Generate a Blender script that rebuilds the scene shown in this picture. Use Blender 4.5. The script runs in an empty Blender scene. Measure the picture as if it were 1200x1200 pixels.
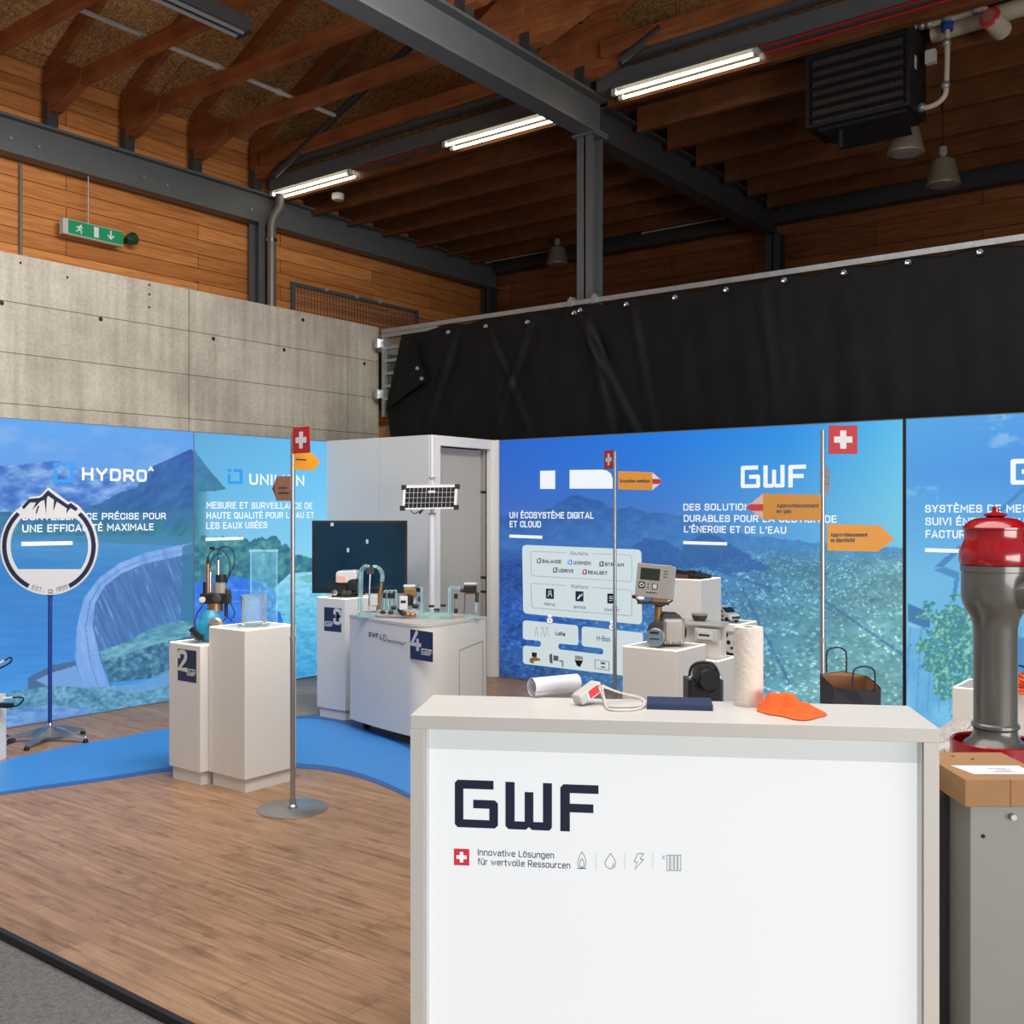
import bpy, bmesh, math, random
import numpy as np
from mathutils import Matrix, Vector
random.seed(7)
SC = bpy.context.scene
COL = SC.collection
R = math.radians
# ------------------------------------------------------------------ camera, world, light, exposure
YAW = R(37.2); SN, CS = math.sin(YAW), math.cos(YAW)
FPX, CAMH, HORIZ = 1200.0, 1.75, 599.0
cd = bpy.data.cameras.new('camera'); cam = bpy.data.objects.new('camera', cd); COL.objects.link(cam)
cam.location = (0, 0, CAMH); cam.rotation_euler = (R(90), 0, YAW)
cd.sensor_width = 36; cd.lens = 36.0; cd.clip_start = 0.05; cd.clip_end = 100
cd.shift_y = -(HORIZ - 600) / 1200.0 * -1
SC.camera = cam
w = bpy.data.worlds.new('world'); SC.world = w; w.use_nodes = True
bg = w.node_tree.nodes['Background']; bg.inputs[0].default_value = (0.86, 0.92, 1.0, 1); bg.inputs[1].default_value = 0.3
def area(name, loc, rot, sx, sy, power, col=(1, 1, 1)):
    l = bpy.data.lights.new(name, 'AREA'); l.shape = 'RECTANGLE'; l.size = sx; l.size_y = sy; l.energy = power; l.color = col
    o = bpy.data.objects.new(name, l); COL.objects.link(o); o.location = loc; o.rotation_euler = rot
    return o
# daylight through the open gate on the right-hand side of the hall; two unseen fill lights are added
area('gate_daylight_right', (6.5, 0.5, 1.25), (R(90), 0, R(90)), 8, 2.3, 620, (1.0, 0.97, 0.93))
area('overhead_fill', (-2.0, 3.0, 5.72), (0, 0, 0), 6, 5, 425, (1.0, 0.975, 0.945))  # unseen overhead fill added to brighten floor and counter top
left_fill = area('left_wall_fill', (-2.6, 3.1, 5.5), (0, 0, 0), 5.0, 0.6, 265, (1.0, 0.97, 0.92)); left_fill.data.spread = R(122)  # unseen fill added to brighten the left walls and plinth sides
left_fill.rotation_euler = Vector((-1, 0.0, -0.28)).to_track_quat('-Z', 'Y').to_euler()
SC.view_settings.view_transform = 'Standard'; SC.view_settings.look = 'None'
SC.view_settings.exposure = 0.0; SC.view_settings.gamma = 1.0; SC.view_settings.use_curve_mapping = False

# ------------------------------------------------------------------ plane helpers (photo frame 1200 x 1200 -> real planes)
def ray(u, v):
    a = (u - 600) / FPX
    return Vector((CS * a - SN, SN * a + CS, (HORIZ - v) / FPX))
EYE = Vector((0, 0, CAMH))
def onX(u, v, x): r = ray(u, v); return EYE + r * (x / r.x)
def onY(u, v, y): r = ray(u, v); return EYE + r * (y / r.y)
def onZ(u, v, z): r = ray(u, v); return EYE + r * ((z - CAMH) / r.z)
def atD(u, v, d): return EYE + ray(u, v) * d

# ------------------------------------------------------------------ materials
def lin(c):
    c = np.asarray(c, float) / 255.0
    return np.where(c <= 0.04045, c / 12.92, ((c + 0.055) / 1.055) ** 2.4)
def rgb(*c): return tuple(float(x) for x in lin(c)) + (1,)
def mat(name, c, rough=0.5, metal=0.0, emit=0, var=0.0, vscale=8, bump=0.0, spec=0.5, coat=0.0, ecol=None):
    m = bpy.data.materials.new(name); m.use_nodes = True
    nt = m.node_tree; b = nt.nodes['Principled BSDF']
    b.inputs['Base Color'].default_value = rgb(*c); b.inputs['Roughness'].default_value = rough
    b.inputs['Metallic'].default_value = metal; b.inputs['Specular IOR Level'].default_value = spec
    b.inputs['Coat Weight'].default_value = coat
    if emit:
        b.inputs['Emission Color'].default_value = rgb(*(ecol or c)); b.inputs['Emission Strength'].default_value = emit
    if var or bump:
        tc = nt.nodes.new('ShaderNodeTexCoord'); n = nt.nodes.new('ShaderNodeTexNoise')
        n.inputs['Scale'].default_value = vscale; n.inputs['Detail'].default_value = 5
        nt.links.new(tc.outputs['Object'], n.inputs['Vector'])
        if var:
            mx = nt.nodes.new('ShaderNodeMix'); mx.data_type = 'RGBA'
            d = [max(0, min(255, k * (1 - var))) for k in c]; l = [max(0, min(255, k * (1 + var))) for k in c]
            mx.inputs['A'].default_value = rgb(*d); mx.inputs['B'].default_value = rgb(*l)
            nt.links.new(n.outputs['Fac'], mx.inputs['Factor']); nt.links.new(mx.outputs['Result'], b.inputs['Base Color'])
        if bump:
            bp = nt.nodes.new('ShaderNodeBump'); bp.inputs['Strength'].default_value = bump; bp.inputs['Distance'].default_value = 0.02
            nt.links.new(n.outputs['Fac'], bp.inputs['Height']); nt.links.new(bp.outputs['Normal'], b.inputs['Normal'])
    return m
class NT:
    """short node-tree writer"""
    def __init__(s, name, rough=0.6, spec=0.4):
        s.m = bpy.data.materials.new(name); s.m.use_nodes = True; s.t = s.m.node_tree
        s.b = s.t.nodes['Principled BSDF']; s.b.inputs['Roughness'].default_value = rough; s.b.inputs['Specular IOR Level'].default_value = spec
        s.co = s.t.nodes.new('ShaderNodeTexCoord').outputs['Object']
    def n(s, typ, **kw):
        n = s.t.nodes.new('ShaderNode' + typ)
        for k, v in kw.items(): setattr(n, k, v)
        return n
    def l(s, a, b): s.t.links.new(a, b)
    def mapping(s, scale=(1, 1, 1), rot=(0, 0, 0), loc=(0, 0, 0), src=None):
        m = s.n('Mapping'); m.inputs['Scale'].default_value = scale; m.inputs['Rotation'].default_value = rot; m.inputs['Location'].default_value = loc
        s.l(src or s.co, m.inputs['Vector']); return m.outputs[0]
    def noise(s, vec, scale, detail=4, rough=0.55, dist=0):
        n = s.n('TexNoise'); n.inputs['Scale'].default_value = scale; n.inputs['Detail'].default_value = detail
        n.inputs['Roughness'].default_value = rough; n.inputs['Distortion'].default_value = dist; s.l(vec, n.inputs['Vector']); return n.outputs['Fac']
    def ramp(s, fac, stops):
        r = s.n('ValToRGB'); e = r.color_ramp.elements
        while len(e) < len(stops): e.new(0.5)
        for k, (p, c) in enumerate(stops): e[k].position = p; e[k].color = rgb(*c)
        s.l(fac, r.inputs[0]); return r.outputs[0]
    def mix(s, fac, a, b, mode='MIX'):
        m = s.n('Mix', data_type='RGBA', blend_type=mode)
        for k, x in (('Factor', fac), ('A', a), ('B', b)):
            if hasattr(x, 'is_linked'): s.l(x, m.inputs[k])
            else: m.inputs[k].default_value = x
        return m.outputs['Result']
    def brick(s, vec, w_, h_, mortar, c1=(255, 255, 255), c2=(200, 200, 200), cm=(60, 60, 60), off=0.5):
        b = s.n('TexBrick'); b.inputs['Scale'].default_value = 1; b.inputs['Brick Width'].default_value = w_; b.inputs['Row Height'].default_value = h_
        b.inputs['Mortar Size'].default_value = mortar; b.inputs['Mortar Smooth'].default_value = 0.1; b.offset = off
        b.inputs['Color1'].default_value = rgb(*c1); b.inputs['Color2'].default_value = rgb(*c2); b.inputs['Mortar'].default_value = rgb(*cm)
        s.l(vec, b.inputs['Vector']); return b
    def done(s, col, bump=None, strength=0.3):
        s.l(col, s.b.inputs['Base Color'])
        if bump is not None:
            bp = s.n('Bump'); bp.inputs['Strength'].default_value = strength; bp.inputs['Distance'].default_value = 0.01
            s.l(bump, bp.inputs['Height']); s.l(bp.outputs[0], s.b.inputs['Normal'])
        return s.m

def laminate():
    t = NT('oak_laminate', 0.42, 0.4)
    br = t.brick(t.mapping(), 1.3, 0.19, 0.0016, (255, 255, 255), (236, 233, 230), (176, 166, 156), 0.37)
    g1 = t.noise(t.mapping((1.8, 34, 1)), 1.0, 6, 0.6, 0.4)
    g2 = t.noise(t.mapping((3.2, 9, 1)), 1.5, 5, 0.6, 0.4)
    c = t.ramp(g1, [(0.25, (128, 96, 71)), (0.5, (164, 129, 99)), (0.75, (187, 153, 122))])
    kn = t.ramp(g2, [(0.30, (150, 138, 128)), (0.48, (255, 255, 255))])
    c = t.mix(0.5, c, kn, 'MULTIPLY'); c = t.mix(1.0, c, br.outputs['Color'], 'MULTIPLY')
    return t.done(c, g1, 0.05)
def boards(name, axes, light, mid, dark, h=0.19, wd=3.2, seam=(52, 28, 14)):
    # horizontal timber boards; axes maps object coordinates to (along, up)
    t = NT(name, 0.6, 0.3)
    sep = t.n('SeparateXYZ'); t.l(t.co, sep.inputs[0]); cb = t.n('CombineXYZ')
    t.l(sep.outputs[axes[0]], cb.inputs[0]); t.l(sep.outputs[axes[1]], cb.inputs[1]); v = cb.outputs[0]
    br = t.brick(v, wd, h, 0.004, (255, 255, 255), (214, 205, 196), seam, 0.43)
    rows = t.n('Math', operation='MULTIPLY'); t.l(sep.outputs[axes[1]], rows.inputs[0]); rows.inputs[1].default_value = 1 / h
    fl = t.n('Math', operation='FLOOR'); t.l(rows.outputs[0], fl.inputs[0])
    cb2 = t.n('CombineXYZ'); t.l(sep.outputs[axes[0]], cb2.inputs[0]); t.l(sep.outputs[axes[1]], cb2.inputs[1]); t.l(fl.outputs[0], cb2.inputs[2])
    g = t.noise(t.mapping((1.1, 20, 3.1), src=cb2.outputs[0]), 1.0, 6, 0.6, 1.2)
    c = t.ramp(g, [(0.28, dark), (0.5, mid), (0.72, light)])
    vo = t.n('TexVoronoi'); vo.inputs['Scale'].default_value = 2.6; t.l(t.mapping((1.0, 2.2, 1.7), src=cb2.outputs[0]), vo.inputs['Vector'])
    kn = t.ramp(vo.outputs['Distance'], [(0.03, (70, 38, 20)), (0.085, (255, 255, 255))])
    c = t.mix(0.85, c, kn, 'MULTIPLY'); c = t.mix(1.0, c, br.outputs['Color'], 'MULTIPLY')
    return t.done(c, br.outputs['Fac'], 0.25)
def timber(name, light, mid, dark):
    t = NT(name, 0.65, 0.25)
    g = t.noise(t.mapping((1.2, 1.2, 34)), 1.0, 4, 0.6, 0.15); g2 = t.noise(t.mapping((1, 1, 1)), 3.0, 3)
    c = t.ramp(g, [(0.3, dark), (0.5, mid), (0.7, light)])
    c = t.mix(0.4, c, t.ramp(g2, [(0.3, (150, 140, 135)), (0.6, (255, 255, 255))]), 'MULTIPLY')
    return t.done(c)
def osb():
    t = NT('osb_board', 0.7, 0.2)
    vo = t.n('TexVoronoi'); vo.inputs['Scale'].default_value = 1; t.l(t.mapping((90, 30, 60), (0, 0, 0.6)), vo.inputs['Vector'])
    vo2 = t.n('TexVoronoi'); vo2.inputs['Scale'].default_value = 1; t.l(t.mapping((28, 84, 52), (0, 0, -0.4)), vo2.inputs['Vector'])
    s1 = t.n('SeparateColor'); t.l(vo.outputs['Color'], s1.inputs[0]); s2 = t.n('SeparateColor'); t.l(vo2.outputs['Color'], s2.inputs[0])
    ad = t.n('Math', operation='ADD'); t.l(s1.outputs[0], ad.inputs[0]); t.l(s2.outputs[1], ad.inputs[1])
    hf = t.n('Math', operation='MULTIPLY'); t.l(ad.outputs[0], hf.inputs[0]); hf.inputs[1].default_value = 0.5
    c = t.ramp(hf.outputs[0], [(0.12, (150, 106, 66)), (0.5, (188, 142, 94)), (0.88, (222, 180, 130))])
    br = t.brick(t.mapping(), 2.5, 1.25, 0.004, (255, 255, 255), (226, 222, 216), (60, 50, 40), 0.5)
    return t.done(t.mix(1.0, c, br.outputs['Color'], 'MULTIPLY'))
def concrete():
    t = NT('fair_faced_concrete', 0.85, 0.2)
    sep = t.n('SeparateXYZ'); t.l(t.co, sep.inputs[0]); cb = t.n('CombineXYZ')
    t.l(sep.outputs[1], cb.inputs[0]); t.l(sep.outputs[2], cb.inputs[1]); v = cb.outputs[0]
    big = t.noise(v, 1.1, 6, 0.6); streak = t.noise(t.mapping((9, 0.5, 1), src=v), 1.0, 4, 0.6); fine = t.noise(v, 30, 5, 0.7)
    c = t.ramp(big, [(0.3, (158, 151, 139)), (0.5, (179, 172, 160)), (0.7, (193, 187, 176))])
    c = t.mix(0.5, c, t.ramp(streak, [(0.35, (198, 194, 186)), (0.62, (255, 255, 255))]), 'MULTIPLY')
    c = t.mix(0.35, c, t.ramp(fine, [(0.3, (170, 166, 160)), (0.6, (255, 255, 255))]), 'MULTIPLY')
    br = t.brick(t.mapping(loc=(0.29, 0.0, 0), src=v), 2.22, 0.45, 0.004, (255, 255, 255), (246, 245, 243), (120, 115, 106), 0.0)
    c = t.mix(0.9, c, br.outputs['Color'], 'MULTIPLY')
    return t.done(c, fine, 0.12)
def carpet():
    t = NT('grey_hall_carpet', 0.95, 0.1)
    f = t.noise(t.co, 130, 3, 0.8); g = t.noise(t.co, 34, 4, 0.7)
    c = t.mix(0.5, t.ramp(f, [(0.3, (66, 66, 67)), (0.7, (150, 149, 148))]), t.ramp(g, [(0.3, (80, 80, 81)), (0.7, (136, 135, 134))]))
    return t.done(c, f, 0.5)
def printed(name, strength=1.0):
    # backlit printed fabric: the picture is a colour attribute of the fabric mesh
    m = bpy.data.materials.new(name); m.use_nodes = True; nt = m.node_tree; b = nt.nodes['Principled BSDF']
    a = nt.nodes.new('ShaderNodeAttribute'); a.attribute_name = 'print'
    b.inputs['Base Color'].default_value = (0.02, 0.02, 0.02, 1); b.inputs['Roughness'].default_value = 0.8; b.inputs['Specular IOR Level'].default_value = 0.1
    nt.links.new(a.outputs['Color'], b.inputs['Emission Color']); b.inputs['Emission Strength'].default_value = strength
    return m
def glassy(name, col=(235, 245, 248), rough=0.02, mixin=0.75):
    m = bpy.data.materials.new(name); m.use_nodes = True; nt = m.node_tree; b = nt.nodes['Principled BSDF']
    b.inputs['Base Color'].default_value = rgb(*col); b.inputs['Roughness'].default_value = rough
    b.inputs['Transmission Weight'].default_value = mixin; b.inputs['IOR'].default_value = 1.25
    return m
def tarp_mat():
    t = NT('black_tarpaulin', 0.6, 0.2)
    n = t.noise(t.mapping((2.5, 2.5, 1.0)), 2.2, 6, 0.6, 0.5)
    return t.done(t.ramp(n, [(0.3, (11, 11, 12)), (0.7, (22, 22, 23))]), n, 0.25)

M = dict(
 laminate=laminate(), carpet=carpet(), concrete=concrete(), osb=osb(), tarp=tarp_mat(),
 boards_l=boards('timber_boards_left', (1, 2), (238, 166, 98), (218, 144, 82), (182, 112, 58)),
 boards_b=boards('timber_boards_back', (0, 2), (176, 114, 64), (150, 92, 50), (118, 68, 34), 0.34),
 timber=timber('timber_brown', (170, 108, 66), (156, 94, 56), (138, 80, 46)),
 joist=timber('timber_joist', (124, 78, 44), (112, 67, 36), (98, 56, 30)), deck=timber('timber_deck_unlit', (92, 58, 34), (80, 48, 28), (66, 40, 24)),
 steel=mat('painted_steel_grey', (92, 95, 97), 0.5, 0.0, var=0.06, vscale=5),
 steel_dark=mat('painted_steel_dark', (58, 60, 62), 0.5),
 galv=mat('galvanised_steel', (158, 162, 164), 0.45, 0.6, var=0.12, vscale=20),
 chrome=mat('polished_metal', (205, 207, 210), 0.22, 1.0), brushed=mat('brushed_steel', (176, 178, 180), 0.35, 0.9),
 white=mat('white_laminate', (216, 212, 206), 0.45, var=0.015, vscale=3), wallwhite=mat('white_panel', (206, 204, 202), 0.5),
 plinthw=mat('plinth_white', (220, 217, 212), 0.5, var=0.012, vscale=3),
 pframe=mat('panel_frame', (96, 104, 116), 0.5), alu=mat('aluminium_frame', (206, 206, 206), 0.4, 0.3), counter=mat('counter_grey_white', (206, 205, 201), 0.4, var=0.01, vscale=4),
 lightface=mat('backlit_white', (120, 122, 124), 0.6, emit=0.79, ecol=(243, 246, 248)),
 lightdim=mat('backlit_white_dim', (110, 112, 110), 0.6, emit=0.62, ecol=(236, 241, 238)),
 led=mat('led_strip', (255, 244, 226), 0.5, emit=1.6, ecol=(255, 236, 205)),
 navy=mat('navy_print', (31, 43, 78), 0.5), navyink=mat('navy_ink', (22, 32, 62), 0.6), red=mat('red_print', (200, 40, 50), 0.5),
 redsoft=mat('red_print_pale', (205, 52, 60), 0.6, emit=0.25, ecol=(200, 40, 50)),
 wtext=mat('white_print_backlit', (110, 112, 116), 0.6, emit=0.86, ecol=(240, 247, 255)), wprint=mat('white_print', (228, 228, 228), 0.6),
 infow=mat('pale_print_backlit', (100, 108, 110), 0.6, emit=0.72, ecol=(224, 240, 244)),
 cyan=mat('cyan_print_backlit', (16, 50, 90), 0.6, emit=0.95, ecol=(40, 150, 232)),
 inkdark=mat('dark_ink', (48, 56, 74), 0.6), inkgrey=mat('grey_ink', (120, 130, 140), 0.6), inkgreen=mat('green_ink', (40, 120, 110), 0.6),
 inkpale=mat('pale_grey_ink', (190, 204, 208), 0.6), inkred=mat('red_ink', (190, 50, 70), 0.6), inkgold=mat('gold_ink', (180, 150, 60), 0.6),
 yellow=mat('signpost_yellow', (206, 136, 24), 0.5), yellowd=mat('signpost_ochre', (184, 122, 20), 0.5), brown=mat('signpost_brown', (150, 104, 84), 0.6), beige=mat('signpost_beige', (196, 164, 150), 0.6),
 signred=mat('signal_red', (176, 20, 32), 0.5), white_sign=mat('sign_white', (208, 208, 210), 0.5),
 blueband=mat('blue_vinyl', (60, 138, 212), 0.45, var=0.03, vscale=2), blueband2=mat('blue_vinyl_dark', (48, 92, 158), 0.45),
 black=mat('black_plastic', (26, 26, 28), 0.45), blackm=mat('black_matte', (16, 16, 17), 0.7), rubber=mat('rubber', (24, 24, 24), 0.8),
 darkgrey=mat('dark_grey_plastic', (58, 58, 60), 0.5), grey=mat('grey_plastic', (150, 148, 144), 0.5), lgrey=mat('light_grey_plastic', (196, 194, 190), 0.5),
 screen=mat('screen_dark', (12, 36, 50), 0.12, emit=0.045, ecol=(40, 120, 170)), lcd=mat('lcd_dark', (44, 48, 40), 0.25),
 hred=mat('hydrant_red', (150, 8, 20), 0.22, coat=0.6), hgrey=mat('hydrant_grey', (88, 88, 84), 0.3, coat=0.4, var=0.06, vscale=6),
 card=mat('cardboard', (160, 122, 84), 0.85, var=0.05, vscale=10), cabinet=mat('grey_cabinet', (138, 140, 136), 0.5, var=0.02, vscale=4),
 paper=mat('paper', (226, 224, 232), 0.8), towel=mat('paper_towel', (226, 218, 206), 0.95, bump=0.3, vscale=60),
 orange=mat('orange_cloth', (255, 98, 34), 0.9, bump=0.3, vscale=90), kraft=mat('kraft_paper', (140, 98, 62), 0.85, var=0.05),
 bagnavy=mat('bag_navy', (20, 20, 32), 0.7), handle=mat('paper_cord_navy', (34, 38, 54), 0.8), book=mat('notebook_navy', (34, 50, 84), 0.55),
 teal=mat('teal_enamel', (40, 140, 176), 0.4), copper=mat('bronze_metal', (176, 132, 92), 0.35, 0.8), ochre=mat('brass_tan', (150, 118, 70), 0.45, 0.5),
 alucast=mat('cast_aluminium', (170, 166, 160), 0.35, 0.7), acryl=glassy('teal_acrylic', (206, 242, 242), 0.08, 0.8), glass=glassy('clear_acrylic', (236, 246, 250), 0.03, 0.9),
 plasticbag=mat('plastic_bag', (198, 194, 190), 0.3), tube_lit=mat('fluorescent_lit', (255, 250, 235), 0.5, emit=6, ecol=(255, 240, 205)), tube_off=mat('fluorescent_off', (190, 186, 178), 0.4),
 green=mat('exit_green', (20, 128, 86), 0.5, emit=0.25, ecol=(20, 140, 90)), pipew=mat('insulated_pipe', (196, 184, 164), 0.6), pipem=mat('grey_pipe', (120, 118, 112), 0.4, 0.3),
 redcable=mat('red_cable', (150, 24, 30), 0.5), lampshade=mat('ribbed_lamp_shade', (150, 138, 120), 0.4, 0.4), plywood=mat('plywood', (150, 104, 66), 0.7, var=0.1, vscale=14),
 solar=mat('solar_cell', (18, 15, 20), 0.55, spec=0.15), bluepole=mat('blue_pole', (22, 52, 128), 0.4), door=mat('door_leaf', (178, 172, 162), 0.55), doorfr=mat('door_frame', (226, 224, 220), 0.5),
 orangecable=mat('orange_cord', (240, 100, 30), 0.6), cordw=mat('white_cord', (214, 206, 200), 0.5), rib=mat('grey_rib', (140, 134, 124), 0.5),
)
# ------------------------------------------------------------------ object helpers
def root(name, label, cat, loc, rz=0.0, group=None):
    o = bpy.data.objects.new(name, None); COL.objects.link(o); o.empty_display_size = 0.1
    o.location = loc; o.rotation_euler = (0, 0, rz); o['label'] = label; o['category'] = cat
    if group: o['group'] = group
    return o
def tag(o, label, cat, group=None):
    o['label'] = label; o['category'] = cat
    if group: o['group'] = group
    return o
def struct(o, label=None):
    o['kind'] = 'structure'
    if label: o['label'] = label
    return o
def rmat(o):
    while o.parent: o = o.parent
    return Matrix.Translation(o.location) @ Matrix.Rotation(o.rotation_euler[2], 4, 'Z')
def finish(me, name, m, parent, world, smooth, bevel, base=None):
    if parent is not None and world: me.transform(rmat(parent).inverted())
    if base is not None: me.transform(Matrix.Translation(-Vector(base)))
    me.materials.clear(); me.materials.append(m)
    o = bpy.data.objects.new(name, me); COL.objects.link(o); o.parent = parent
    if base is not None: o.location = base
    if smooth:
        me.shade_smooth()
        try: me.set_sharp_from_angle(angle=R(38))
        except Exception: pass
    if bevel:
        b = o.modifiers.new('bevel', 'BEVEL'); b.width = bevel; b.segments = 2; b.limit_method = 'ANGLE'; b.angle_limit = R(40)
    return o
class MB:
    """collects shapes, then links them as one mesh"""
    def __init__(s, frame=None): s.bm = bmesh.new(); s.f = frame or Matrix.Identity(4)
    def v(s, p): return s.bm.verts.new(s.f @ Vector(p))
    def face(s, vs):
        try: return s.bm.faces.new(vs)
        except ValueError: return None
    def hexa(s, c):
        v = [s.v(p) for p in c]
        for f in ((3, 2, 1, 0), (4, 5, 6, 7), (0, 1, 5, 4), (1, 2, 6, 5), (2, 3, 7, 6), (3, 0, 4, 7)): s.face([v[i] for i in f])
        return s
    def box(s, x0, y0, z0, x1, y1, z1):
        return s.hexa([(x0, y0, z0), (x1, y0, z0), (x1, y1, z0), (x0, y1, z0), (x0, y0, z1), (x1, y0, z1), (x1, y1, z1), (x0, y1, z1)])
    def beam(s, p0, p1, wd, h, up=(0, 0, 1)):
        p0, p1 = Vector(p0), Vector(p1); d = (p1 - p0).normalized(); a = d.cross(Vector(up)).normalized() * wd / 2; b = a.cross(d).normalized() * h / 2
        return s.hexa([p0 - a - b, p0 + a - b, p1 + a - b, p1 - a - b, p0 - a + b, p0 + a + b, p1 + a + b, p1 - a + b])
    def ring(s, c, a, b, r, n): return [s.v(c + a * (r * math.cos(2 * math.pi * k / n)) + b * (r * math.sin(2 * math.pi * k / n))) for k in range(n)]
    def skin(s, rings, cap=True, closed=False):
        n = len(rings[0]); L = len(rings)
        for i in range(L if closed else L - 1):
            A, B = rings[i], rings[(i + 1) % L]
            for k in range(n): s.face([A[k], A[(k + 1) % n], B[(k + 1) % n], B[k]])
        if cap and not closed: s.face(rings[0][::-1]); s.face(rings[-1])
        return s
    def tube(s, pts, r, n=10, cap=True, closed=False):
        P = [Vector(p) for p in pts]; L = len(P); rings = []; a = None
        for i, p in enumerate(P):
            if closed: d = P[(i + 1) % L] - P[i - 1]
            else: d = P[min(i + 1, L - 1)] - P[max(i - 1, 0)]
            d.normalize()
            if a is None: a = d.orthogonal().normalized()
            else:
                a = a - d * a.dot(d)
                a = a.normalized() if a.length > 1e-6 else d.orthogonal().normalized()
            b = d.cross(a); rr = r[i] if isinstance(r, (list, tuple)) else r
            rings.append(s.ring(p, a, b, rr, n))
        return s.skin(rings, cap, closed)
    def cyl(s, p0, p1, r0, r1=None, n=20): return s.tube([p0, p1], [r0, r0 if r1 is None else r1], n)
    def lathe(s, prof, c=(0, 0, 0), n=32, axis='z', cap=True):
        c = Vector(c); A = {'z': ((1, 0, 0), (0, 1, 0), (0, 0, 1)), 'y': ((0, 0, 1), (1, 0, 0), (0, 1, 0)), 'x': ((0, 1, 0), (0, 0, 1), (1, 0, 0))}[axis]
        a, b, d = map(Vector, A)
        return s.skin([s.ring(c + d * z, a, b, max(r, 1e-4), n) for r, z in prof], cap)
    def ball(s, c, rx, ry=None, rz=None, n=14):
        ry = rx if ry is None else ry; rz = rx if rz is None else rz; c = Vector(c); rings = []
        for i in range(1, n):
            t = math.pi * i / n
            rings.append([s.v(c + Vector((rx * math.sin(t) * math.cos(2 * math.pi * k / (n + 4)), ry * math.sin(t) * math.sin(2 * math.pi * k / (n + 4)), -rz * math.cos(t)))) for k in range(n + 4)])
        return s.skin(rings)
    def prism(s, pts, d):
        # pts: 3D loop, d: extrusion vector
        d = Vector(d); A = [s.v(p) for p in pts]; B = [s.v(Vector(p) + d) for p in pts]; n = len(A)
        s.face(A[::-1]); s.face(B)
        for k in range(n): s.face([A[k], A[(k + 1) % n], B[(k + 1) % n], B[k]])
        return s
    def build(s, name, m, parent=None, world=False, smooth=False, bevel=0, base=None):
        bmesh.ops.recalc_face_normals(s.bm, faces=s.bm.faces)
        me = bpy.data.meshes.new(name); s.bm.to_mesh(me); s.bm.free()
        return finish(me, name, m, parent, world, smooth, bevel, base)
def smooth_path(pts, k=6):
    P = [Vector(p) for p in pts]; out = []
    for i in range(len(P) - 1):
        a, b, c, d = P[max(i - 1, 0)], P[i], P[i + 1], P[min(i + 2, len(P) - 1)]
        for j in range(k):
            t = j / k
            out.append(0.5 * ((2 * b) + (c - a) * t + (2 * a - 5 * b + 4 * c - d) * t * t + (3 * b - a - 3 * c + d) * t ** 3))
    out.append(P[-1]); return out
def frame(o, ex, ey):
    ex = Vector(ex).normalized(); ey = Vector(ey); ey = (ey - ex * ey.dot(ex)).normalized(); ez = ex.cross(ey)
    m = Matrix.Identity(4)
    for i in range(3): m[i][0], m[i][1], m[i][2], m[i][3] = ex[i], ey[i], ez[i], o[i]
    return m
def curve_mesh(c):
    o = bpy.data.objects.new('tmp', c); COL.objects.link(o)
    dg = bpy.context.evaluated_depsgraph_get(); dg.update()
    me = bpy.data.meshes.new_from_object(o.evaluated_get(dg)); bpy.data.objects.remove(o); bpy.data.curves.remove(c)
    return me
def flat(name, loops, fr, m, parent, th=0.0015, world=True, base=None):
    """flat plate from 2D loops (holes by even-odd), lying in frame fr, raised by th"""
    c = bpy.data.curves.new('tmp', 'CURVE'); c.dimensions = '2D'; c.fill_mode = 'BOTH'; c.extrude = th / 2
    for lp in loops:
        sp = c.splines.new('POLY'); sp.points.add(len(lp) - 1)
        for p, q in zip(sp.points, lp): p.co = (q[0], q[1], 0, 1)
        sp.use_cyclic_u = True
    me = curve_mesh(c); me.transform(fr @ Matrix.Translation((0, 0, th / 2)))
    return finish(me, name, m, parent, world, False, 0, base)
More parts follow.
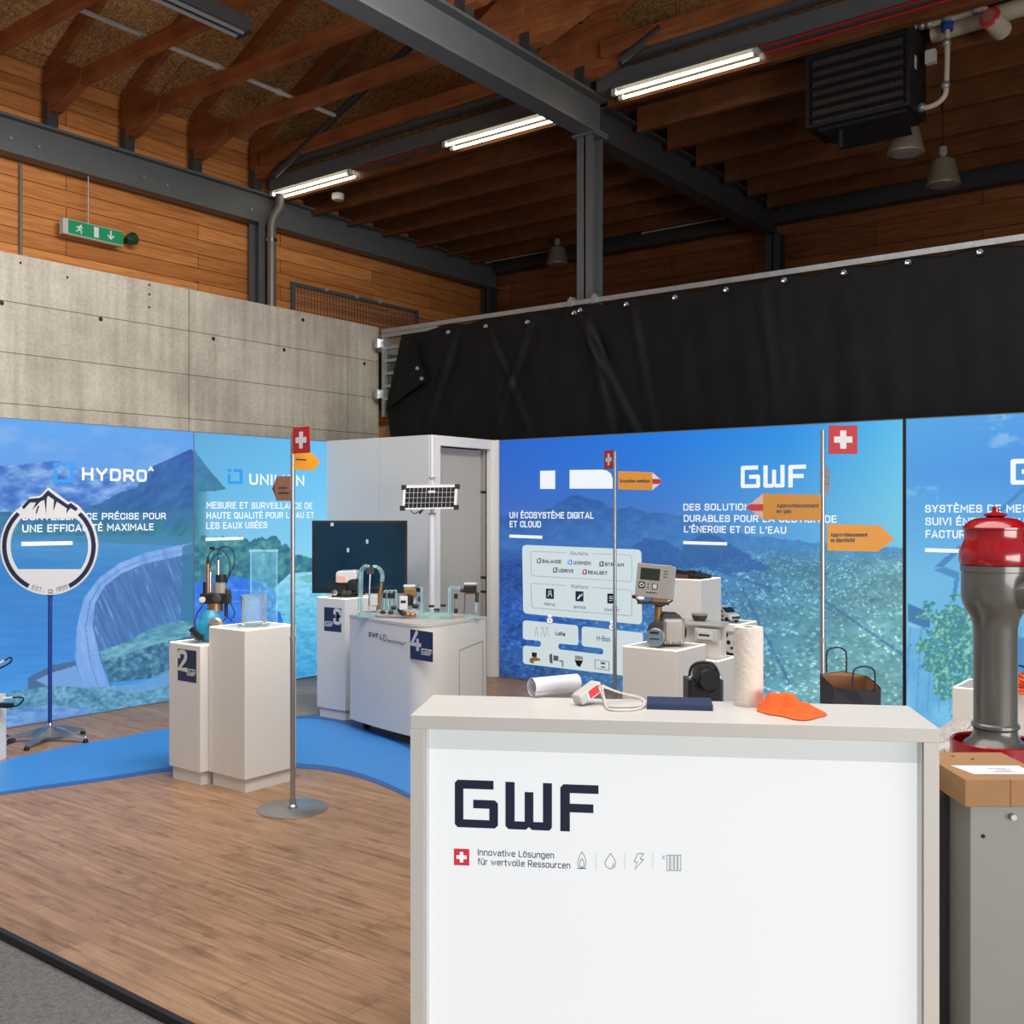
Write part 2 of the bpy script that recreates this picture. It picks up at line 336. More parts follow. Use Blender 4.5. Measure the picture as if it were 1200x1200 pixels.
# stroke lettering in the manner of road-sign capitals: (width, polylines); a third value rounds a corner
_r, _q = .3, .42
GLY = {
 'A': (.66, [[(0, 0), (.5, 1), (1, 0)], [(.17, .28), (.83, .28)]]),
 'B': (.58, [[(0, 0), (0, 1), (.94, 1, _r), (.94, .53, _r), (0, .53)], [(.5, .53), (1, .53, _r), (1, 0, _r), (0, 0)]]),
 'C': (.56, [[(1, .7), (1, 1, _q), (0, 1, _q), (0, 0, _q), (1, 0, _q), (1, .3)]]),
 'D': (.58, [[(.3, 0), (0, 0), (0, 1), (1, 1, _q), (1, 0, _q), (.3, 0)]]),
 'E': (.48, [[(1, 1), (0, 1), (0, 0), (1, 0)], [(0, .52), (.88, .52)]]),
 'F': (.48, [[(1, 1), (0, 1), (0, 0)], [(0, .5), (.88, .5)]]),
 'G': (.58, [[(1, .72), (1, 1, _q), (0, 1, _q), (0, 0, _q), (1, 0, _q), (1, .46), (.52, .46)]]),
 'H': (.58, [[(0, 0), (0, 1)], [(1, 0), (1, 1)], [(0, .52), (1, .52)]]), 'I': (.0, [[(0, 0), (0, 1)]]),
 'L': (.46, [[(0, 1), (0, 0), (1, 0)]]), 'M': (.72, [[(0, 0), (0, 1), (.5, .36), (1, 1), (1, 0)]]), 'N': (.6, [[(0, 0), (0, 1), (1, 0), (1, 1)]]),
 'O': (.58, [[(.5, 1), (0, 1, _q), (0, 0, _q), (1, 0, _q), (1, 1, _q), (.5, 1)]]), 'P': (.56, [[(0, 0), (0, 1), (1, 1, _r), (1, .43, _r), (0, .43)]]),
 'Q': (.58, [[(.5, 1), (0, 1, _q), (0, 0, _q), (1, 0, _q), (1, 1, _q), (.5, 1)], [(.62, .26), (1.06, -.06)]]),
 'R': (.58, [[(0, 0), (0, 1), (.97, 1, _r), (.97, .45, _r), (0, .45)], [(.52, .45), (1, 0)]]),
 'S': (.54, [[(.96, .76), (.96, 1, _r), (.02, 1, _r), (.02, .52, _r), (1, .52, _r), (1, 0, _r), (0, 0, _r), (0, .24)]]),
 'T': (.56, [[(0, 1), (1, 1)], [(.5, 1), (.5, 0)]]), 'U': (.58, [[(0, 1), (0, 0, _q), (1, 0, _q), (1, 1)]]), 'V': (.6, [[(0, 1), (.5, 0), (1, 1)]]),
 'W': (.92, [[(0, 1), (.24, 0), (.5, .9), (.76, 0), (1, 1)]]), 'X': (.58, [[(0, 0), (1, 1)], [(0, 1), (1, 0)]]), 'Y': (.6, [[(0, 1), (.5, .45), (1, 1)], [(.5, .45), (.5, 0)]]), 'Z': (.52, [[(0, 1), (1, 1), (0, 0), (1, 0)]]),
 '1': (.26, [[(0, .74), (1, 1), (1, 0)]]), '2': (.52, [[(0, .74), (0, 1, _r), (1, 1, _r), (1, .62, .2), (0, 0), (1, 0)]]), '3': (.52, [[(0, .78), (0, 1, _r), (.95, 1, _r), (.95, .53, _r), (.4, .53)], [(.5, .53), (1, .53, _r), (1, 0, _r), (0, 0, _r), (0, .24)]]),
 '4': (.58, [[(.6, 1), (0, .26), (1, .26)], [(.72, .5), (.72, 0)]]), '8': (.54, [[(.5, 1), (.05, 1, _r), (.05, .53, _r), (.95, .53, _r), (.95, 1, _r), (.5, 1)], [(.5, .53), (0, .53, _r), (0, 0, _r), (1, 0, _r), (1, .53, _r), (.5, .53)]]),
 '9': (.54, [[(1, .48), (0, .48, _r), (0, 1, _r), (1, 1, _r), (1, .0, .5), (.15, 0)]]),
 'a': (.46, [[(.08, .7), (1, .7, .25), (1, 0)], [(1, .42), (0, .42, .2), (0, 0, .2), (1, 0)]]), 'c': (.42, [[(1, .7), (0, .7, .28), (0, 0, .28), (1, 0)]]),
 'e': (.48, [[(0, .36), (1, .36), (1, .7, .28), (0, .7, .28), (0, 0, .28), (.95, 0)]]), 'f': (.26, [[(1, 1.02), (.35, 1.02, .25), (.35, 0)], [(0, .7), (1, .7)]]),
 'g': (.48, [[(1, .7), (0, .7, .28), (0, 0, .28), (1, 0)], [(1, .7), (1, -.28, .25), (.08, -.28)]]), 'h': (.48, [[(0, 0), (0, 1.04)], [(0, .7), (1, .7, .28), (1, 0)]]),
 'i': (.0, [[(0, 0), (0, .7)], [(0, .92), (0, 1.02)]]), 'l': (.1, [[(0, 1.04), (0, 0, .1), (1, 0)]]), 'm': (.78, [[(0, 0), (0, .7), (.5, .7, .2), (.5, 0)], [(.4, .7), (1, .7, .2), (1, 0)]]),
 'n': (.48, [[(0, 0), (0, .7), (1, .7, .28), (1, 0)]]), 'o': (.48, [[(.5, .7), (0, .7, .28), (0, 0, .28), (1, 0, .28), (1, .7, .28), (.5, .7)]]), 'p': (.48, [[(0, -.28), (0, .7), (1, .7, .28), (1, 0, .28), (0, 0)]]),
 'q': (.48, [[(1, -.28), (1, .7), (0, .7, .28), (0, 0, .28), (1, 0)]]), 'r': (.26, [[(0, 0), (0, .7), (1, .7)]]), 's': (.42, [[(.95, .7), (0, .7, .2), (0, .36, .2), (1, .36, .2), (1, 0, .2), (0, 0)]]),
 't': (.28, [[(.35, .95), (.35, 0, .2), (1, 0)], [(0, .7), (1, .7)]]), 'u': (.48, [[(0, .7), (0, 0, .28), (1, 0)], [(1, .7), (1, 0)]]), 'v': (.5, [[(0, .7), (.5, 0), (1, .7)]]), 'w': (.76, [[(0, .7), (.25, 0), (.5, .65), (.75, 0), (1, .7)]]),
 'y': (.5, [[(0, .7), (.5, 0)], [(1, .7), (.35, -.28)]]), 'z': (.42, [[(0, .7), (1, .7), (0, 0), (1, 0)]]),
 '.': (.0, [[(0, 0), (0, .06)]]), "'": (.06, [[(.8, 1), (.2, .74)]]), '-': (.3, [[(0, .42), (1, .42)]]), '®': (.2, [[(.5, 1), (0, 1, .1), (0, .7, .1), (1, .7, .1), (1, 1, .1), (.5, 1)]]), ' ': (.16, [])}
ACC = {'É': ('E', [(.35, 1.15), (.62, 1.34)]), 'È': ('E', [(.62, 1.15), (.35, 1.34)]), 'é': ('e', [(.4, .9), (.66, 1.08)]), 'è': ('e', [(.66, .9), (.4, 1.08)]), 'ö': ('o', None), 'ü': ('u', None)}
def glyph(c):
    if c in ACC:
        b, a = ACC[c]; w_, L = GLY[b]; return w_, L + ([a] if a else [[(.2, .92), (.2, 1.0)], [(.8, .92), (.8, 1.0)]])
    return GLY[c]
def text(name, body, p0, p1, cap, m, parent, ey=(0, 0, 1), bold=0.02, th=0.0015, world=True):
    """lettering from baseline point p0 to p1, capital height cap"""
    p0, p1 = Vector(p0), Vector(p1); wt = (.12 if bold <= .004 else .135 if bold < .02 else .165 if bold < .03 else .2)
    gap = wt + .13; tot = sum(glyph(c)[0] for c in body) + gap * (len(body) - 1) + wt; k = (p1 - p0).length / tot
    half = wt / 2 * cap; mb = MB(frame(p0, p1 - p0, ey)); x = wt / 2 * k
    for c in body:
        w_, L = glyph(c)
        for pl in L:
            pts = [Vector((x + q[0] * w_ * k, half + q[1] * (cap - 2 * half))) for q in pl]; rad = [(q[2] * .62 * cap if len(q) > 2 else 0) for q in pl]; out = []
            for i, p in enumerate(pts):
                if rad[i] and 0 < i < len(pts) - 1:
                    a, b = pts[i - 1], pts[i + 1]; d0 = min(rad[i], (a - p).length * .5); d1 = min(rad[i], (b - p).length * .5); q0 = p + (a - p).normalized() * d0; q1 = p + (b - p).normalized() * d1
                    for j in range(5): t = j / 4; out.append((1 - t) ** 2 * q0 + 2 * t * (1 - t) * p + t * t * q1)
                else: out.append(p)
            S = []; n = len(out)
            for i in range(n):
                d0 = out[i] - out[max(i - 1, 0)]; d1 = out[min(i + 1, n - 1)] - out[i]
                if d0.length < 1e-9: d0 = d1
                if d1.length < 1e-9: d1 = d0
                n0 = Vector((-d0.y, d0.x)).normalized(); n1 = Vector((-d1.y, d1.x)).normalized(); nn = n0 + n1; nn = nn.normalized() if nn.length > 1e-6 else n0
                e = nn * half * min(1.8, 1 / max(.45, nn.dot(n0))); o = out[i]
                if i == 0: o = o - d1.normalized() * half
                if i == n - 1: o = o + d0.normalized() * half
                S.append((o + e, o - e))
            T = [(mb.v((a.x, a.y, th)), mb.v((b.x, b.y, th)), mb.v((a.x, a.y, 0)), mb.v((b.x, b.y, 0))) for a, b in S]
            for A, B in zip(T, T[1:]): mb.face([A[0], A[1], B[1], B[0]]); mb.face([A[0], B[0], B[2], A[2]]); mb.face([A[1], A[3], B[3], B[1]])
        x += (w_ + gap) * k
    return mb.build(name, m, parent, world)
def rrect(x0, y0, x1, y1, r, n=5):
    out = []
    for cx, cy, a in ((x1 - r, y1 - r, 0), (x0 + r, y1 - r, 90), (x0 + r, y0 + r, 180), (x1 - r, y0 + r, 270)):
        for k in range(n + 1): t = R(a + 90 * k / n); out.append((cx + r * math.cos(t), cy + r * math.sin(t)))
    return out
def circ(cx, cy, r, n=28, a0=0, a1=360): return [(cx + r * math.cos(R(a0 + (a1 - a0) * k / n)), cy + r * math.sin(R(a0 + (a1 - a0) * k / n))) for k in range(n if a1 - a0 == 360 else n + 1)]
def stroke(pts, wd, closed=False):
    """outline loops of a 2D line of width wd"""
    P = [Vector((p[0], p[1])) for p in pts]; L = len(P); a, b = [], []
    for i in range(L):
        if closed: d0, d1 = P[i] - P[i - 1], P[(i + 1) % L] - P[i]
        else: d0 = P[i] - P[max(i - 1, 0)]; d1 = P[min(i + 1, L - 1)] - P[i]
        if d0.length == 0: d0 = d1
        if d1.length == 0: d1 = d0
        n0 = Vector((-d0.y, d0.x)).normalized(); n1 = Vector((-d1.y, d1.x)).normalized(); nn = (n0 + n1)
        nn = n0 if nn.length < 1e-6 else nn.normalized(); k = min(2.0, 1 / max(0.4, nn.dot(n0)))
        a.append(P[i] + nn * wd / 2 * k); b.append(P[i] - nn * wd / 2 * k)
    t = lambda q: [(x.x, x.y) for x in q]
    return [t(a), t(b)] if closed else [t(a + b[::-1])]
def logo_loops(x, y, h):
    """three-letter block logo, lower-left corner x,y, height h"""
    G = [(270, 80), (270, 115), (148, 115), (148, 238), (253, 238), (253, 192), (188, 192), (188, 158), (275, 158), (288, 170), (288, 258), (275, 270), (125, 270), (113, 258), (113, 92), (125, 80)]
    W_ = [(318, 82), (355, 82), (355, 238), (395, 238), (395, 120), (430, 120), (430, 238), (468, 238), (468, 82), (504, 82), (504, 258), (493, 270), (425, 270), (412, 259), (400, 270), (330, 270), (318, 258)]
    F_ = [(688, 84), (688, 118), (575, 118), (575, 160), (668, 160), (668, 194), (575, 194), (575, 270), (537, 270), (537, 97), (550, 84)]
    k = h / 190.0
    return [[(x + (a - 113) * k, y + (270 - b) * k) for a, b in L] for L in (G, W_, F_)]
def cross_loop(cx, cy, s):
    a, b = s * 0.5, s * 0.17
    return [(cx + x, cy + y) for x, y in ((-b, -a), (b, -a), (b, -b), (a, -b), (a, b), (b, b), (b, a), (-b, a), (-b, b), (-a, b), (-a, -b), (-b, -b))]
def copy_tree(o, parent=None):
    c = o.copy(); COL.objects.link(c); c.parent = parent
    for ch in list(o.children): copy_tree(ch, c)
    return c

# ------------------------------------------------------------------ pictures printed on the backlit fabric (numpy painting, photo coordinates)
def vnoise(x, y, seed, octv=4):
    rs = np.random.RandomState(seed); out = np.zeros_like(x); amp, tot = 1.0, 0.0
    for o in range(octv):
        g = rs.rand(64, 64); xi = np.floor(x).astype(int); yi = np.floor(y).astype(int); fx = x - xi; fy = y - yi
        fx = fx * fx * (3 - 2 * fx); fy = fy * fy * (3 - 2 * fy)
        a, b = g[yi % 64, xi % 64], g[yi % 64, (xi + 1) % 64]; c, d = g[(yi + 1) % 64, xi % 64], g[(yi + 1) % 64, (xi + 1) % 64]
        out += amp * ((a * (1 - fx) + b * fx) * (1 - fy) + (c * (1 - fx) + d * fx) * fy); tot += amp; amp *= 0.55; x = x * 2.03 + 7.1; y = y * 2.03 + 3.7
    return out / tot
def inside(u, v, poly):
    r = np.zeros(u.shape, bool); n = len(poly)
    for i in range(n):
        x0, y0 = poly[i]; x1, y1 = poly[(i + 1) % n]
        if y0 == y1: continue
        c = ((y0 > v) != (y1 > v)) & (u < (x1 - x0) * (v - y0) / (y1 - y0) + x0); r ^= c
    return r
def ramp(t, stops):
    t = np.clip(t, 0, 1)[..., None]; out = np.zeros(t.shape[:-1] + (3,))
    p = [s[0] for s in stops]; cc = np.array([s[1] for s in stops], float)
    for k in range(3): out[..., k] = np.interp(t[..., 0], p, cc[:, k])
    return out
def put(col, mask, c, a=1.0):
    c = np.asarray(c, float)
    if isinstance(a, np.ndarray): a = a[mask][:, None]
    col[mask] = col[mask] * (1 - a) + (c[mask] if c.ndim == col.ndim else c) * a
def under(u, v, line):
    xs = [p[0] for p in line]; ys = [p[1] for p in line]; return v > np.interp(u, xs, ys)
def paint_dam(u, v):
    col = ramp((v - 488) / 110, [(0, (86, 162, 238)), (0.5, (94, 156, 228)), (1, (96, 154, 224))])
    n = vnoise(u / 40, v / 22, 3, 5); put(col, n > 0.0, (132, 176, 232), np.clip((n - 0.47) * 2.6, 0, 0.6))
    m = under(u, v, [(-40, 548), (20, 545), (50, 541), (70, 540), (95, 551), (130, 556), (240, 560)])
    n2 = vnoise(u / 14, v / 7, 5, 5); put(col, m, ramp(n2, [(0.25, (52, 104, 188)), (0.5, (82, 136, 212)), (0.72, (138, 178, 230))]))
    m = under(u, v, [(-40, 596), (60, 604), (118, 590), (140, 577), (160, 572), (180, 546), (200, 537), (224, 526), (227, 530), (240, 545)])
    t = np.clip((v - 540) / 100, 0, 1); c = ramp(t, [(0, (38, 92, 168)), (0.5, (40, 100, 164)), (1, (48, 118, 160))]); c += (vnoise((u + v) / 9, (v - u * .5) / 16, 8, 5)[..., None] - 0.5) * 48; c += np.array([4, 14, -10]) * np.clip((v - 590) / 40, 0, 1)[..., None] * vnoise(u / 7, v / 5, 9, 3)[..., None] * 2
    put(col, m, c)
    m = v > 627 + (u - 60) * 0.01
    c = ramp((v - 627) / 190, [(0, (54, 130, 190)), (0.06, (66, 142, 200)), (0.25, (52, 128, 200)), (0.7, (56, 134, 212)), (1, (66, 150, 224))]); c += (vnoise(u / 34, v / 4, 11, 3)[..., None] - 0.5) * 16
    put(col, m, c)
    put(col, inside(u, v, [(60, 631), (227, 628), (227, 640), (60, 634)]), (62, 128, 158), 0.7)
    face = [(228, 655), (213, 660), (214, 700), (211, 727), (185, 732), (165, 742), (150, 752), (116, 764), (108, 735), (110, 708), (121, 690), (140, 675), (170, 663), (212, 652)]
    m = inside(u, v, face); st = vnoise((u - v * 0.42) / 2.6, (v + u * 0.4) / 26, 17, 2)
    put(col, m, ramp(st, [(0.1, (56, 102, 166)), (0.6, (70, 118, 180)), (0.8, (84, 134, 194)), (0.9, (136, 178, 222))]))
    lo = [(228, 728), (212, 727), (185, 733), (165, 743), (150, 752), (114, 764), (128, 800), (230, 775)]
    m = inside(u, v, lo); n3 = vnoise(u / 9, v / 3, 21, 5); put(col, m, ramp(n3, [(0.25, (66, 128, 168)), (0.5, (92, 160, 176)), (0.75, (124, 176, 208))]))
    m = inside(u, v, [(120, 776), (150, 766), (176, 757), (230, 744), (230, 790), (128, 800)]); n3 = vnoise(u / 5, v / 4, 22, 5); put(col, m, ramp(n3, [(0.3, (40, 92, 136)), (0.55, (64, 124, 156)), (0.8, (116, 170, 190))]))
    crest = [(228, 636), (200, 641), (170, 648), (140, 660), (115, 678), (98, 702), (90, 735), (88, 772), (98, 806), (130, 810), (118, 775), (109, 735), (111, 708), (122, 688), (142, 672), (172, 660), (228, 648)]
    m = inside(u, v, crest); sc = vnoise(u / 6 - v / 40, v / 30, 25, 3); put(col, m, ramp(sc, [(0.2, (104, 152, 220)), (0.8, (136, 178, 236))]))
    for off, cc_ in ((0.0, (70, 112, 170)), (.55, (92, 138, 200))):
        cl_ = [(228, 648 - 12 * off), (172, 660 - 11 * off), (142, 672 - 11 * off), (122 - 8 * off, 688 - 8 * off), (111 - 12 * off, 708 - 3 * off), (109 - 17 * off, 735), (118 - 24 * off, 775), (132 - 30 * off, 808)]
        put(col, inside(u, v, cl_ + [(x + 1.5, y + .6) for x, y in reversed(cl_)]), cc_)
    put(col, inside(u, v, [(33, 794), (60, 780), (88, 774), (89, 780), (62, 788), (42, 797), (58, 803), (58, 812), (33, 809)]), (66, 106, 150))
    put(col, inside(u, v, [(42, 797), (62, 788), (89, 780), (98, 806), (60, 806)]), (112, 158, 220))
    m = under(u, v, [(-40, 820), (30, 808), (60, 803), (100, 806), (150, 803), (160, 806), (230, 790)]); n4 = vnoise(u / 3.4, v / 2.6, 31, 4) * .6 + vnoise(u / 14, v / 8, 32, 3) * .4
    put(col, m, ramp(n4, [(0.25, (52, 106, 150)), (0.5, (84, 148, 178)), (0.75, (128, 178, 222))]))
    m = inside(u, v, [(128, 806), (165, 800), (230, 770), (230, 790), (180, 808), (150, 814)]); put(col, m, (106, 160, 218), 0.7)
    m = inside(u, v, [(-40, 838), (60, 826), (110, 830), (90, 850), (-40, 870)]); n5 = vnoise(u / 12, v / 4, 33, 4); put(col, m, ramp(n5, [(0.3, (80, 130, 210)), (0.7, (130, 170, 236))]), 0.7)
    put(col, inside(u, v, [(214, 640), (230, 636), (230, 735), (212, 727)]), (50, 116, 150), 0.75)
    return col
def paint_river(u, v):
    t = np.clip((u - 227) / 160, 0, 1)[..., None]
    col = ramp((v - 505) / 150, [(0, (98, 186, 240)), (0.5, (112, 200, 246)), (1, (140, 214, 246))]) * (0.9 + 0.1 * t)
    m = inside(u, v, [(220, 520), (227, 526), (243, 548), (265, 573), (250, 576), (250, 660), (220, 680)])
    c = ramp((v - 530) / 120, [(0, (52, 122, 178)), (0.5, (52, 124, 150)), (1, (56, 128, 146))]); c += (vnoise(u / 9, v / 8, 41, 4)[..., None] - 0.5) * 26; put(col, m, c, np.where(v < 576, 1.0, np.clip(1 - (u - 230) / 16, 0.0, 1)))
    wt = v > 672; c = ramp((v - 672) / 120, [(0, (150, 214, 238)), (0.4, (98, 190, 226)), (1, (70, 160, 214))]); c += (vnoise(u / 6, v / 3, 43, 4)[..., None] - 0.5) * 60; put(col, wt, c)
    jag = (vnoise(u / 6, v * 0, 44, 3) - 0.5) * 14
    m = (v + jag > np.interp(u, [220, 250, 290, 318, 330, 345, 365, 390], [624, 632, 634, 626, 636, 646, 654, 662])) & (v < np.interp(u, [220, 320, 340, 390], [705, 690, 672, 668]))
    n = vnoise(u / 7, v / 7, 45, 4); put(col, m, ramp(n, [(0.25, (36, 102, 132)), (0.55, (62, 136, 148)), (0.8, (98, 166, 160))]))
    m = inside(u, v, [(350, 676), (390, 668), (390, 678), (360, 684)]); put(col, m, (96, 180, 180), 0.7)
    m = inside(u, v, [(223, 686), (248, 676), (278, 676), (300, 680), (320, 690), (326, 700), (322, 712), (316, 715), (328, 717), (332, 728), (326, 738), (312, 745), (280, 760), (240, 800), (222, 805)])
    n = vnoise((u - v) / 12, (u + v) / 14, 47, 4); put(col, m, ramp(n, [(0.2, (36, 104, 214)), (0.55, (48, 120, 228)), (0.85, (74, 144, 242))]))
    for yy in (690, 703): put(col, inside(u, v, [(252, yy), (318, yy + 2), (318, yy + 3.5), (252, yy + 1.6)]), (110, 170, 248), 0.6)
    m = inside(u, v, [(293, 645), (325, 645), (324, 730), (295, 730)]); n = vnoise(u / 4, v / 5, 48, 4); put(col, m, ramp(n, [(0.2, (84, 160, 206)), (0.6, (122, 194, 226)), (0.85, (176, 222, 242))]), 0.6)
    put(col, inside(u, v, [(292, 644), (326, 644), (326, 646.5), (292, 646.5)]), (176, 224, 244), 0.8)
    for x in (293, 324): put(col, inside(u, v, [(x, 645), (x + 1.4, 645), (x + 1.4, 730), (x, 730)]), (170, 220, 244), 0.7)
    return col
def paint_city(u, v):
    tx = np.clip((u - 585) / 475, 0, 1)
    top = ramp(tx, [(0, (24, 96, 204)), (0.35, (14, 116, 222)), (0.7, (36, 140, 226)), (1, (92, 190, 234))])
    low = ramp(tx, [(0, (58, 104, 190)), (0.4, (70, 122, 200)), (0.75, (90, 166, 220)), (1, (120, 200, 226))])
    t = np.clip((v - 500) / 105, 0, 1)[..., None]; col = top * (1 - t) + low * t
    jag = (vnoise(u / 5, v * 0, 51, 3) - 0.5) * 5
    m = v + jag > np.interp(u, [575, 632, 650, 664, 672, 690, 706, 722, 736, 758, 785, 800, 830, 870, 960, 1070], [606, 601, 592, 583, 579, 584, 588, 597, 593, 601, 602, 606, 616, 626, 636, 642])
    c = ramp((v - 580) / 60, [(0, (38, 84, 160)), (1, (56, 108, 180))]) + tx[..., None] * np.array([20, 40, 24]); c += (vnoise(u / 9, v / 6, 52, 4)[..., None] - 0.5) * 26; put(col, m, c)
    # city on the plain
    m = v > np.interp(u, [575, 700, 760, 800, 830, 870, 1070], [642, 636, 630, 640, 630, 634, 640])
    big = vnoise(u / 34, v / 18, 53, 4); sc_ = np.clip((v - 610) / 120, .4, 1.5)
    ori = vnoise(u / 40, v / 26, 71, 2); rs = np.random.RandomState(9); tab = rs.rand(256, 256); fine = np.full(u.shape, .5)
    for k, (ang, lo_, hi_) in enumerate(((.5, 0, .44), (-.75, .44, .54), (1.15, .54, 1.01))):
        a_ = u * math.cos(ang) + v * math.sin(ang) * 1.5; b_ = -u * math.sin(ang) + v * math.cos(ang) * 1.5
        for s_, wgt in ((1.0, .0), (1.5, .5), (2.2, 1.0)):
            q = (np.abs(sc_ - s_ * .62) <= .42) if s_ > 1.0 else (sc_ < .55)
            fb_, fa_ = b_ / (2.1 * s_), a_ / (2.8 * s_); cell = tab[np.floor(fb_).astype(int) % 256, (np.floor(fa_).astype(int) + k * 37) % 256].copy()
            cell[((fb_ % 1) < .3) | ((fa_ % 1) < .25)] *= .55; cell[(np.floor(fb_).astype(int) % 9 == 0)] = .3; cell[(np.floor(fa_).astype(int) % 11 == 0)] = .62
            mm = q & (ori >= lo_) & (ori < hi_); fine[mm] = cell[mm]
    fine = .5 + (fine - .5) * (.55 + .6 * big)
    base = ramp(np.clip(tx * 0.9 + (v - 640) / 600, 0, 1), [(0, (34, 76, 154)), (0.3, (50, 100, 172)), (0.55, (74, 130, 178)), (0.8, (94, 152, 176)), (1, (116, 170, 178))])
    base = base * (0.8 + 0.4 * big[..., None]) + np.clip(fine - 0.6, 0, 1)[..., None] * np.array([235, 215, 175]) * np.clip(0.3 + tx, 0, .9)[..., None]
    base -= np.clip(0.42 - fine, 0, 1)[..., None] * np.array([150, 150, 120]) * 0.45; mv = np.interp(u, [575, 700, 760, 800, 830, 870, 1070], [642, 636, 630, 640, 630, 634, 640]); put(col, m, base, np.clip((v - mv) / 22, .12, 1))
    for poly in ([(740, 640), (758, 630), (778, 632), (800, 648), (815, 665), (760, 664)], [(800, 640), (825, 622), (850, 632), (880, 652), (905, 668), (850, 672), (800, 660)]):
        put(col, inside(u, v + (vnoise(u / 6, v / 6, 57, 3) - 0.5) * 8, poly), (44, 92, 160), 0.72)
    g = (vnoise(u / 22, v / 13, 58, 4) - 0.5) * 4; put(col, m & (g > 0.25), (76, 146, 140), np.clip(g * 0.4, 0, 0.45) * np.clip(tx * 1.6 - 0.5, 0, 1))
    for a in ((870, 690, 925, 800), (800, 655, 905, 690), (960, 700, 1062, 770)):
        d = np.abs((u - a[0]) * (a[3] - a[1]) - (v - a[1]) * (a[2] - a[0])) / math.hypot(a[2] - a[0], a[3] - a[1]); put(col, (d < 1.6) & (u > min(a[0], a[2])) & (u < max(a[0], a[2])), (52, 104, 160), 0.6)
    dark = np.clip((v - 740) / 60, 0, 1) * np.clip((720 - u) / 140, 0, 1); col *= (1 - 0.25 * dark)[..., None]
    return col
def paint_facade(u, v):
    tx = np.clip((u - 1062) / 140, 0, 1)[..., None]
    col = ramp((v - 486) / 190, [(0, (84, 166, 228)), (0.35, (78, 156, 224)), (1, (112, 186, 226))]) - tx * np.array([4, 8, 0])
    n = vnoise(u / 14, v / 9, 61, 5); put(col, (u > 1135) & (v < 525), (150, 196, 234), np.clip((n - 0.48) * 4, 0, 0.7) * np.clip(1 - np.abs(u - 1175) / 40, 0, 1)); put(col, (u < 1100) & (v > 570) & (v < 600), (140, 200, 232), np.clip((n - 0.5) * 3, 0, 0.6))
    L = lambda p, c, a=1: put(col, inside(u, v, p), c, a)
    L([(1094, 665), (1135, 630), (1210, 560), (1210, 566), (1136, 636), (1106, 664)], (74, 136, 190)); L([(1094, 668), (1106, 664), (1124, 671), (1124, 680)], (80, 142, 192))
    L([(1118, 680), (1124, 678), (1119, 706), (1116, 706)], (70, 140, 206)); L([(1064, 707), (1090, 718), (1090, 738), (1064, 728)], (66, 124, 172)); L([(1064, 729), (1090, 739), (1100, 733), (1100, 736), (1090, 742), (1064, 733)], (140, 196, 226))
    m = (v > 735); col2 = ramp(vnoise(u / 18, v / 30, 64, 3), [(0.2, (92, 164, 216)), (0.8, (124, 192, 232))]); put(col, m, col2, 0.8)
    for x in range(1060, 1215, 13): L([(x, 835), (x + 6, 735), (x + 7.4, 735), (x + 1.4, 835)], (84, 146, 206), 0.7)
    L([(1188, 745), (1212, 750), (1212, 795), (1190, 788)], (70, 128, 186), 0.8)
    d = np.hypot((u - 1122) / 44, (v - 762) / 62); lob = vnoise(u / 13, v / 12, 66, 4)
    leaf = (d + (lob - 0.5) * 1.1 < 1.0); n = vnoise(u / 3.2, v / 3.2, 67, 3); put(col, leaf & (n > 0.28), ramp(n, [(0.28, (64, 136, 158)), (0.45, (66, 136, 140)), (0.6, (96, 168, 156)), (0.75, (148, 204, 196))]))
    return col
PAINT = dict(dam=paint_dam, river=paint_river, city=paint_city, facade=paint_facade)
def fabric(name, a, b, z0, z1, painter, m, parent, step=0.0078):
    """picture fabric between floor points a,b; colour attribute painted per vertex"""
    a, b = Vector(a), Vector(b); L = (b - a).length; nx = max(2, int(L / step)); nz = max(2, int((z1 - z0) / step))
    S, T = np.meshgrid(np.linspace(0, 1, nx + 1), np.linspace(0, 1, nz + 1)); x = a.x + (b.x - a.x) * S; y = a.y + (b.y - a.y) * S; z = z0 + (z1 - z0) * T
    dep = -SN * x + CS * y; lat = CS * x + SN * y; u = 600 + FPX * lat / dep; v = HORIZ - FPX * (z - CAMH) / dep
    c = lin(np.clip(painter(u.copy(), v.copy()), 0, 255)); co = np.stack([x, y, z], -1).reshape(-1, 3)
    idx = np.arange((nx + 1) * (nz + 1)).reshape(nz + 1, nx + 1); q = np.stack([idx[:-1, :-1], idx[:-1, 1:], idx[1:, 1:], idx[1:, :-1]], -1).reshape(-1, 4)
    me = bpy.data.meshes.new(name); me.vertices.add(len(co)); me.vertices.foreach_set('co', co.astype(np.float32).ravel())
    me.loops.add(q.size); me.loops.foreach_set('vertex_index', q.ravel().astype(np.int32)); me.polygons.add(len(q)); me.polygons.foreach_set('loop_start', np.arange(0, q.size, 4, dtype=np.int32))
    try: me.polygons.foreach_set('loop_total', np.full(len(q), 4, np.int32))
    except Exception: pass
    me.update(calc_edges=True); at = me.color_attributes.new('print', 'FLOAT_COLOR', 'POINT')
    at.data.foreach_set('color', np.concatenate([c, np.ones(c.shape[:2] + (1,))], -1).astype(np.float32).ravel())
    return finish(me, name, m, parent, True, False, 0)
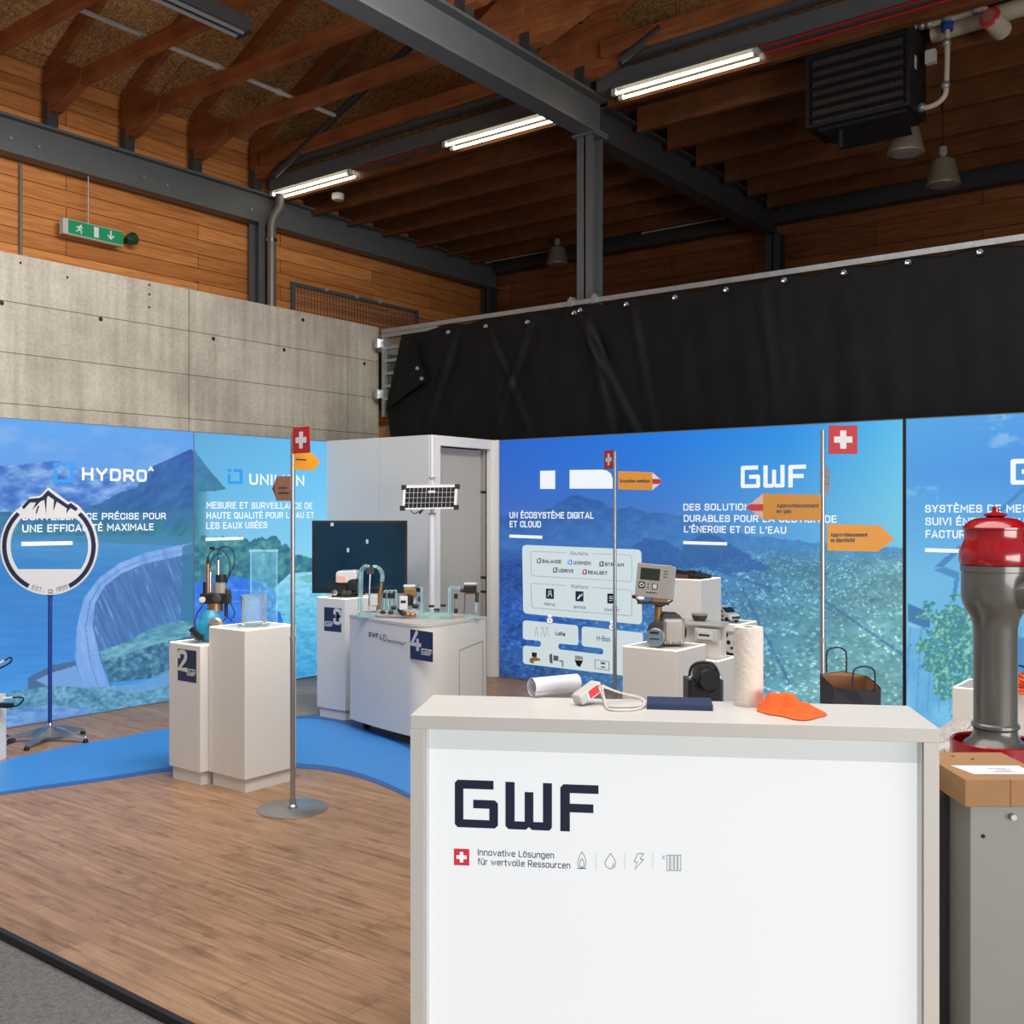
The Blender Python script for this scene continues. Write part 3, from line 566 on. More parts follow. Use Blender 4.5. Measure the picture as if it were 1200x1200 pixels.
# ------------------------------------------------------------------ the setting
struct(MB().box(-12, -7, -0.28, 9, 15, -0.032).build('floor_hall', M['carpet']), 'grey speckled carpet of the hall in the lower left corner')
struct(MB().box(-8.3, 2.13, -0.03, 2.6, 8.75, 0).build('floor', M['laminate']), 'brown oak laminate floor of the booth')
struct(MB().box(-8.3, 2.105, -0.031, 2.6, 2.129, 0.002).build('trim_1', M['black']), 'black edging strip along the wooden booth floor')
wl = struct(MB().box(-9.35, -5, -0.03, -9.0, 9.12, 4.03).build('wall_left', M['concrete']), 'raw concrete wall with tie holes behind the blue panels')
hb = None
for u, v in ((2, 355), (118, 374), (250, 397), (333, 410), (427, 426), (24, 308), (79, 325), (355, 375), (175, 334), (175, 345), (175, 360)):
    p = onX(u, v, -9.0); k = 0.022 if v > 350 and u != 175 else 0.012
    MB().cyl(p + Vector((-0.01, 0, 0)), p + Vector((0.0015, 0, 0)), k, k, 14).build('tie_hole', M['blackm'], wl)
MB().box(-11.4, -5, 3.8, -9.36, 14.3, 3.95).build('gallery_deck', M['concrete'], wl)
struct(MB().box(-11.6, -5, 0, -11.42, 14.45, 8.4).build('wall_left_timber', M['boards_l']), 'timber board wall above the concrete')
struct(MB().box(-11.6, 14.42, 0, 6, 14.6, 8.4).build('wall_back', M['boards_b']), 'dark timber wall at the back of the annex')
struct(MB().box(5.85, 9.4, 0, 6.0, 14.45, 6.4).build('wall_right', M['boards_b']), 'unseen timber wall added on the right to keep light out of the annex')  # unseen wall added to block light entering the annex from the right
# M-shaped OSB roof over the front bays, flat timber ceiling over the annex
VAL, RID, HB, BAY = 6.66, 8.06, -11.3, 5.38
def roof_pts():
    out = [(HB - 0.25, VAL - 0.1)]
    for k in range(3): out += [(HB + BAY * k, VAL), (HB + BAY * (k + 0.5), RID)]
    return out + [(HB + BAY * 3, VAL)]
rp = roof_pts()
struct(MB().prism([(x, -4.0, z + 0.23) for x, z in rp] + [(x, -4.0, z + 0.3) for x, z in reversed(rp)], (0, 13.4, 0)).build('ceiling', M['osb']), 'pitched ceiling of chipboard sheets above the rafters')
struct(MB().box(-11.5, 9.42, 6.27, 6, 14.45, 6.34).build('ceiling_annex', M['deck']), 'flat timber ceiling of the annex, darkened to look unlit')  # shade put into the deck colour, darker than the joists
struct(MB().prism([(x, 9.36, z + 0.2) for x, z in rp] + [(rp[-1][0], 9.36, 6.3), (rp[0][0], 9.36, 6.3)], (0, 0.05, 0)).build('wall_gable', M['osb']), 'chipboard gable above the fluorescent lamps')

# ------------------------------------------------------------------ steel frame
def ibeam_y(name, label, xc, y0, y1, zb, zt, wf, m, tf=0.03, tw=0.02, rows=None):
    mb = MB(); mb.box(xc - wf / 2, y0, zb, xc + wf / 2, y1, zb + tf); mb.box(xc - wf / 2, y0, zt - tf, xc + wf / 2, y1, zt)
    mb.box(xc - tw / 2, y0, zb + tf, xc + tw / 2, y1, zt - tf)
    o = mb.build(name, m, base=(xc, y0, zb)); return tag(o, label, 'beam')
bl = ibeam_y('steel_beam', 'grey steel beam with bolts along the left timber wall', -11.22, -3, 14.3, 5.67, 6.09, 0.2, M['steel'])
for u, v in ((12, 162), (45, 172), (168, 208), (195, 217), (294, 246)):
    p = onX(u, v, -11.2); MB(Matrix.Translation(-Vector((-11.22, -3, 5.67)))).cyl(p, p + Vector((0.018, 0, 0)), 0.02, 0.02, 10).build('bolt', M['galv'], bl)
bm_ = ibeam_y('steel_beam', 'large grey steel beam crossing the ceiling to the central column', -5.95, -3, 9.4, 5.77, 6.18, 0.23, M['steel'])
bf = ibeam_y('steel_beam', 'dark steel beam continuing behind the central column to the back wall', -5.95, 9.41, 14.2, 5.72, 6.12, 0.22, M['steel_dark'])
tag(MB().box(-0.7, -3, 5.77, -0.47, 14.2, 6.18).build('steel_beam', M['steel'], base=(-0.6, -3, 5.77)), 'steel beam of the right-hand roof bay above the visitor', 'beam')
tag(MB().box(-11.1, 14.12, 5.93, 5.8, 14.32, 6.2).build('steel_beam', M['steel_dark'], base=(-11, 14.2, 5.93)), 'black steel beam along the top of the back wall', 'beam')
b = MB(); b.box(-11.1, 9.14, 6.12, -6.08, 9.34, 6.3); o = tag(b.build('steel_beam', M['steel'], base=(-11.1, 9.24, 6.12)), 'flat grey cross beam above the two left lit lamps', 'beam')
b = MB(); b.box(-5.82, 9.14, 6.16, 4.5, 9.34, 6.34); o = tag(b.build('steel_beam', M['steel'], base=(-5.82, 9.24, 6.16)), 'flat grey cross beam above the right lit lamp', 'beam')
def column(label, x, y, z0, z1, w_, d_, m, turn=False):
    mb = MB()
    if turn:   # flanges facing the gate, web seen from the booth
        mb.box(-w_ / 2, -d_ / 2, 0, -w_ / 2 + .02, d_ / 2, z1 - z0); mb.box(w_ / 2 - .02, -d_ / 2, 0, w_ / 2, d_ / 2, z1 - z0); mb.box(-w_ / 2, -.01, 0, w_ / 2, .01, z1 - z0)
    else:
        mb.box(-w_ / 2, -d_ / 2, 0, w_ / 2, -d_ / 2 + .02, z1 - z0); mb.box(-w_ / 2, d_ / 2 - .02, 0, w_ / 2, d_ / 2, z1 - z0); mb.box(-.01, -d_ / 2, 0, .01, d_ / 2, z1 - z0)
    o = mb.build('steel_column', m); o.location = (x, y, z0); return tag(o, label, 'column')
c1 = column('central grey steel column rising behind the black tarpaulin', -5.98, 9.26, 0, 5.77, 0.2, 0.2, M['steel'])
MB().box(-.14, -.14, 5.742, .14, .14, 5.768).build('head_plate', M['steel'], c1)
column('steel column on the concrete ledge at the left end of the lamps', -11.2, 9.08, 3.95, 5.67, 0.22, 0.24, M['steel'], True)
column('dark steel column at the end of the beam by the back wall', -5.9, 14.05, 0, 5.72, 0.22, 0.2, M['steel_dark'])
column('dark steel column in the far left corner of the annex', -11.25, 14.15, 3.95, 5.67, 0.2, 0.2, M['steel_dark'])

# roof trusses: heel blocks, rafters, bottom chord; one per metre
def truss(y, label, k0, k1):
    r = root('roof_truss', label, 'roof truss', (HB + BAY * k0, y, 6.1), 0, 'timber roof trusses')
    z = lambda q: q - 6.1
    for k in range(k0, k1):
        x0 = BAY * (k - k0); x1 = x0 + BAY; xm = (x0 + x1) / 2
        MB().box(x0 + .1, -.045, z(6.44), x1 - .1, .045, z(6.6)).build('bottom_chord', M['timber'], r)
        if y > 9: MB().box(x0 + .3, -.13, z(6.40), x1 - .3, -.05, z(6.56)).build('side_plank', M['timber'], r)
        for xa, xb in ((x0, xm), (x1, xm)):
            s = 1 if xb > xa else -1
            MB().prism([(xa, -.035, z(VAL - .02)), (xb, -.035, z(RID - .02)), (xb, -.035, z(RID + .2)), (xa, -.035, z(VAL + .2))], (0, .07, 0)).build('rafter', M['timber'], r)
            MB().prism([(xa + .001 * s, -.06, z(6.27)), (xa + .2 * s, -.06, z(6.27)), (xa + .75 * s, -.06, z(6.45)), (xa + .8 * s, -.06, z(6.58)), (xa + .35 * s, -.06, z(6.8)), (xa + .001 * s, -.06, z(6.74))], (0, .12, 0)).build('heel_block', M['timber'], r)
            MB().box(xa + (.001 if s > 0 else -.06), -.065, 0.0 if (k == 0 and s > 0) else .082, xa + (.1 if (k == 0 and s > 0) else .06 if s > 0 else -.001), .065, z(6.4)).build('steel_shoe', M['steel_dark'], r)
    return r
ord_ = ['roof truss nearest the visitor, mostly above the frame', 'roof truss at the upper left corner of the photo', 'brown roof truss whose foot stands above the left end of the exit sign', 'brown roof truss second from the corner lamp on the left beam', 'brown roof truss just in front of the lit lamps on the left beam', 'brown roof truss right beside the grey cross beam of the lit lamps']
for k, y in enumerate((4.2, 5.16, 6.12, 7.09, 8.06, 9.03)): truss(y, ord_[k], 0, 1)
ord2 = ['roof truss of the right bay nearest the visitor', 'roof truss of the right bay second from the visitor', 'roof truss of the right bay third from the visitor', 'roof truss of the right bay fourth from the visitor', 'roof truss of the right bay crossing the top edge of the photo', 'roof truss of the right bay above the right lit lamp']
for k, y in enumerate((4.2, 5.16, 6.12, 7.09, 8.06, 9.03)): truss(y, ord2[k], 1, 2)
# annex joists
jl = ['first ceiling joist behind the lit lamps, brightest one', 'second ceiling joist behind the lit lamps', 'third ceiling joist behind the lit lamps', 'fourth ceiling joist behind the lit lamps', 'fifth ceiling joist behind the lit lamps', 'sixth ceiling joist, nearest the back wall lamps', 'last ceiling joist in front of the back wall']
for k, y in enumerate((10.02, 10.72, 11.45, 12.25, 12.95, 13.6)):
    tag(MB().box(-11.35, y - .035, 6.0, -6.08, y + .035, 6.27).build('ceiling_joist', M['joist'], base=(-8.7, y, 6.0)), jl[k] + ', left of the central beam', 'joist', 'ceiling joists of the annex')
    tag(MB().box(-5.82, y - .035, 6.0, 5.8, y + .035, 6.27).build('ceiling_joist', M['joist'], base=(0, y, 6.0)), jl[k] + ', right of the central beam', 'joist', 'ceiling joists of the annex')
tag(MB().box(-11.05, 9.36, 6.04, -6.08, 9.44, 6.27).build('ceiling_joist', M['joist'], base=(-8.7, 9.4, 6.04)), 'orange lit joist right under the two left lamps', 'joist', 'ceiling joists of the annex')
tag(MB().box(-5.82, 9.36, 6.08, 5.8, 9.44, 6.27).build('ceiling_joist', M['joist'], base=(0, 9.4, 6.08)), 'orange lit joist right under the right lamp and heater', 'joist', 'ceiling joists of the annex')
# duct pipe along the cross beam with diagonal struts
o = tag(MB().cyl((-11.1, 9.06, 6.40), (4.5, 9.06, 6.44), .075, .075, 20).build('duct_pipe', M['steel_dark'], smooth=True, base=(-11, 9.06, 6.4)), 'thick dark pipe running along the cross beam above the lamps', 'pipe')
for (u0, v0, u1, v1, nm) in ((322, 205, 392, 138, 'left dark diagonal strut rising from the pipe by the downpipe'), (395, 134, 480, 55, 'second dark diagonal strut above the left lamp'), (728, 70, 775, 33, 'dark diagonal strut rising from the pipe beside the right lamp')):
    a, b2 = onY(u0, v0, 8.93), onY(u1, v1, 8.93)
    tag(MB(Matrix.Translation(-a)).cyl(a, b2, .045, .045, 14).build('diagonal_strut', M['steel_dark'], smooth=True, base=None), nm, 'strut').location = a
# fluorescent fixtures
def fixture(label, a, b_, lit, group, dz=0.0):
    a, b_ = Vector(a), Vector(b_); L = (b_ - a).length
    r = root('fluorescent_lamp', label, 'lamp', a, math.atan2((b_ - a).y, (b_ - a).x), group)
    MB().box(0, -.1, .055, L, .1, .085).build('tray', M['steel'] if lit else M['grey'], r)
    for s in (-1, 1):
        MB().cyl((.05, s * .07, .012), (L - .05, s * .07, .012), .016, .016, 14).build('tube', M['tube_lit'] if lit else M['tube_off'], r, smooth=True)
        for x0 in (0, L - .05): MB().box(x0, s * .07 - .022, -.008, x0 + .05, s * .07 + .022, .055).build('tube_socket', M['lgrey'], r)
    if not lit:
        for x0 in (.2, L - .2): MB().cyl((x0, 0, .085), (x0, 0, 6.27 - a.z), .006, .006, 8).build('hanger', M['steel_dark'], r)
    return r
fixture('lit fluorescent lamp at the left end by the downpipe', (-11.05, 9.2, 6.04), (-9.5, 9.2, 6.04), True, 'lit twin fluorescent lamps')
fixture('lit fluorescent lamp in the middle, ending at the steel beam', (-7.95, 9.2, 6.045), (-6.4, 9.2, 6.045), True, 'lit twin fluorescent lamps')
fixture('lit fluorescent lamp at the right, beside the heater', (-5.62, 9.2, 6.08), (-4.0, 9.2, 6.08), True, 'lit twin fluorescent lamps')
fixture('dark unlit fluorescent lamp on the back wall right of the rear column', (-5.75, 13.8, 6.1), (-4.1, 13.8, 6.1), False, 'unlit lamps of the annex')
fixture('dark unlit fluorescent lamp on the back wall left of the rear column', (-8.0, 13.8, 6.05), (-6.6, 13.8, 6.05), False, 'unlit lamps of the annex')
fixture('dark unlit fluorescent lamp behind the single hanging lamp', (-11.1, 13.8, 6.05), (-9.7, 13.8, 6.05), False, 'unlit lamps of the annex')
o = tag(MB().tube([(-9.5, 9.15, 6.10), (-8.0, 9.15, 6.10)], .012, 8).build('red_cable', M['redcable'], base=(-9.5, 9.15, 6.1)), 'dark red cable between the two left lit lamps', 'cable')
rc = MB(); rc.tube([(-3.98, 9.12, 6.13), (-1.0, 9.12, 6.14)], .012, 8); rc.tube([(-3.98, 9.22, 6.11), (-1.0, 9.22, 6.12)], .016, 8)
tag(rc.build('red_cable', M['redcable'], base=(-3.98, 9.15, 6.1)), 'dark red cable pair running on from the right lit lamp', 'cable')
# downpipe, white conduit, smoke detector
P = [(-10.86, 9.12, 6.03), (-10.86, 9.12, 5.86), (-10.9, 9.05, 5.72), (-10.92, 9.03, 5.6), (-10.92, 9.03, 3.98)]
dp = root('downpipe', 'grey metal downpipe bent beside the left steel column', 'pipe', (-10.92, 9.03, 3.96))
MB().tube(P, .06, 16).build('pipe', M['pipem'], dp, world=True, smooth=True); MB().cyl((-10.92, 9.03, 5.38), (-10.92, 9.03, 5.42), .072, .072, 16).build('pipe_clamp', M['chrome'], dp, world=True)
cp = root('conduit_pipe', 'pale grey conduit threaded through the rafters at upper left', 'pipe', (-9.47, 4.0, 6.68))
MB().cyl((0, 0, 0), (0, 4.82, 0), .026, .026, 12).build('pipe', M['lgrey'], cp, smooth=True)
for y in (2.1, 3.02, 3.9): MB().cyl((0, y, 0), (0, y + .07, 0), .038, .038, 12).build('coupling', M['lgrey'], cp)
sd = root('smoke_detector', 'small white smoke detector right of the left lit lamp', 'smoke detector', onY(396, 225, 9.6)); sd.location.z = 6.0
MB().lathe([(.05, .035), (.085, .035), (.085, -.02), (.07, -.05)], n=20).build('body', M['lgrey'], sd, smooth=True); MB().box(-.04, -.04, .035, .04, .04, .27).build('mount', M['steel_dark'], sd)
# long industrial lamp at the top edge
il = root('industrial_lamp', 'long grey industrial lamp hanging at the top edge of the photo', 'lamp', (-7.45, 5.85, 6.02))
MB().prism([(-.1, -3, .0), (.1, -3, .0), (.07, -3, .14), (-.07, -3, .14)], (0, 3, 0)).build('housing', M['steel'], il)
for x in (-.05, .05): MB().cyl((x, -2.95, -.02), (x, -.05, -.02), .018, .018, 10).build('tube', M['grey'], il)
MB().box(-.1, -.015, -.03, .1, 0.003, .0).build('end_cap', M['steel_dark'], il)
for y in (-.5, -2.4): MB().cyl((0, y, .14), (0, y, .46), .006, .006, 8).build('suspension', M['galv'], il)
# exit sign and its green horn, two rods on the wall
ex = root('exit_sign', 'green emergency exit sign hanging on the timber wall', 'exit sign', (-11.15, 6.22, 4.93), R(90))
MB().box(0, 0.01, 0, .76, .1, .18).build('housing', M['lgrey'], ex, bevel=.006)
MB().box(.06, -.004, .014, .75, 0.01, .166).build('face', M['green'], ex)
fr = rmat(ex) @ frame((0, -.0045, 0), (1, 0, 0), (0, 0, 1))
run = [(.195, .125), (.21, .14), (.222, .126), (.21, .112), (.235, .10), (.23, .092), (.205, .10), (.2, .085), (.222, .066), (.214, .03), (.203, .03), (.208, .06), (.188, .074), (.17, .05), (.145, .048), (.145, .058), (.165, .06), (.182, .1), (.165, .1), (.158, .085), (.15, .09), (.16, .112), (.19, .115)]
flat('running_figure', [run], fr, M['wprint'], ex); flat('door_symbol', [[(.37, .03), (.43, .03), (.43, .15), (.37, .15)]], fr, M['wprint'], ex)
flat('arrow', [[(.575, .15), (.595, .15), (.595, .075), (.62, .1), (.632, .088), (.585, .04), (.538, .088), (.55, .1), (.575, .075)]], fr, M['wprint'], ex)
MB().cyl((.33, .05, .18), (.33, .05, .742), .008, .008, 8).build('suspension_rod', M['galv'], ex)
hn = root('green_beacon', 'small dark green beacon right of the exit sign', 'beacon', onX(151, 281, -11.3))
MB().cyl((-.12, 0, 0), (.02, 0, 0), .03, .03, 12).build('stem', M['rubber'], hn); MB().lathe([(.03, 0), (.07, .03), (.075, .1), (.04, .13)], n=18, axis='x').build('lens', mat('dark_green_lens', (18, 70, 46), .25), hn, smooth=True)
tag(MB().cyl((-11.38, 5.84, 3.97), (-11.38, 5.84, 5.66), .02, .02, 10).build('wall_rod', M['pipem'], base=(-11.38, 5.84, 3.97)), 'thin grey rod on the timber wall left of the exit sign', 'rod')
# mesh railing on the concrete ledge
rl = root('mesh_railing', 'dark wire mesh railing on the concrete ledge behind the downpipe', 'railing', (-9.15, 7.85, 4.03))
f = MB(); f.box(-.02, 0, 0, .02, .05, .36); f.box(-.02, 2.1, -.05, .02, 2.15, .36); f.box(-.02, .05, .32, .02, 2.1, .36); f.build('frame', M['steel_dark'], rl)
f = MB()
for k in range(1, 42): f.box(-.003, .05 * k, 0, .003, .05 * k + .005, .32)
for k in range(1, 7): f.box(-.004, .05, .05 * k, .004, 2.1, .05 * k + .005)
f.build('mesh', M['steel_dark'], rl)
for y in (.5, 1.0, 1.4): MB().box(-.03, y, .34, .03, y + .05, .375).build('clip', M['galv'], rl)

# gate, rail and black tarpaulin closing off the gallery
gt = root('gallery_gate', 'galvanised barred gate at the end of the concrete wall', 'gate', (-8.83, 9.0, 2.9))
f = MB(); f.box(0, 0, 0, .05, .05, 1.015); f.box(.85, 0, 0, .9, .05, 1.015); f.box(.05, 0, .965, .85, .05, 1.015); f.build('frame', M['galv'], gt)
for k in range(5): MB().box(.05, .01, .2 + .155 * k, .85, .04, .235 + .155 * k).build('bar', M['galv'], gt)
f = MB()
for k in range(40): f.box(.05 + .02 * k, .04, .02, .053 + .02 * k, .045, .965)
f.build('mesh', M['galv'], gt)
for z in (.28, .9): f = MB(); f.box(-.12, -.02, z - .05, 0, .02, z + .05); f.cyl((-.05, -.03, z - .06), (-.05, -.03, z + .06), .025, .025, 12); f.build('hinge', M['chrome'], gt)
tag(MB().box(-9.2, 9.121, 2.52, -8.35, 9.3, 2.8).build('wooden_block', M['plywood'], base=(-8.7, 9.1, 2.52)), 'small plywood block below the gate at the end of the concrete wall', 'wood block')
tr = root('top_rail', 'pale grey steel rail along the top of the black tarpaulin', 'rail', (-8.83, 9.02, 3.92))
MB().box(0, -.02, 0, 9.6, .03, .05).build('rail', M['galv'], tr)
for x in (2.75, 3.05): f = MB(); f.box(x, -.04, -.01, x + .06, .05, .07); f.cyl((x + .03, -.03, .075), (x + .03, .06, .075), .02, .02, 10); f.build('pipe_clamp', M['galv'], tr)
eye_px = [(526, 390), (570, 383), (619, 378), (674, 367), (681, 364), (735, 357), (792, 349), (852, 340), (920, 329), (990, 320), (1065, 308), (1149, 296)]
eyes = [onY(u, v, 8.93) for u, v in eye_px]; ex_ = [p.x for p in eyes]
tp = root('tarpaulin', 'large black tarpaulin hung with eyelets above the blue panels', 'tarpaulin', (-4.5, 8.95, 2.3))
bm = bmesh.new(); x0, x1 = -8.66, 0.9; NX, NZ = 420, 70; grid = []
for i in range(NX + 1):
    X_ = x0 + (x1 - x0) * i / NX; col_ = []
    near = min(abs(X_ - e) for e in ex_); sag = min(.05, near * .14)
    zt = 3.905 - sag; lb = 0.0
    for j in range(NZ + 1):
        t = j / NZ; Zz = zt + (2.3 - zt) * t; fade = min(1, t * 3)
        yy = 8.95 + fade * (.007 * math.sin(X_ * 5 + 1.3 * math.sin(X_ * 2.1)) + .003 * math.sin(X_ * 19 + Zz * 2)) - .012 * (1 - fade)
        for e, s, a in ((-5.98, 1.0, .06), (-5.85, .45, .05), (-7.55, -.8, .045), (-7.2, .9, .035), (-6.5, -.8, .04), (-5.3, .35, .03), (-3.9, .2, .02)):   # tension folds fanning out from eyelets
            dd = (X_ - e) - s * (3.9 - Zz) * .55; a *= .75; yy -= a * math.exp(-(dd / .05) ** 2) * min(1, t * 4) * max(0, 1 - t * .9); yy += a * .7 * math.exp(-((dd - .09) / .06) ** 2) * min(1, t * 4) * max(0, 1 - t * .9)
        X2 = X_
        if X_ < -8.0:      # left edge leans inwards towards the top
            left = -8.42 + (-8.70 + 8.42) * min(1, (3.9 - Zz) / .85) if Zz > 3.05 else -8.70 + .12 * (3.05 - Zz) / .7
            X2 = left + (X_ - x0) * (-8.0 - left) / (-8.0 - x0)
        col_.append(bm.verts.new((X2 + 4.5, yy - 8.95, Zz - 2.3)))
    grid.append(col_)
for i in range(NX):
    for j in range(NZ): bm.faces.new((grid[i][j], grid[i + 1][j], grid[i + 1][j + 1], grid[i][j + 1]))
me = bpy.data.meshes.new('sheet'); bm.to_mesh(me); bm.free(); sh = finish(me, 'sheet', M['tarp'], tp, False, True, 0)
so = sh.modifiers.new('solid', 'SOLIDIFY'); so.thickness = .004
fl = [onY(484, 394, 8.9), onY(500, 446, 8.86), onY(476, 462, 8.87), onY(452, 482, 8.9), onY(468, 440, 8.88)]
MB().prism(fl, (0, -.006, 0)).build('folded_corner', M['tarp'], tp, world=True)
for p in eyes + [onY(490, 432, 8.85), onY(495, 444, 8.85)]:
    MB(Matrix.Translation(p)).lathe([(.012, -.012), (.026, -.02), (.03, -.012), (.026, 0.0)], n=16, axis='y').build('eyelet', M['chrome'], tp, world=True, smooth=True)

# ------------------------------------------------------------------ heater, pipes and hanging lamps in the annex
H0 = onY(945, 150, 9.5); H1 = onY(1067, 128, 9.5); hz0, hz1 = 5.40, 6.15
ht = root('unit_heater', 'black louvred fan heater hanging under the joists', 'heater', (H0.x, 9.5, hz0)); HW = H1.x - H0.x; HH = hz1 - hz0
f = MB(); f.box(0, .02, 0, HW, .5, HH); f.build('casing', M['blackm'], ht, bevel=.008)
f = MB(); f.box(0, -.02, 0, HW, .02, .03); f.box(0, -.02, HH - .1, HW, .02, HH); f.box(0, -.02, .03, .035, .02, HH - .1); f.box(HW - .035, -.02, .03, HW, .02, HH - .1); f.build('front_frame', M['black'], ht)
for k in range(6):
    MB().beam((.04, -.012, .08 + .092 * k), (HW - .04, -.012, .08 + .092 * k), .042, .012, (0, .5, 1)).build('louvre', M['black'], ht)
f = MB()
for k in range(64): f.box(.06 + k * (HW - .12) / 64, .004, .04, .06 + k * (HW - .12) / 64 + .004, .018, HH - .12)
f.build('fins', mat('heater_fins', (104, 102, 98), .4, .3), ht)
f = MB(); f.prism([(.1, .05, 0), (HW - .05, .05, 0), (HW - .12, .46, -.1), (.2, .46, -.1)], (0, .02, .001)); f.box(.1, .05, -.03, HW - .05, .46, 0); f.build('drip_tray', M['blackm'], ht)
MB().cyl((.28, .15, -.2), (.28, .15, -.03), .032, .028, 12).build('drain_valve', M['black'], ht, smooth=True)
for x in (.1, HW - .1): MB().cyl((x, .25, HH), (x, .25, HH + .13), .012, .012, 8).build('hanger', M['steel_dark'], ht)
flat('type_plate', [[(0, 0), (.07, 0), (.07, .12), (0, .12)]], rmat(ht) @ frame((HW, .12, .38), (0, 1, 0), (0, 0, 1)), M['lgrey'], ht)
hp = root('heater_pipework', 'pale heating pipes with valves right of the black heater', 'pipe', (H1.x + .1, 9.7, 5.4)); A = lambda u, v, y=9.75: onY(u, v, y)
MB().tube(smooth_path([A(1073, 31), A(1100, 26), A(1140, 14), A(1152, 10), A(1160, 18), A(1166, 32)], 5), .028, 12).build('flow_pipe', M['pipew'], hp, True, True)
MB().tube(smooth_path([A(1110, 35), A(1110, 60), A(1109, 95), A(1107, 112), A(1095, 123), A(1076, 128)], 5), .024, 12).build('return_pipe', M['pipew'], hp, True, True)
for u, v in ((1080, 30), (1088, 28), (1142, 12), (1109, 50), (1108, 100), (1080, 126)): MB(Matrix.Translation(A(u, v))).ball((0, 0, 0), .042, .042, .042, 8).build('pipe_fitting', M['galv'], hp, True, True)
MB().cyl(A(1110, 14), A(1110, 28), .05, .05, 14).build('valve_head', M['grey'], hp, True); MB().cyl(A(1110, 27), A(1110, 36), .055, .05, 14).build('valve_ring', mat('valve_blue', (44, 66, 150), .4), hp, True)
MB(Matrix.Translation(A(1091, 67))).box(-.045, -.03, -.06, .045, .03, .06).build('junction_box', M['lgrey'], hp, True)
tag(MB().cyl(onY(1092, 41, 9.89), onY(1230, -2, 9.89), .075, .085, 16).build('insulated_pipe', M['pipew'], smooth=True, base=tuple(onY(1092, 41, 9.89))), 'thick beige insulated pipe running off the right edge above the heater', 'pipe')
ip = root('pipe_end', 'short insulated pipe stub with a red end ring, upper right', 'pipe', onY(1160, 20, 9.6))
a, b2 = onY(1160, 20, 9.55), onY(1174, 36, 9.8)
MB().cyl(a, b2, .085, .085, 18).build('insulation', M['pipew'], ip, True, True); dv = (a - b2).normalized()
MB().cyl(a, a + dv * .02, .09, .075, 18).build('end_ring', mat('ring_red', (190, 50, 60), .4), ip, True); MB().cyl(a + dv * .02, a + dv * .024, .055, .055, 16).build('end_plate', M['brown'], ip, True)
def bell(label, p, rr):
    r = root('pendant_lamp', label, 'lamp', p, 0, 'ribbed pendant lamps of the annex'); k = rr / .17; zc = 6.27 - p.z
    prof = [(.02, .3)]
    for i in range(9): z = .26 - i * .029; q = .115 + .055 * i / 8; prof += [(q, z), (q + .006, z - .012)]
    prof += [(.172, -.005), (.165, -.01)]
    MB().lathe([(q * k, z * k) for q, z in prof], n=28).build('shade', M['lampshade'], r, smooth=True)
    MB().cyl((0, 0, .3 * k), (0, 0, zc), .006, .006, 8).build('cord', M['black'], r); MB().lathe([(.02, .3 * k), (.045, .33 * k), (.04, .40 * k), (.012, .42 * k)], n=14).build('lamp_holder', M['grey'], r, smooth=True)
    MB().lathe([(.12 * k, .01), (.13 * k, .0), (.12 * k, -.012)], n=20).build('diffuser', M['grey'], r)
bell('ribbed pendant lamp just below the black heater', onY(1061, 180, 10.25), .17); bell('ribbed pendant lamp right of the heater, hanging lower', onY(1105, 217, 11.4), .17); bell('ribbed pendant lamp left of the central column', onY(653, 310, 13.3), .17)
# ------------------------------------------------------------------ booth walls: backlit picture panels
XL, YR, YW = -8.2, 8.53, 7.52
def tb(name, body, L, Rr, cap, plane, m, parent, bold=0.02, ex=None):
    """text on a wall plane; L,Rr photo points of the baseline ends, cap photo height at L"""
    f = (lambda u, v: onX(u, v, plane[1])) if plane[0] == 'x' else (lambda u, v: onY(u, v, plane[1]))
    p0, p1 = f(*L), f(*Rr); z = (p0.z + p1.z) / 2; h = f(L[0], L[1] - cap).z - p0.z
    p0.z = p1.z = z
    return text(name, body, p0, p1, h, m, parent, bold=bold)
def poly(name, loops, plane, m, parent, th=.0015):
    """flat print on a wall plane from photo loops"""
    if plane[0] == 'x': fr = frame((plane[1], 0, 0), (0, 1, 0), (0, 0, 1)); f = lambda u, v: (lambda p: (p.y, p.z))(onX(u, v, plane[1]))
    else: fr = frame((0, plane[1], 0), (1, 0, 0), (0, 0, 1)); f = lambda u, v: (lambda p: (p.x, p.z))(onY(u, v, plane[1]))
    return flat(name, [[f(*q) for q in L] for L in loops], fr, m, parent, th)
def qd(u0, v0, u1, v1, dv=0): return [(u0, v1), (u1, v1 + dv), (u1, v0 + dv), (u0, v0)]
def panel(name_label, a, b, painter):
    """a,b: floor ends (left,right as seen)"""
    a, b = Vector(a + (0,)), Vector(b + (0,)); d = (b - a).normalized(); n = Vector((d.y, -d.x, 0)); L = (b - a).length
    r = root('backlit_panel', name_label, 'display wall', (a + b) / 2, 0)
    fr = frame(a, d, (0, 0, 1))        # ez of this frame = d x z, points at the visitor
    f = MB(fr)
    for q in ((0, 0, L, .012), (0, 2.492, L, 2.5), (0, .012, .003, 2.492), (L - .003, .012, L, 2.492)): f.box(q[0], q[1], -.12, q[2], q[3], .004)
    f.box(.003, .012, -.12, L - .003, 2.492, -.1); f.build('frame', M['pframe'], r, True)
    fabric('printed_fabric', a + d * .003, b - d * .003, .012, 2.492, painter, PRN, r)
    return r
PRN = printed('printed_backlit_fabric', 1.0)
yA = onX(-6, 600, XL).y; yB = onX(227, 600, XL).y; yC = onX(385.6, 600, XL).y
pA = panel('backlit wall panel with the picture of a dam and mountain lake', (XL, yA - .6), (XL, yB - .001), PAINT['dam'])
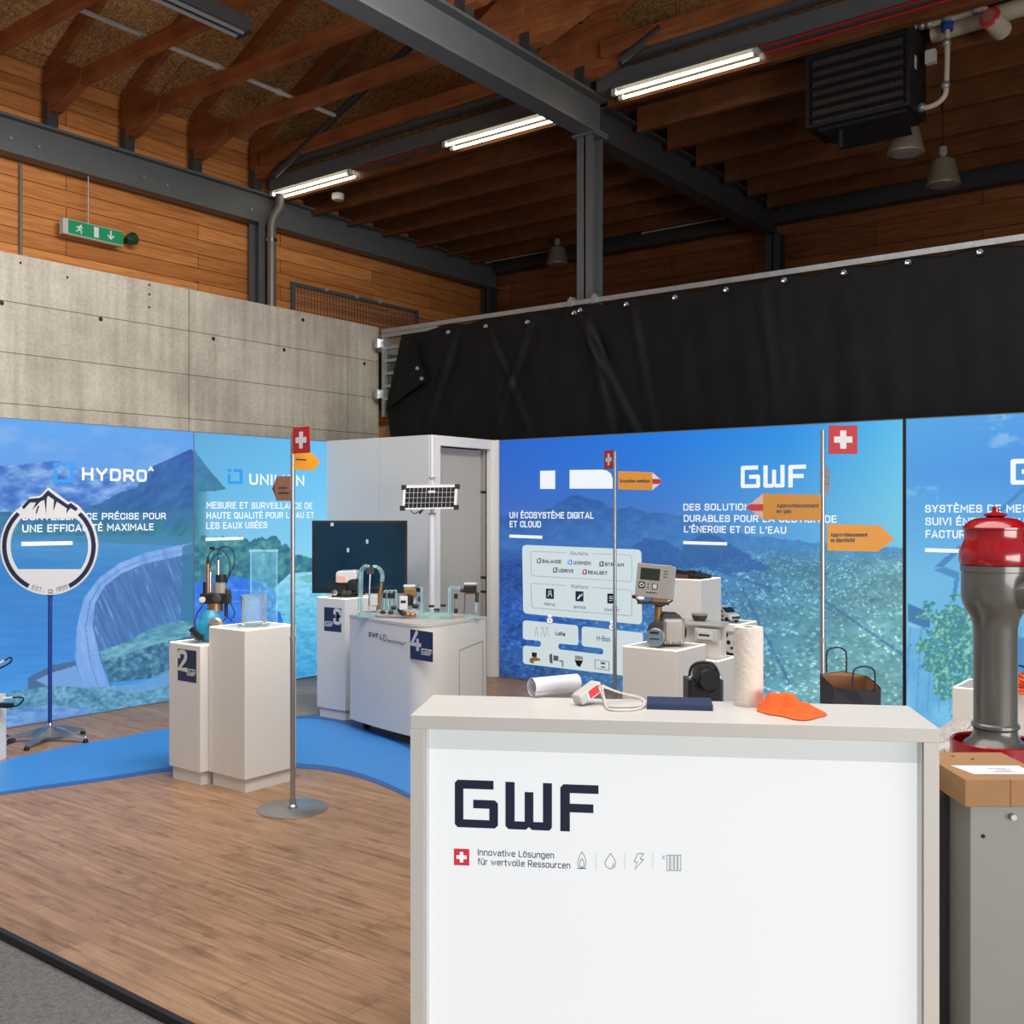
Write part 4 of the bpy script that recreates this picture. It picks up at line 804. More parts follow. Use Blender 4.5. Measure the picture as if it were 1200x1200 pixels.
pB = panel('backlit wall panel with a riverbank and a blue-gloved hand', (XL, yB + .001), (XL, yC - .006), PAINT['river'])
xC0 = onY(585.5, 600, YR).x; xC1 = onY(1060, 600, YR).x; xD1 = xC1 + 3.4
pC = panel('wide backlit wall panel with a city seen from above', (xC0, YR), (xC1 - .012, YR), PAINT['city'])
pD = panel('backlit wall panel with a tree and building, far right', (xC1 + .012, YR), (xD1, YR), PAINT['facade'])
struct(MB().box(xC1 - .012, YR + .01, 0, xC1 + .012, YR + .1, 2.5).build('trim_2', M['black']), 'dark gap between the two right-hand panels')
PX, PY = ('x', XL + .006), ('y', YR - .006)
W = M['wtext']
# dam panel
tb('brand_lettering', 'HYDRO', (95.6, 562.6), (172.4, 565), 15, PX, W, pA, .03)
poly('caret_mark', [[(173.4, 551.6), (176, 547), (177.6, 547), (180.2, 551.9), (177.8, 551.9), (176.8, 549.6), (175.8, 551.7)]], PX, W, pA)
ic = lambda u, v, s: [[(u, v), (u + s * .24, v), (u + s * .24, v + s * .2), (u, v + s * .2)], [(u, v + s * .36), (u + s * .2, v + s * .36), (u + s * .2, v + s * .82), (u + s * .8, v + s * .82), (u + s * .8, v + s * .2), (u + s * .4, v + s * .2), (u + s * .4, v), (u + s, v), (u + s, v + s), (u, v + s)]]
poly('bracket_logo', ic(62.5, 542, 24), PX, M['cyan'], pA)
tb('headline', 'SURVEILLANCE PRÉCISE POUR', (26, 609.3), (194.4, 608.7), 8.4, PX, W, pA)
tb('headline', 'UNE EFFICACITÉ MAXIMALE', (26, 623.6), (180, 621.7), 9, PX, W, pA)
poly('underline_bar', [[(25, 640), (85, 638.6), (85, 634), (25, 635)]], PX, W, pA)
# river panel
poly('bracket_logo', ic(266.8, 549.6, 17.4), PX, M['cyan'], pB)
tb('brand_lettering', 'UNIMON', (291.8, 568), (356.8, 569.6), 13, PX, W, pB, .03)
tb('headline', 'MESURE ET SURVEILLANCE DE', (242, 596.4), (366, 596), 8, PX, W, pB)
tb('headline', "HAUTE QUALITÉ POUR L'EAU ET", (242, 608.2), (368, 607), 8, PX, W, pB)
tb('headline', 'LES EAUX USÉES', (241.6, 620.6), (313, 618.4), 8, PX, W, pB)
poly('underline_bar', [[(240.8, 634), (285.2, 632.4), (285.2, 629), (240.8, 630.2)]], PX, W, pB)
# city panel
tb('headline', 'UN ÉCOSYSTÈME DIGITAL', (597.2, 606.9), (695.9, 608.5), 7.5, PY, W, pC)
tb('headline', 'ET CLOUD', (597.4, 617.6), (634, 618.5), 7.4, PY, W, pC)
poly('underline_bar', [[(597, 630), (635.5, 631.4), (635.5, 627.8), (597, 626.4)]], PY, W, pC)
poly('white_block', [[(633, 573), (650.6, 573), (650.6, 551.4), (633, 551.8)]], PY, W, pC)
poly('white_block', [[(667.6, 572.6), (718, 572.6), (718, 561), (716, 555), (711, 551.3), (705, 550.4), (667.6, 550.8)]], PY, W, pC)
def logo_on(u0, v0, v1, plane, m, parent):
    f = onY(u0, v1, plane[1]); h = onY(u0, v0, plane[1]).z - f.z
    return flat('block_logo', logo_loops(f.x, f.z, h), frame((0, plane[1], 0), (1, 0, 0), (0, 0, 1)), m, parent)
lg = logo_on(868.2, 546, 572, PY, W, pC)
tb('headline', 'DES SOLUTIONS', (800.8, 598), (887, 598.4), 7.8, PY, W, pC)
tb('headline', 'DURABLES POUR LA GESTION DE', (801.3, 610.6), (980.6, 613.6), 8, PY, W, pC)
tb('headline', "L'ÉNERGIE ET DE L'EAU", (801.7, 623.5), (921.4, 626), 8, PY, W, pC)
poly('underline_bar', [[(800.8, 637.7), (852, 639.2), (852, 635.4), (800.8, 634)]], PY, W, pC)
# software chart on the city panel; zoom coordinates (6.667 px per photo px)
Q = lambda x, y: (590 + x / 6.667, 630 + y / 6.667)
def qp(name, pts, m, th=.0015, off=0.0, par=None):
    return poly(name, [[Q(*p) for p in L] for L in pts], ('y', PY[1] - off), m, par or pC, th)
def bez(c, r=22):   # rounds the corners of a photo polygon
    out = []; n = len(c)
    for i in range(n):
        p, a, b = Vector(c[i]), Vector(c[i - 1]), Vector(c[(i + 1) % n]); ra = min(r, (a - p).length * .45, (b - p).length * .45); q0 = p + (a - p).normalized() * ra; q1 = p + (b - p).normalized() * ra
        for k in range(5): t = k / 4; out.append(tuple((1 - t) ** 2 * q0 + 2 * t * (1 - t) * p + t * t * q1))
    return out
i1 = qp('chart_card', [bez([(147, 56), (1077, 94), (1083, 680), (155, 592)], 36)], M['infow'])
i2 = qp('chart_card', [bez([(152, 645), (583, 686), (587, 842), (428, 827), (430, 872), (780, 915), (780, 866), (612, 848), (612, 692), (1090, 745), (1092, 1096), (153, 985), (153, 842), (293, 856), (293, 806), (152, 795)], 26)], M['infow'])
for q in ([(212, 106), (1003, 137), (1003, 345), (218, 298)], [(214, 356), (1003, 410), (1003, 612), (222, 548)]):
    qp('outline', stroke(bez(q, 26), 4, True), M['inkpale'], .0012, .0016, i1)
def ql(name, body, a, b, cap, m, off=.0018, bold=.015): return tb(name, body, Q(*a), Q(*b), cap / 6.667, ('y', PY[1] - off), m, pC, bold)
qp('caption_gap', [[(490, 100), (690, 108), (690, 150), (490, 142)]], M['infow'], .0005, .003); qp('caption_gap', [[(490, 356), (690, 370), (690, 410), (490, 396)]], M['infow'], .0005, .003)
ql('caption', 'Soutiens', (522, 134), (662, 140), 27, M['inkgrey'], .004, 0); ql('caption', 'Platform', (530, 394), (660, 402), 27, M['inkgrey'], .004, 0)
for x, y, m, s, x1 in ((262, 160, 'inkgrey', 'BALANCE', 452), (503, 172, 'cyan', 'UNIMON', 682), (750, 185, 'inkdark', 'STREAM', 942), (388, 233, 'inkgreen', 'UDRIVE', 548), (618, 248, 'inkred', 'REALSET', 812)):
    qp('bracket_icon', [[(x, y + 6), (x + 8, y + 6), (x + 8, y + 32), (x + 24, y + 32), (x + 24, y + 8), (x + 10, y + 8), (x + 10, y), (x + 33, y), (x + 33, y + 40), (x, y + 40)]], M[m], .0012, .0016)
    ql('product_name', s, (x + 43, y + 38), (x1, y + 43), 28, M['inkdark'], bold=.03)
for x, y, s, xx0, xx1, yy in ((332, 398, 'PORTAL', 320, 408, 530), (563, 418, 'SERVICE', 548, 645, 553), (812, 436, 'CONNECT', 788, 908, 575)):
    t = qp('app_tile', [[(x, y), (x + 62, y + 3), (x + 62, y + 82), (x, y + 78)]], M['navy'], .0012, .0016)
    if s == 'PORTAL': L_ = stroke(circ(x + 31, y + 27, 11, 14), 4, True) + stroke([(x + 16, y + 64), (x + 19, y + 48), (x + 31, y + 42), (x + 43, y + 48), (x + 46, y + 64)], 4)
    elif s == 'SERVICE': L_ = stroke([(x + 16, y + 62), (x + 38, y + 34)], 8) + stroke(circ(x + 42, y + 28, 9, 12, -60, 200), 5)
    else: L_ = stroke([(x + 14, y + 24), (x + 46, y + 28)], 4) + stroke([(x + 14, y + 38), (x + 46, y + 42)], 4) + stroke([(x + 14, y + 54), (x + 36, y + 57)], 4)
    qp('app_symbol', L_, M['wtext'], .0012, .003); ql('app_name', s, (xx0, yy), (xx1, yy + 4), 20, M['inkdark'])
for x, y in ((362, 648), (848, 697)):
    qp('link_badge', [circ(x, y, 25, 20), ], M['wtext'], .0012, .002); qp('link_badge', [circ(x, y - 34, 16, 16)], M['wtext'], .0012, .001); qp('link_ring', stroke(circ(x, y, 25, 20), 4, True), M['inkgrey'], .001, .0034); qp('link_figure', [[(x - 3, y - 10), (x + 3, y - 10), (x + 3, y + 10), (x - 3, y + 10)]], M['inkgrey'], .001, .0034)
for x in (258, 306, 340): qp('mast_symbol', stroke([(x - 14, 772), (x, 704), (x + 14, 772)], 4) + stroke([(x - 12, 704), (x + 12, 704)], 4), M['inkpale'], .001, .002)
ql('radio_name', 'LoRa', (405, 762), (482, 770), 30, M['inkdark'], bold=.04); ql('radio_name', 'M-Bus', (728, 804), (832, 814), 40, M['inkgrey'])
qp('meter_picture', [[(222, 895), (262, 900), (258, 935), (222, 930)], ], M['navy'], .001, .002); qp('meter_picture', [[(205, 945), (240, 930), (290, 948), (285, 962), (240, 965), (235, 985), (205, 975)]], M['inkgold'], .001, .0024)
qp('meter_picture', [[(358, 915), (380, 905), (384, 985), (362, 978)], [(390, 920), (430, 925), (428, 965), (390, 960)]], M['inkgrey'], .001, .002); qp('meter_picture', [[(436, 955), (470, 960), (470, 1010), (456, 1008), (456, 975), (436, 970)]], M['inkpale'], .001, .002)
qp('meter_picture', [[(556, 955), (622, 962), (598, 1012), (574, 1000)]], M['black'], .001, .002); qp('meter_picture', [[(560, 920), (622, 930), (620, 958), (558, 950)]], M['inkpale'], .001, .002)
qp('meter_picture', stroke([(716, 955), (716, 1022), (824, 1038), (824, 970)], 4, True) + [[(760, 972), (795, 976), (793, 992), (760, 988)], [(762, 1005), (796, 1010), (796, 1020), (762, 1016)]], M['inkgrey'], .001, .002)
# facade panel
tb('headline', 'SYSTÈMES DE MESURE', (1084, 600.6), (1234, 600.8), 9, PY, W, pD)
tb('headline', 'SUIVI ÉNERGÉTIQUE', (1084.4, 615.4), (1210, 616.5), 9, PY, W, pD)
tb('headline', 'FACTURATION', (1084.8, 630.4), (1168, 631.6), 9.4, PY, W, pD)
poly('underline_bar', [[(1084, 646.8), (1137, 648.4), (1137, 643.8), (1084, 642.3)]], PY, W, pD)
logo_on(1184.3, 538, 568, PY, W, pD)

# ------------------------------------------------------------------ storage cabin in the corner
XCB = onY(506, 600, YW).x
cb = root('storage_cabin', 'white storage cabin with a door in the corner between the blue panels', 'cabin', (XL + .7, YW + .5, 0))
xm = onY(444, 600, YW).x
MB().box(XL + .004, YW, 0, xm - .003, YW + .05, 2.5).build('wall_panel', M['wallwhite'], cb, True); MB().box(xm + .003, YW, 0, XCB - .05, YW + .05, 2.5).build('wall_panel', M['wallwhite'], cb, True)
MB().box(xm - .003, YW + .006, 0, xm + .003, YW + .05, 2.5).build('joint_strip', M['grey'], cb, True)
f = MB(); f.box(XCB - .048, YW, 0, XCB, YW + .13, 2.5); f.box(XCB - .06, YW + .13, 2.40, XCB, YR, 2.5); f.box(XCB - .06, YR - .075, 0, XCB, YR - .0, 2.4); f.box(XCB, YR - .03, 0, xC0 - .004, YR + .03, 2.5)
f.build('door_frame', M['doorfr'], cb, True, bevel=.003)
d1 = MB().box(XCB - .13, YW + .13, .0, XCB - .1, YW + .26, 2.4).build('jamb', M['door'], cb, True)
dr = MB().box(XCB - .15, YW + .27, .01, XCB - .11, YR - .11, 2.39).build('door', M['door'], cb, True)
MB().box(XCB - .16, YW + .252, .0, XCB - .115, YW + .272, 2.4).build('gap_seal', M['rubber'], cb, True)
MB().box(XCB - .15, YR - .108, 0, XCB - .07, YR - .077, 2.4).build('jamb', M['grey'], cb, True)
for z in (.9, 1.05, 1.95): MB().cyl((XCB - .11, YR - .1, z), (XCB - .062, YR - .1, z), .016, .016, 10).build('lock', M['rubber'], cb, True)

# ------------------------------------------------------------------ blue river band inlaid in the floor
def band(pts, z): return [(onZ(u, v, 0).x, onZ(u, v, 0).y, z) for u, v in pts]
up = [(72, 876), (132, 866), (200, 853), (270, 845), (348, 842), (384, 844), (424, 854), (476, 876), (540, 912)]
lowr = [(60, 922), (120, 914), (200, 902), (270, 896), (348, 898), (400, 904), (440, 916), (476, 932), (530, 962)]
U = smooth_path([(-7.45, 2.5, 0), (-7.15, 3.1, 0)] + band(up, 0), 5); Lw = smooth_path([(-6.75, 2.3, 0), (-6.45, 2.85, 0)] + band(lowr, 0), 5)
bb = root('blue_floor_band', 'curving blue vinyl band across the wooden floor', 'floor graphic', (-6.2, 4.2, 0))
def ribbon(a, b, z0, z1, nm, m):
    mb = MB(); n = len(a); A0 = [mb.v((p.x, p.y, z0)) for p in a]; B0 = [mb.v((p.x, p.y, z0)) for p in b]; A1 = [mb.v((p.x, p.y, z1)) for p in a]; B1 = [mb.v((p.x, p.y, z1)) for p in b]
    for i in range(n - 1):
        mb.face([A1[i], A1[i + 1], B1[i + 1], B1[i]]); mb.face([A0[i], B0[i], B0[i + 1], A0[i + 1]]); mb.face([A0[i], A0[i + 1], A1[i + 1], A1[i]]); mb.face([B0[i], B1[i], B1[i + 1], B0[i + 1]])
    mb.face([A0[0], A1[0], B1[0], B0[0]]); mb.face([A0[-1], B0[-1], B1[-1], A1[-1]])
    return mb.build(nm, m, bb, True)
inn = [u.lerp(l, .035) for u, l in zip(U, Lw)]; half = len(U)
ribbon(U, Lw, .0003, .002, 'vinyl', M['blueband'])
wid = [max(0.0, min(1, (i - half * .52) / 8)) for i in range(half)]
ribbon([u.lerp(l, -.13 * w_) for u, l, w_ in zip(U, Lw, wid)][int(half * .5):], [u.lerp(l, .012) for u, l in zip(U, Lw)][int(half * .5):], .0003, .0026, 'dark_edge', M['blueband2'])
ribbon([u.lerp(l, .95) for u, l in zip(U, Lw)], [u.lerp(l, 1.03) for u, l in zip(U, Lw)], .0003, .0026, 'dark_edge', M['blueband2'])
# ------------------------------------------------------------------ reception counter
FL = Vector((-2.234, 2.407, 0)); CA = math.atan2(.808, 1.400); CW, CDP, CH = 1.616, .36, 1.1
ct = root('reception_counter', 'white reception counter with an illuminated front and navy logo', 'counter', FL, CA)
BT, LT = .044, .044
f = MB(); f.box(0, 0, 0, BT, CDP, CH - BT); f.build('side_panel', M['counter'], ct); f = MB(); f.box(CW - BT, 0, 0, CW, CDP, CH - BT); f.build('side_panel', M['counter'], ct)
MB().box(0, 0, CH - BT, CW, CDP, CH).build('top_board', M['counter'], ct, bevel=.002)
MB().box(BT, CDP - .02, 0, CW - BT, CDP, CH - BT).build('back_panel', M['counter'], ct)
MB().box(BT, .055, .03, CW - BT, .1, CH - BT - .075).build('light_panel', M['lightface'], ct)
MB().box(BT, .055, CH - BT - .075, CW - BT, .1, CH - BT).build('front_top_band', M['lightdim'], ct)  # top band of the front glows less than the rest
MB().box(BT, .012, 0, CW - BT, .1, .03).build('bottom_rail', M['counter'], ct)
for x in (BT, CW - BT - .006): MB().box(x, .008, .03, x + .006, .055, CH - BT).build('inner_trim', M['alu'], ct)
cf = rmat(ct) @ frame((0, .0545, 0), (1, 0, 0), (0, 0, 1)); nrm = (rmat(ct).to_3x3() @ Vector((0, 1, 0)))
p00 = rmat(ct) @ Vector((0, .0545, 0))
def onC(u, v):   # photo point on the lit counter face, local x,z
    r = ray(u, v); t = (p00 - EYE).dot(nrm) / r.dot(nrm); q = rmat(ct).inverted() @ (EYE + r * t); return (q.x, q.z)
a0, a1 = onC(533, 969), onC(700, 971); h = onC(533, 913.5)[1] - a0[1]
flat('block_logo', logo_loops(a0[0], a0[1], h), cf, M['navyink'], ct)
s0 = onC(532, 1013.5); s1 = onC(550, 995); sw = s1[0] - s0[0]
sq = flat('swiss_square', [[(s0[0], s0[1]), (s1[0], s0[1]), (s1[0], s1[1]), (s0[0], s1[1])]], cf, M['redsoft'], ct)
flat('white_cross', [cross_loop((s0[0] + s1[0]) / 2, (s0[1] + s1[1]) / 2, sw * .66)], cf @ Matrix.Translation((0, 0, .0016)), M['wtext'], ct)
def ctext(body, L, Rr, cap):
    a, b = onC(*L), onC(*Rr); z = (a[1] + b[1]) / 2; hh = onC(L[0], L[1] - cap)[1] - a[1]
    text('slogan', body, cf @ Vector((a[0], z, 0)), cf @ Vector((b[0], z, 0)), hh, M['inkdark'], ct, bold=.004)
ctext('Innovative Lösungen', (560, 1003.6), (649.3, 1004.6), 7.6); ctext('für wertvolle Ressourcen', (560, 1014.8), (668.3, 1016.2), 7.6)
Zc = lambda x, y: onC(500 + x / 3.4286, 890 + y / 3.4286)
def icon(nm, lines, wd=.0014, m='inkdark'):
    L = []
    for pts, cl in lines: L += stroke([Zc(*p) for p in pts], wd, cl)
    return flat(nm, L, cf, M[m], ct)
icon('flame_icon', [([(624, 370), (634, 388), (640, 405), (640, 422), (634, 436), (614, 436), (607, 422), (608, 405), (615, 388)], True), ([(624, 398), (632, 412), (632, 428), (624, 434), (616, 428), (616, 412)], True), ([(604, 438), (642, 438)], False)])
icon('drop_icon', [([(739, 377), (752, 396), (760, 414), (757, 430), (739, 440), (721, 430), (716, 414), (726, 396)], True), ([(752, 416), (751, 425), (744, 431)], False)])
icon('bolt_icon', [([(848, 378), (872, 378), (858, 400), (872, 402), (836, 442), (846, 412), (834, 410)], True)])
icon('radiator_icon', [([(966 + 15 * k, 384), (976 + 15 * k, 384), (976 + 15 * k, 446), (966 + 15 * k, 446)], True) for k in range(4)] + [([(958, 388), (950, 388), (948, 396), (957, 400)], False)])
for x in (680, 797, 909): icon('divider', [([(x, 376), (x, 444)], False)], .0012, 'inkpale')

# ------------------------------------------------------------------ things on the counter (z = 1.1)
def ctop(u, v): return onZ(u, v, CH)
p = ctop(650, 812)
pr = root('paper_roll', 'sheets of white paper rolled up on the left end of the counter', 'paper', ctop(650, 814), YAW + R(30))
sec = []
for k in range(40): t = R(-150 + 400 * k / 39); rr = .034 - .006 * k / 39; sec.append((rr * math.cos(t), .035 + rr * math.sin(t)))
sec = [(-.006, .001), (-.022, .008)] + sec
def sheet(sec, x0, x1, th, skew=0):
    lp = stroke(sec, th)[0]; mb = MB(); A = [mb.v((x0 + skew * q[1], q[0], q[1])) for q in lp]; B = [mb.v((x1, q[0], q[1])) for q in lp]; n = len(lp)
    for k in range(n): mb.face([A[k], A[(k + 1) % n], B[(k + 1) % n], B[k]])
    return mb
sheet(sec, -.095, .095, .0012, 0).build('outer_sheet', M['paper'], pr, smooth=True)
sheet([(q[0] * .75, .035 + (q[1] - .035) * .75) for q in sec[2:]], -.088, .09, .0012).build('inner_sheet', M['paper'], pr, smooth=True)
ad = root('label_printer', 'white handheld device with a red label and white cable on the counter', 'device', ctop(690, 825), YAW + R(38))
fr = Matrix.Rotation(R(-24), 4, 'Y')
f = MB(Matrix.Translation((0, 0, .024))); f.f = f.f @ fr; f.box(-.05, -.022, -.002, .052, .026, .034); f.build('housing', M['lgrey'], ad, bevel=.006)
lm = rmat(ad) @ Matrix.Translation((0, 0, .024)) @ fr
flat('red_label', [[(-.012, .004), (.034, .004), (.034, .031), (-.012, .031)]], lm @ frame((0, -.0223, 0), (1, 0, 0), (0, 0, 1)), M['redsoft'], ad)
flat('label_border', [[(-.02, 0), (.04, 0), (.04, .034), (-.02, .034)]], lm @ frame((0, -.022, 0), (1, 0, 0), (0, 0, 1)), M['wprint'], ad, .0003)
k = lambda u, v, dz=0: ctop(u, v) + Vector((0, 0, dz))
cord = smooth_path([k(703, 826, .062), k(712, 824, .05), k(727, 822, .03), k(745, 821, .012), k(753, 822, .006), k(755, 826, .005), k(752, 829, .005), k(735, 830, .005), k(712, 829, .005), k(706, 824, .02), k(705, 822, .045)], 6)
MB().tube(cord, .0035, 8).build('cable', M['cordw'], ad, True, True)
cord = smooth_path([k(706, 824, .05), k(709, 828, .015), k(714, 833, .005), k(735, 834, .005), k(752, 831, .005), k(756, 826, .005), k(750, 819, .006), k(725, 818, .02), k(706, 820, .05)], 6)
MB().tube(cord, .0035, 8).build('cable', M['cordw'], ad, True, True)
nb = root('notebook', 'closed navy notebook lying on the counter', 'notebook', (ctop(760, 828) + ctop(834, 835)) / 2, YAW - R(8))
a, b, c, d = [ctop(*q) for q in ((760, 827), (834, 834), (839, 822), (770, 816))]
wN = ((b - a).length + (c - d).length) / 2; dN = .13
for nm, z0, z1, ins, m in (('cover', 0, .002, 0, 'book'), ('pages', .002, .015, .003, 'paper'), ('cover', .015, .0175, 0, 'book')): MB().box(-wN / 2 + ins, -.01 + ins, z0, wN / 2 - ins, dN - ins, z1).build(nm, M[m], nb)
MB().box(-wN / 2, -.0125, 0, wN / 2, -.0095, .0175).build('spine', M['book'], nb)
tw = root('paper_towel_roll', 'tall white paper towel roll standing on the counter', 'paper towel', ctop(877, 826))
f = MB(); prof = [(.016, .262), (.016, .02), (.0165, 0), (.0475, 0)] ; rgs = [(.0475, 0)] + [(.0488, .004 + .0125 * q) for q in range(21)] + [(.0475, .262), (.0165, .262)]
f.lathe([(.0165, .1)] + [(.0165, .0)] + rgs + [(.0165, .1)], n=40, cap=False); f.build('roll', M['towel'], tw, smooth=True)
f = MB(); f.lathe([(.0163, .002), (.0163, .261), (.0145, .261), (.0145, .002)], n=24, cap=False); f.build('cardboard_core', M['card'], tw, smooth=True)
cl = root('cleaning_cloth', 'crumpled orange cleaning cloth on the right of the counter', 'cloth', ctop(925, 832))
out = [(887, 834), (889, 828), (900, 826), (915, 824), (932, 823), (945, 825), (955, 830), (969, 838), (958, 842), (945, 845), (930, 844), (915, 840), (900, 838)]
ow = [ctop(*q) for q in out]; cen = ctop(922, 833); bm = bmesh.new(); rings = []; NR = 26; NA = 90
pts = smooth_path(ow + [ow[0]], 7); NA = len(pts) - 1
rs = random.Random(3)
def hgt(P, t):
    q = P - cen; a = q.x * CS + q.y * SN; b2 = -q.x * SN + q.y * CS
    z = .042 * math.exp(-((b2 - .015 - .1 * a) / .022) ** 2) * max(0, min(1, (a + .1) / .04)) * max(0, min(1, (.06 - a) / .06)) + .014 * math.exp(-(((a - .03) / .018) ** 2 + ((b2 - .02) / .03) ** 2)) + .012 * math.exp(-(((a + .06) / .03) ** 2 + ((b2 + .005) / .02) ** 2))
    z += .007 * abs(math.sin(a * 48 - b2 * 30)) * (1 - t ** 4) + .0035 * math.sin(a * 95 + b2 * 50) * (1 - t ** 4) + .003 * math.sin(b2 * 160 - a * 60) * (1 - t ** 4)
    return max(.002, (z + .006) * (1 - t ** 6)) + .002
top = [bm.verts.new(cen - cl.location + Vector((0, 0, hgt(cen, 0))))]; prev = None
for i in range(1, NR + 1):
    t = i / NR; ring = []
    for j in range(NA):
        P = cen.lerp(pts[j], t); ring.append(bm.verts.new((P.x - cl.location.x, P.y - cl.location.y, hgt(P, t))))
    for j in range(NA):
        if prev is None: bm.faces.new((top[0], ring[j], ring[(j + 1) % NA]))
        else: bm.faces.new((prev[j], ring[j], ring[(j + 1) % NA], prev[(j + 1) % NA]))
    prev = ring
me = bpy.data.meshes.new('fabric'); bm.to_mesh(me); bm.free(); o = finish(me, 'fabric', M['orange'], cl, False, True, 0); s_ = o.modifiers.new('solid', 'SOLIDIFY'); s_.thickness = .0018; s_.offset = 1

# sideboard behind the counter with the paper bag and the coffee machine
sbx = atD(800, 600, 4.15)
sb = root('sideboard', 'low white sideboard hidden behind the counter', 'sideboard', (sbx.x, sbx.y, 0), YAW)
MB().box(0, -.25, 0, .85, .25, .85).build('body', M['white'], sb); MB().box(-.01, -.26, .85, .86, .26, .88).build('top', M['white'], sb)
bgp = atD(995.5, 600, 4.2)
bg_ = root('paper_bag', 'small navy paper carrier bag with cord handles behind the counter', 'bag', (bgp.x, bgp.y, .88), YAW); kk = 4.2 / 1200
bx = lambda u: (u - 995.5) * kk
bz = lambda v: CAMH - (v - HORIZ) * kk - .88
x0, x1, zt = bx(968.5), bx(1023), bz(794); D_ = .085
f = MB(); o4 = [(x0, -D_), (x1, -D_), (x1, D_), (x0, D_)]
for i in range(4):
    (xa, ya), (xb, yb) = o4[i], o4[(i + 1) % 4]; za = zt - .022 * (ya < 0) - .006 * (xa > 0); zb = zt - .022 * (yb < 0) - .006 * (xb > 0); mid = ((xa + xb) / 2 * 1.0, (ya + yb) / 2 * (1.12 if i in (0, 2) else 1)); mz = zt + (-.04, -.012, .012, -.012)[i]
    f.face([f.v((xa, ya, 0)), f.v((xb, yb, 0)), f.v((xb, yb, zb)), f.v((mid[0], mid[1], mz)), f.v((xa, ya, za))])
f.face([f.v((x0, -D_, 0)), f.v((x0, D_, 0)), f.v((x1, D_, 0)), f.v((x1, -D_, 0))])
ob = f.build('outer_paper', M['bagnavy'], bg_); so = ob.modifiers.new('solid', 'SOLIDIFY'); so.thickness = .002; so.offset = -1
f = MB(); q = .0035; o4 = [(x0 + q, -D_ + q), (x1 - q, -D_ + q), (x1 - q, D_ - q), (x0 + q, D_ - q)]
for i in range(4):
    (xa, ya), (xb, yb) = o4[i], o4[(i + 1) % 4]; za = zt - .002 - .022 * (ya < 0) - .006 * (xa > 0); zb = zt - .002 - .022 * (yb < 0) - .006 * (xb > 0); mid = ((xa + xb) / 2, (ya + yb) / 2 * (1.12 if i in (0, 2) else 1)); mz = zt - .002 + (-.04, -.012, .012, -.012)[i]
    f.face([f.v((xa, ya, .01)), f.v((xb, yb, .01)), f.v((xb, yb, zb)), f.v((mid[0], mid[1], mz)), f.v((xa, ya, za))])
f.face([f.v((x0 + q, -D_ + q, .01)), f.v((x0 + q, D_ - q, .01)), f.v((x1 - q, D_ - q, .01)), f.v((x1 - q, -D_ + q, .01))])
f.build('kraft_lining', M['kraft'], bg_)
for (ua, ub, vt, y, vb) in ((976.5, 1000, 762, D_ + .004, 792), (991, 1016, 777, -D_ - .006, 806)):
    xa, xb = bx(ua), bx(ub); zt2 = bz(vt); zb_ = bz(vb)
    MB().tube(smooth_path([(xa, y, zb_), (xa, y, zt2 - .03), (xa + .012, y, zt2 - .008), ((xa + xb) / 2, y, zt2), (xb - .012, y, zt2 - .008), (xb, y, zt2 - .03), (xb, y, zb_)], 5), .0035, 8).build('handle', M['handle'], bg_, smooth=True)
cmp_ = atD(827, 600, 4.2)
cm = root('coffee_machine', 'small black coffee machine with a lifted handle behind the notebook', 'coffee machine', (cmp_.x, cmp_.y, .88), YAW)
cx = lambda u: (u - 827) * kk
f = MB(); f.box(cx(808), -.02, 0, cx(846), .14, bz(799)); f.build('base', M['black'], cm, bevel=.006)
f = MB(); f.box(cx(806), .0, 0, cx(812), .12, bz(797)); f.box(cx(842), .0, 0, cx(848), .12, bz(797)); f.build('side_panel', M['darkgrey'], cm, bevel=.004)
f = MB(Matrix.Translation((cx(828), -.03, bz(796))) @ Matrix.Rotation(R(9), 4, 'X'))
f.lathe([(.03, -.01), (.044, -.02), (.048, 0), (.05, .05), (.048, .1), (.04, .135), (.02, .145)], n=28, axis='y'); f.build('head', M['black'], cm, smooth=True)
f = MB(Matrix.Translation((cx(829), -.036, bz(795)))); f.lathe([(.04, -.012), (.041, -.02), (.0, -.018)], n=26, axis='y'); f.build('water_spout', M['blackm'], cm, smooth=True)
MB().tube(smooth_path([(cx(808), .0, bz(795)), (cx(808.5), -.005, bz(786)), (cx(812), -.01, bz(779)), (cx(820), -.012, bz(775.6)), (cx(832), -.012, bz(776.5)), (cx(839), -.008, bz(783)), (cx(844), .0, bz(796))], 5), .006, 10).build('lever', M['black'], cm, smooth=True)
for u in (808.5, 844): MB().ball((cx(u), -.004, bz(794)), .008, n=8).build('hinge_cap', M['chrome'], cm, smooth=True)
# ------------------------------------------------------------------ grey cabinet, cardboard box, hydrant on the right
cbp = atD(1131, 600, 3.2); cr = lambda u, d: (u - 1131) / FPX * d
gc = root('metal_cabinet', 'grey metal cabinet under the cardboard box at the right edge', 'cabinet', (cbp.x, cbp.y, -.0), YAW)
MB().box(.021, .012, 0, .43, .33, .824).build('body', M['cabinet'], gc, bevel=.003)
MB().box(-.012, .16, 0, .02, .2, .82).build('side_strip', M['steel_dark'], gc)  # dark strip stands in for the shaded gap beside the cabinet
bxz = .825; lx = lambda u: (u - 1131) / FPX * 3.21 ; lz = lambda v: CAMH - (v - HORIZ) / FPX * 3.21
MB().lathe([(.006, 0), (.011, -.004), (.009, -.014)], (lx(1188), .012, lz(957)), n=16, axis='y').build('lock', M['chrome'], gc, smooth=True)
MB().cyl((lx(1154), .012, lz(980)), (lx(1154), .009, lz(980)), .006, .006, 14).build('screw_hole', M['rubber'], gc)
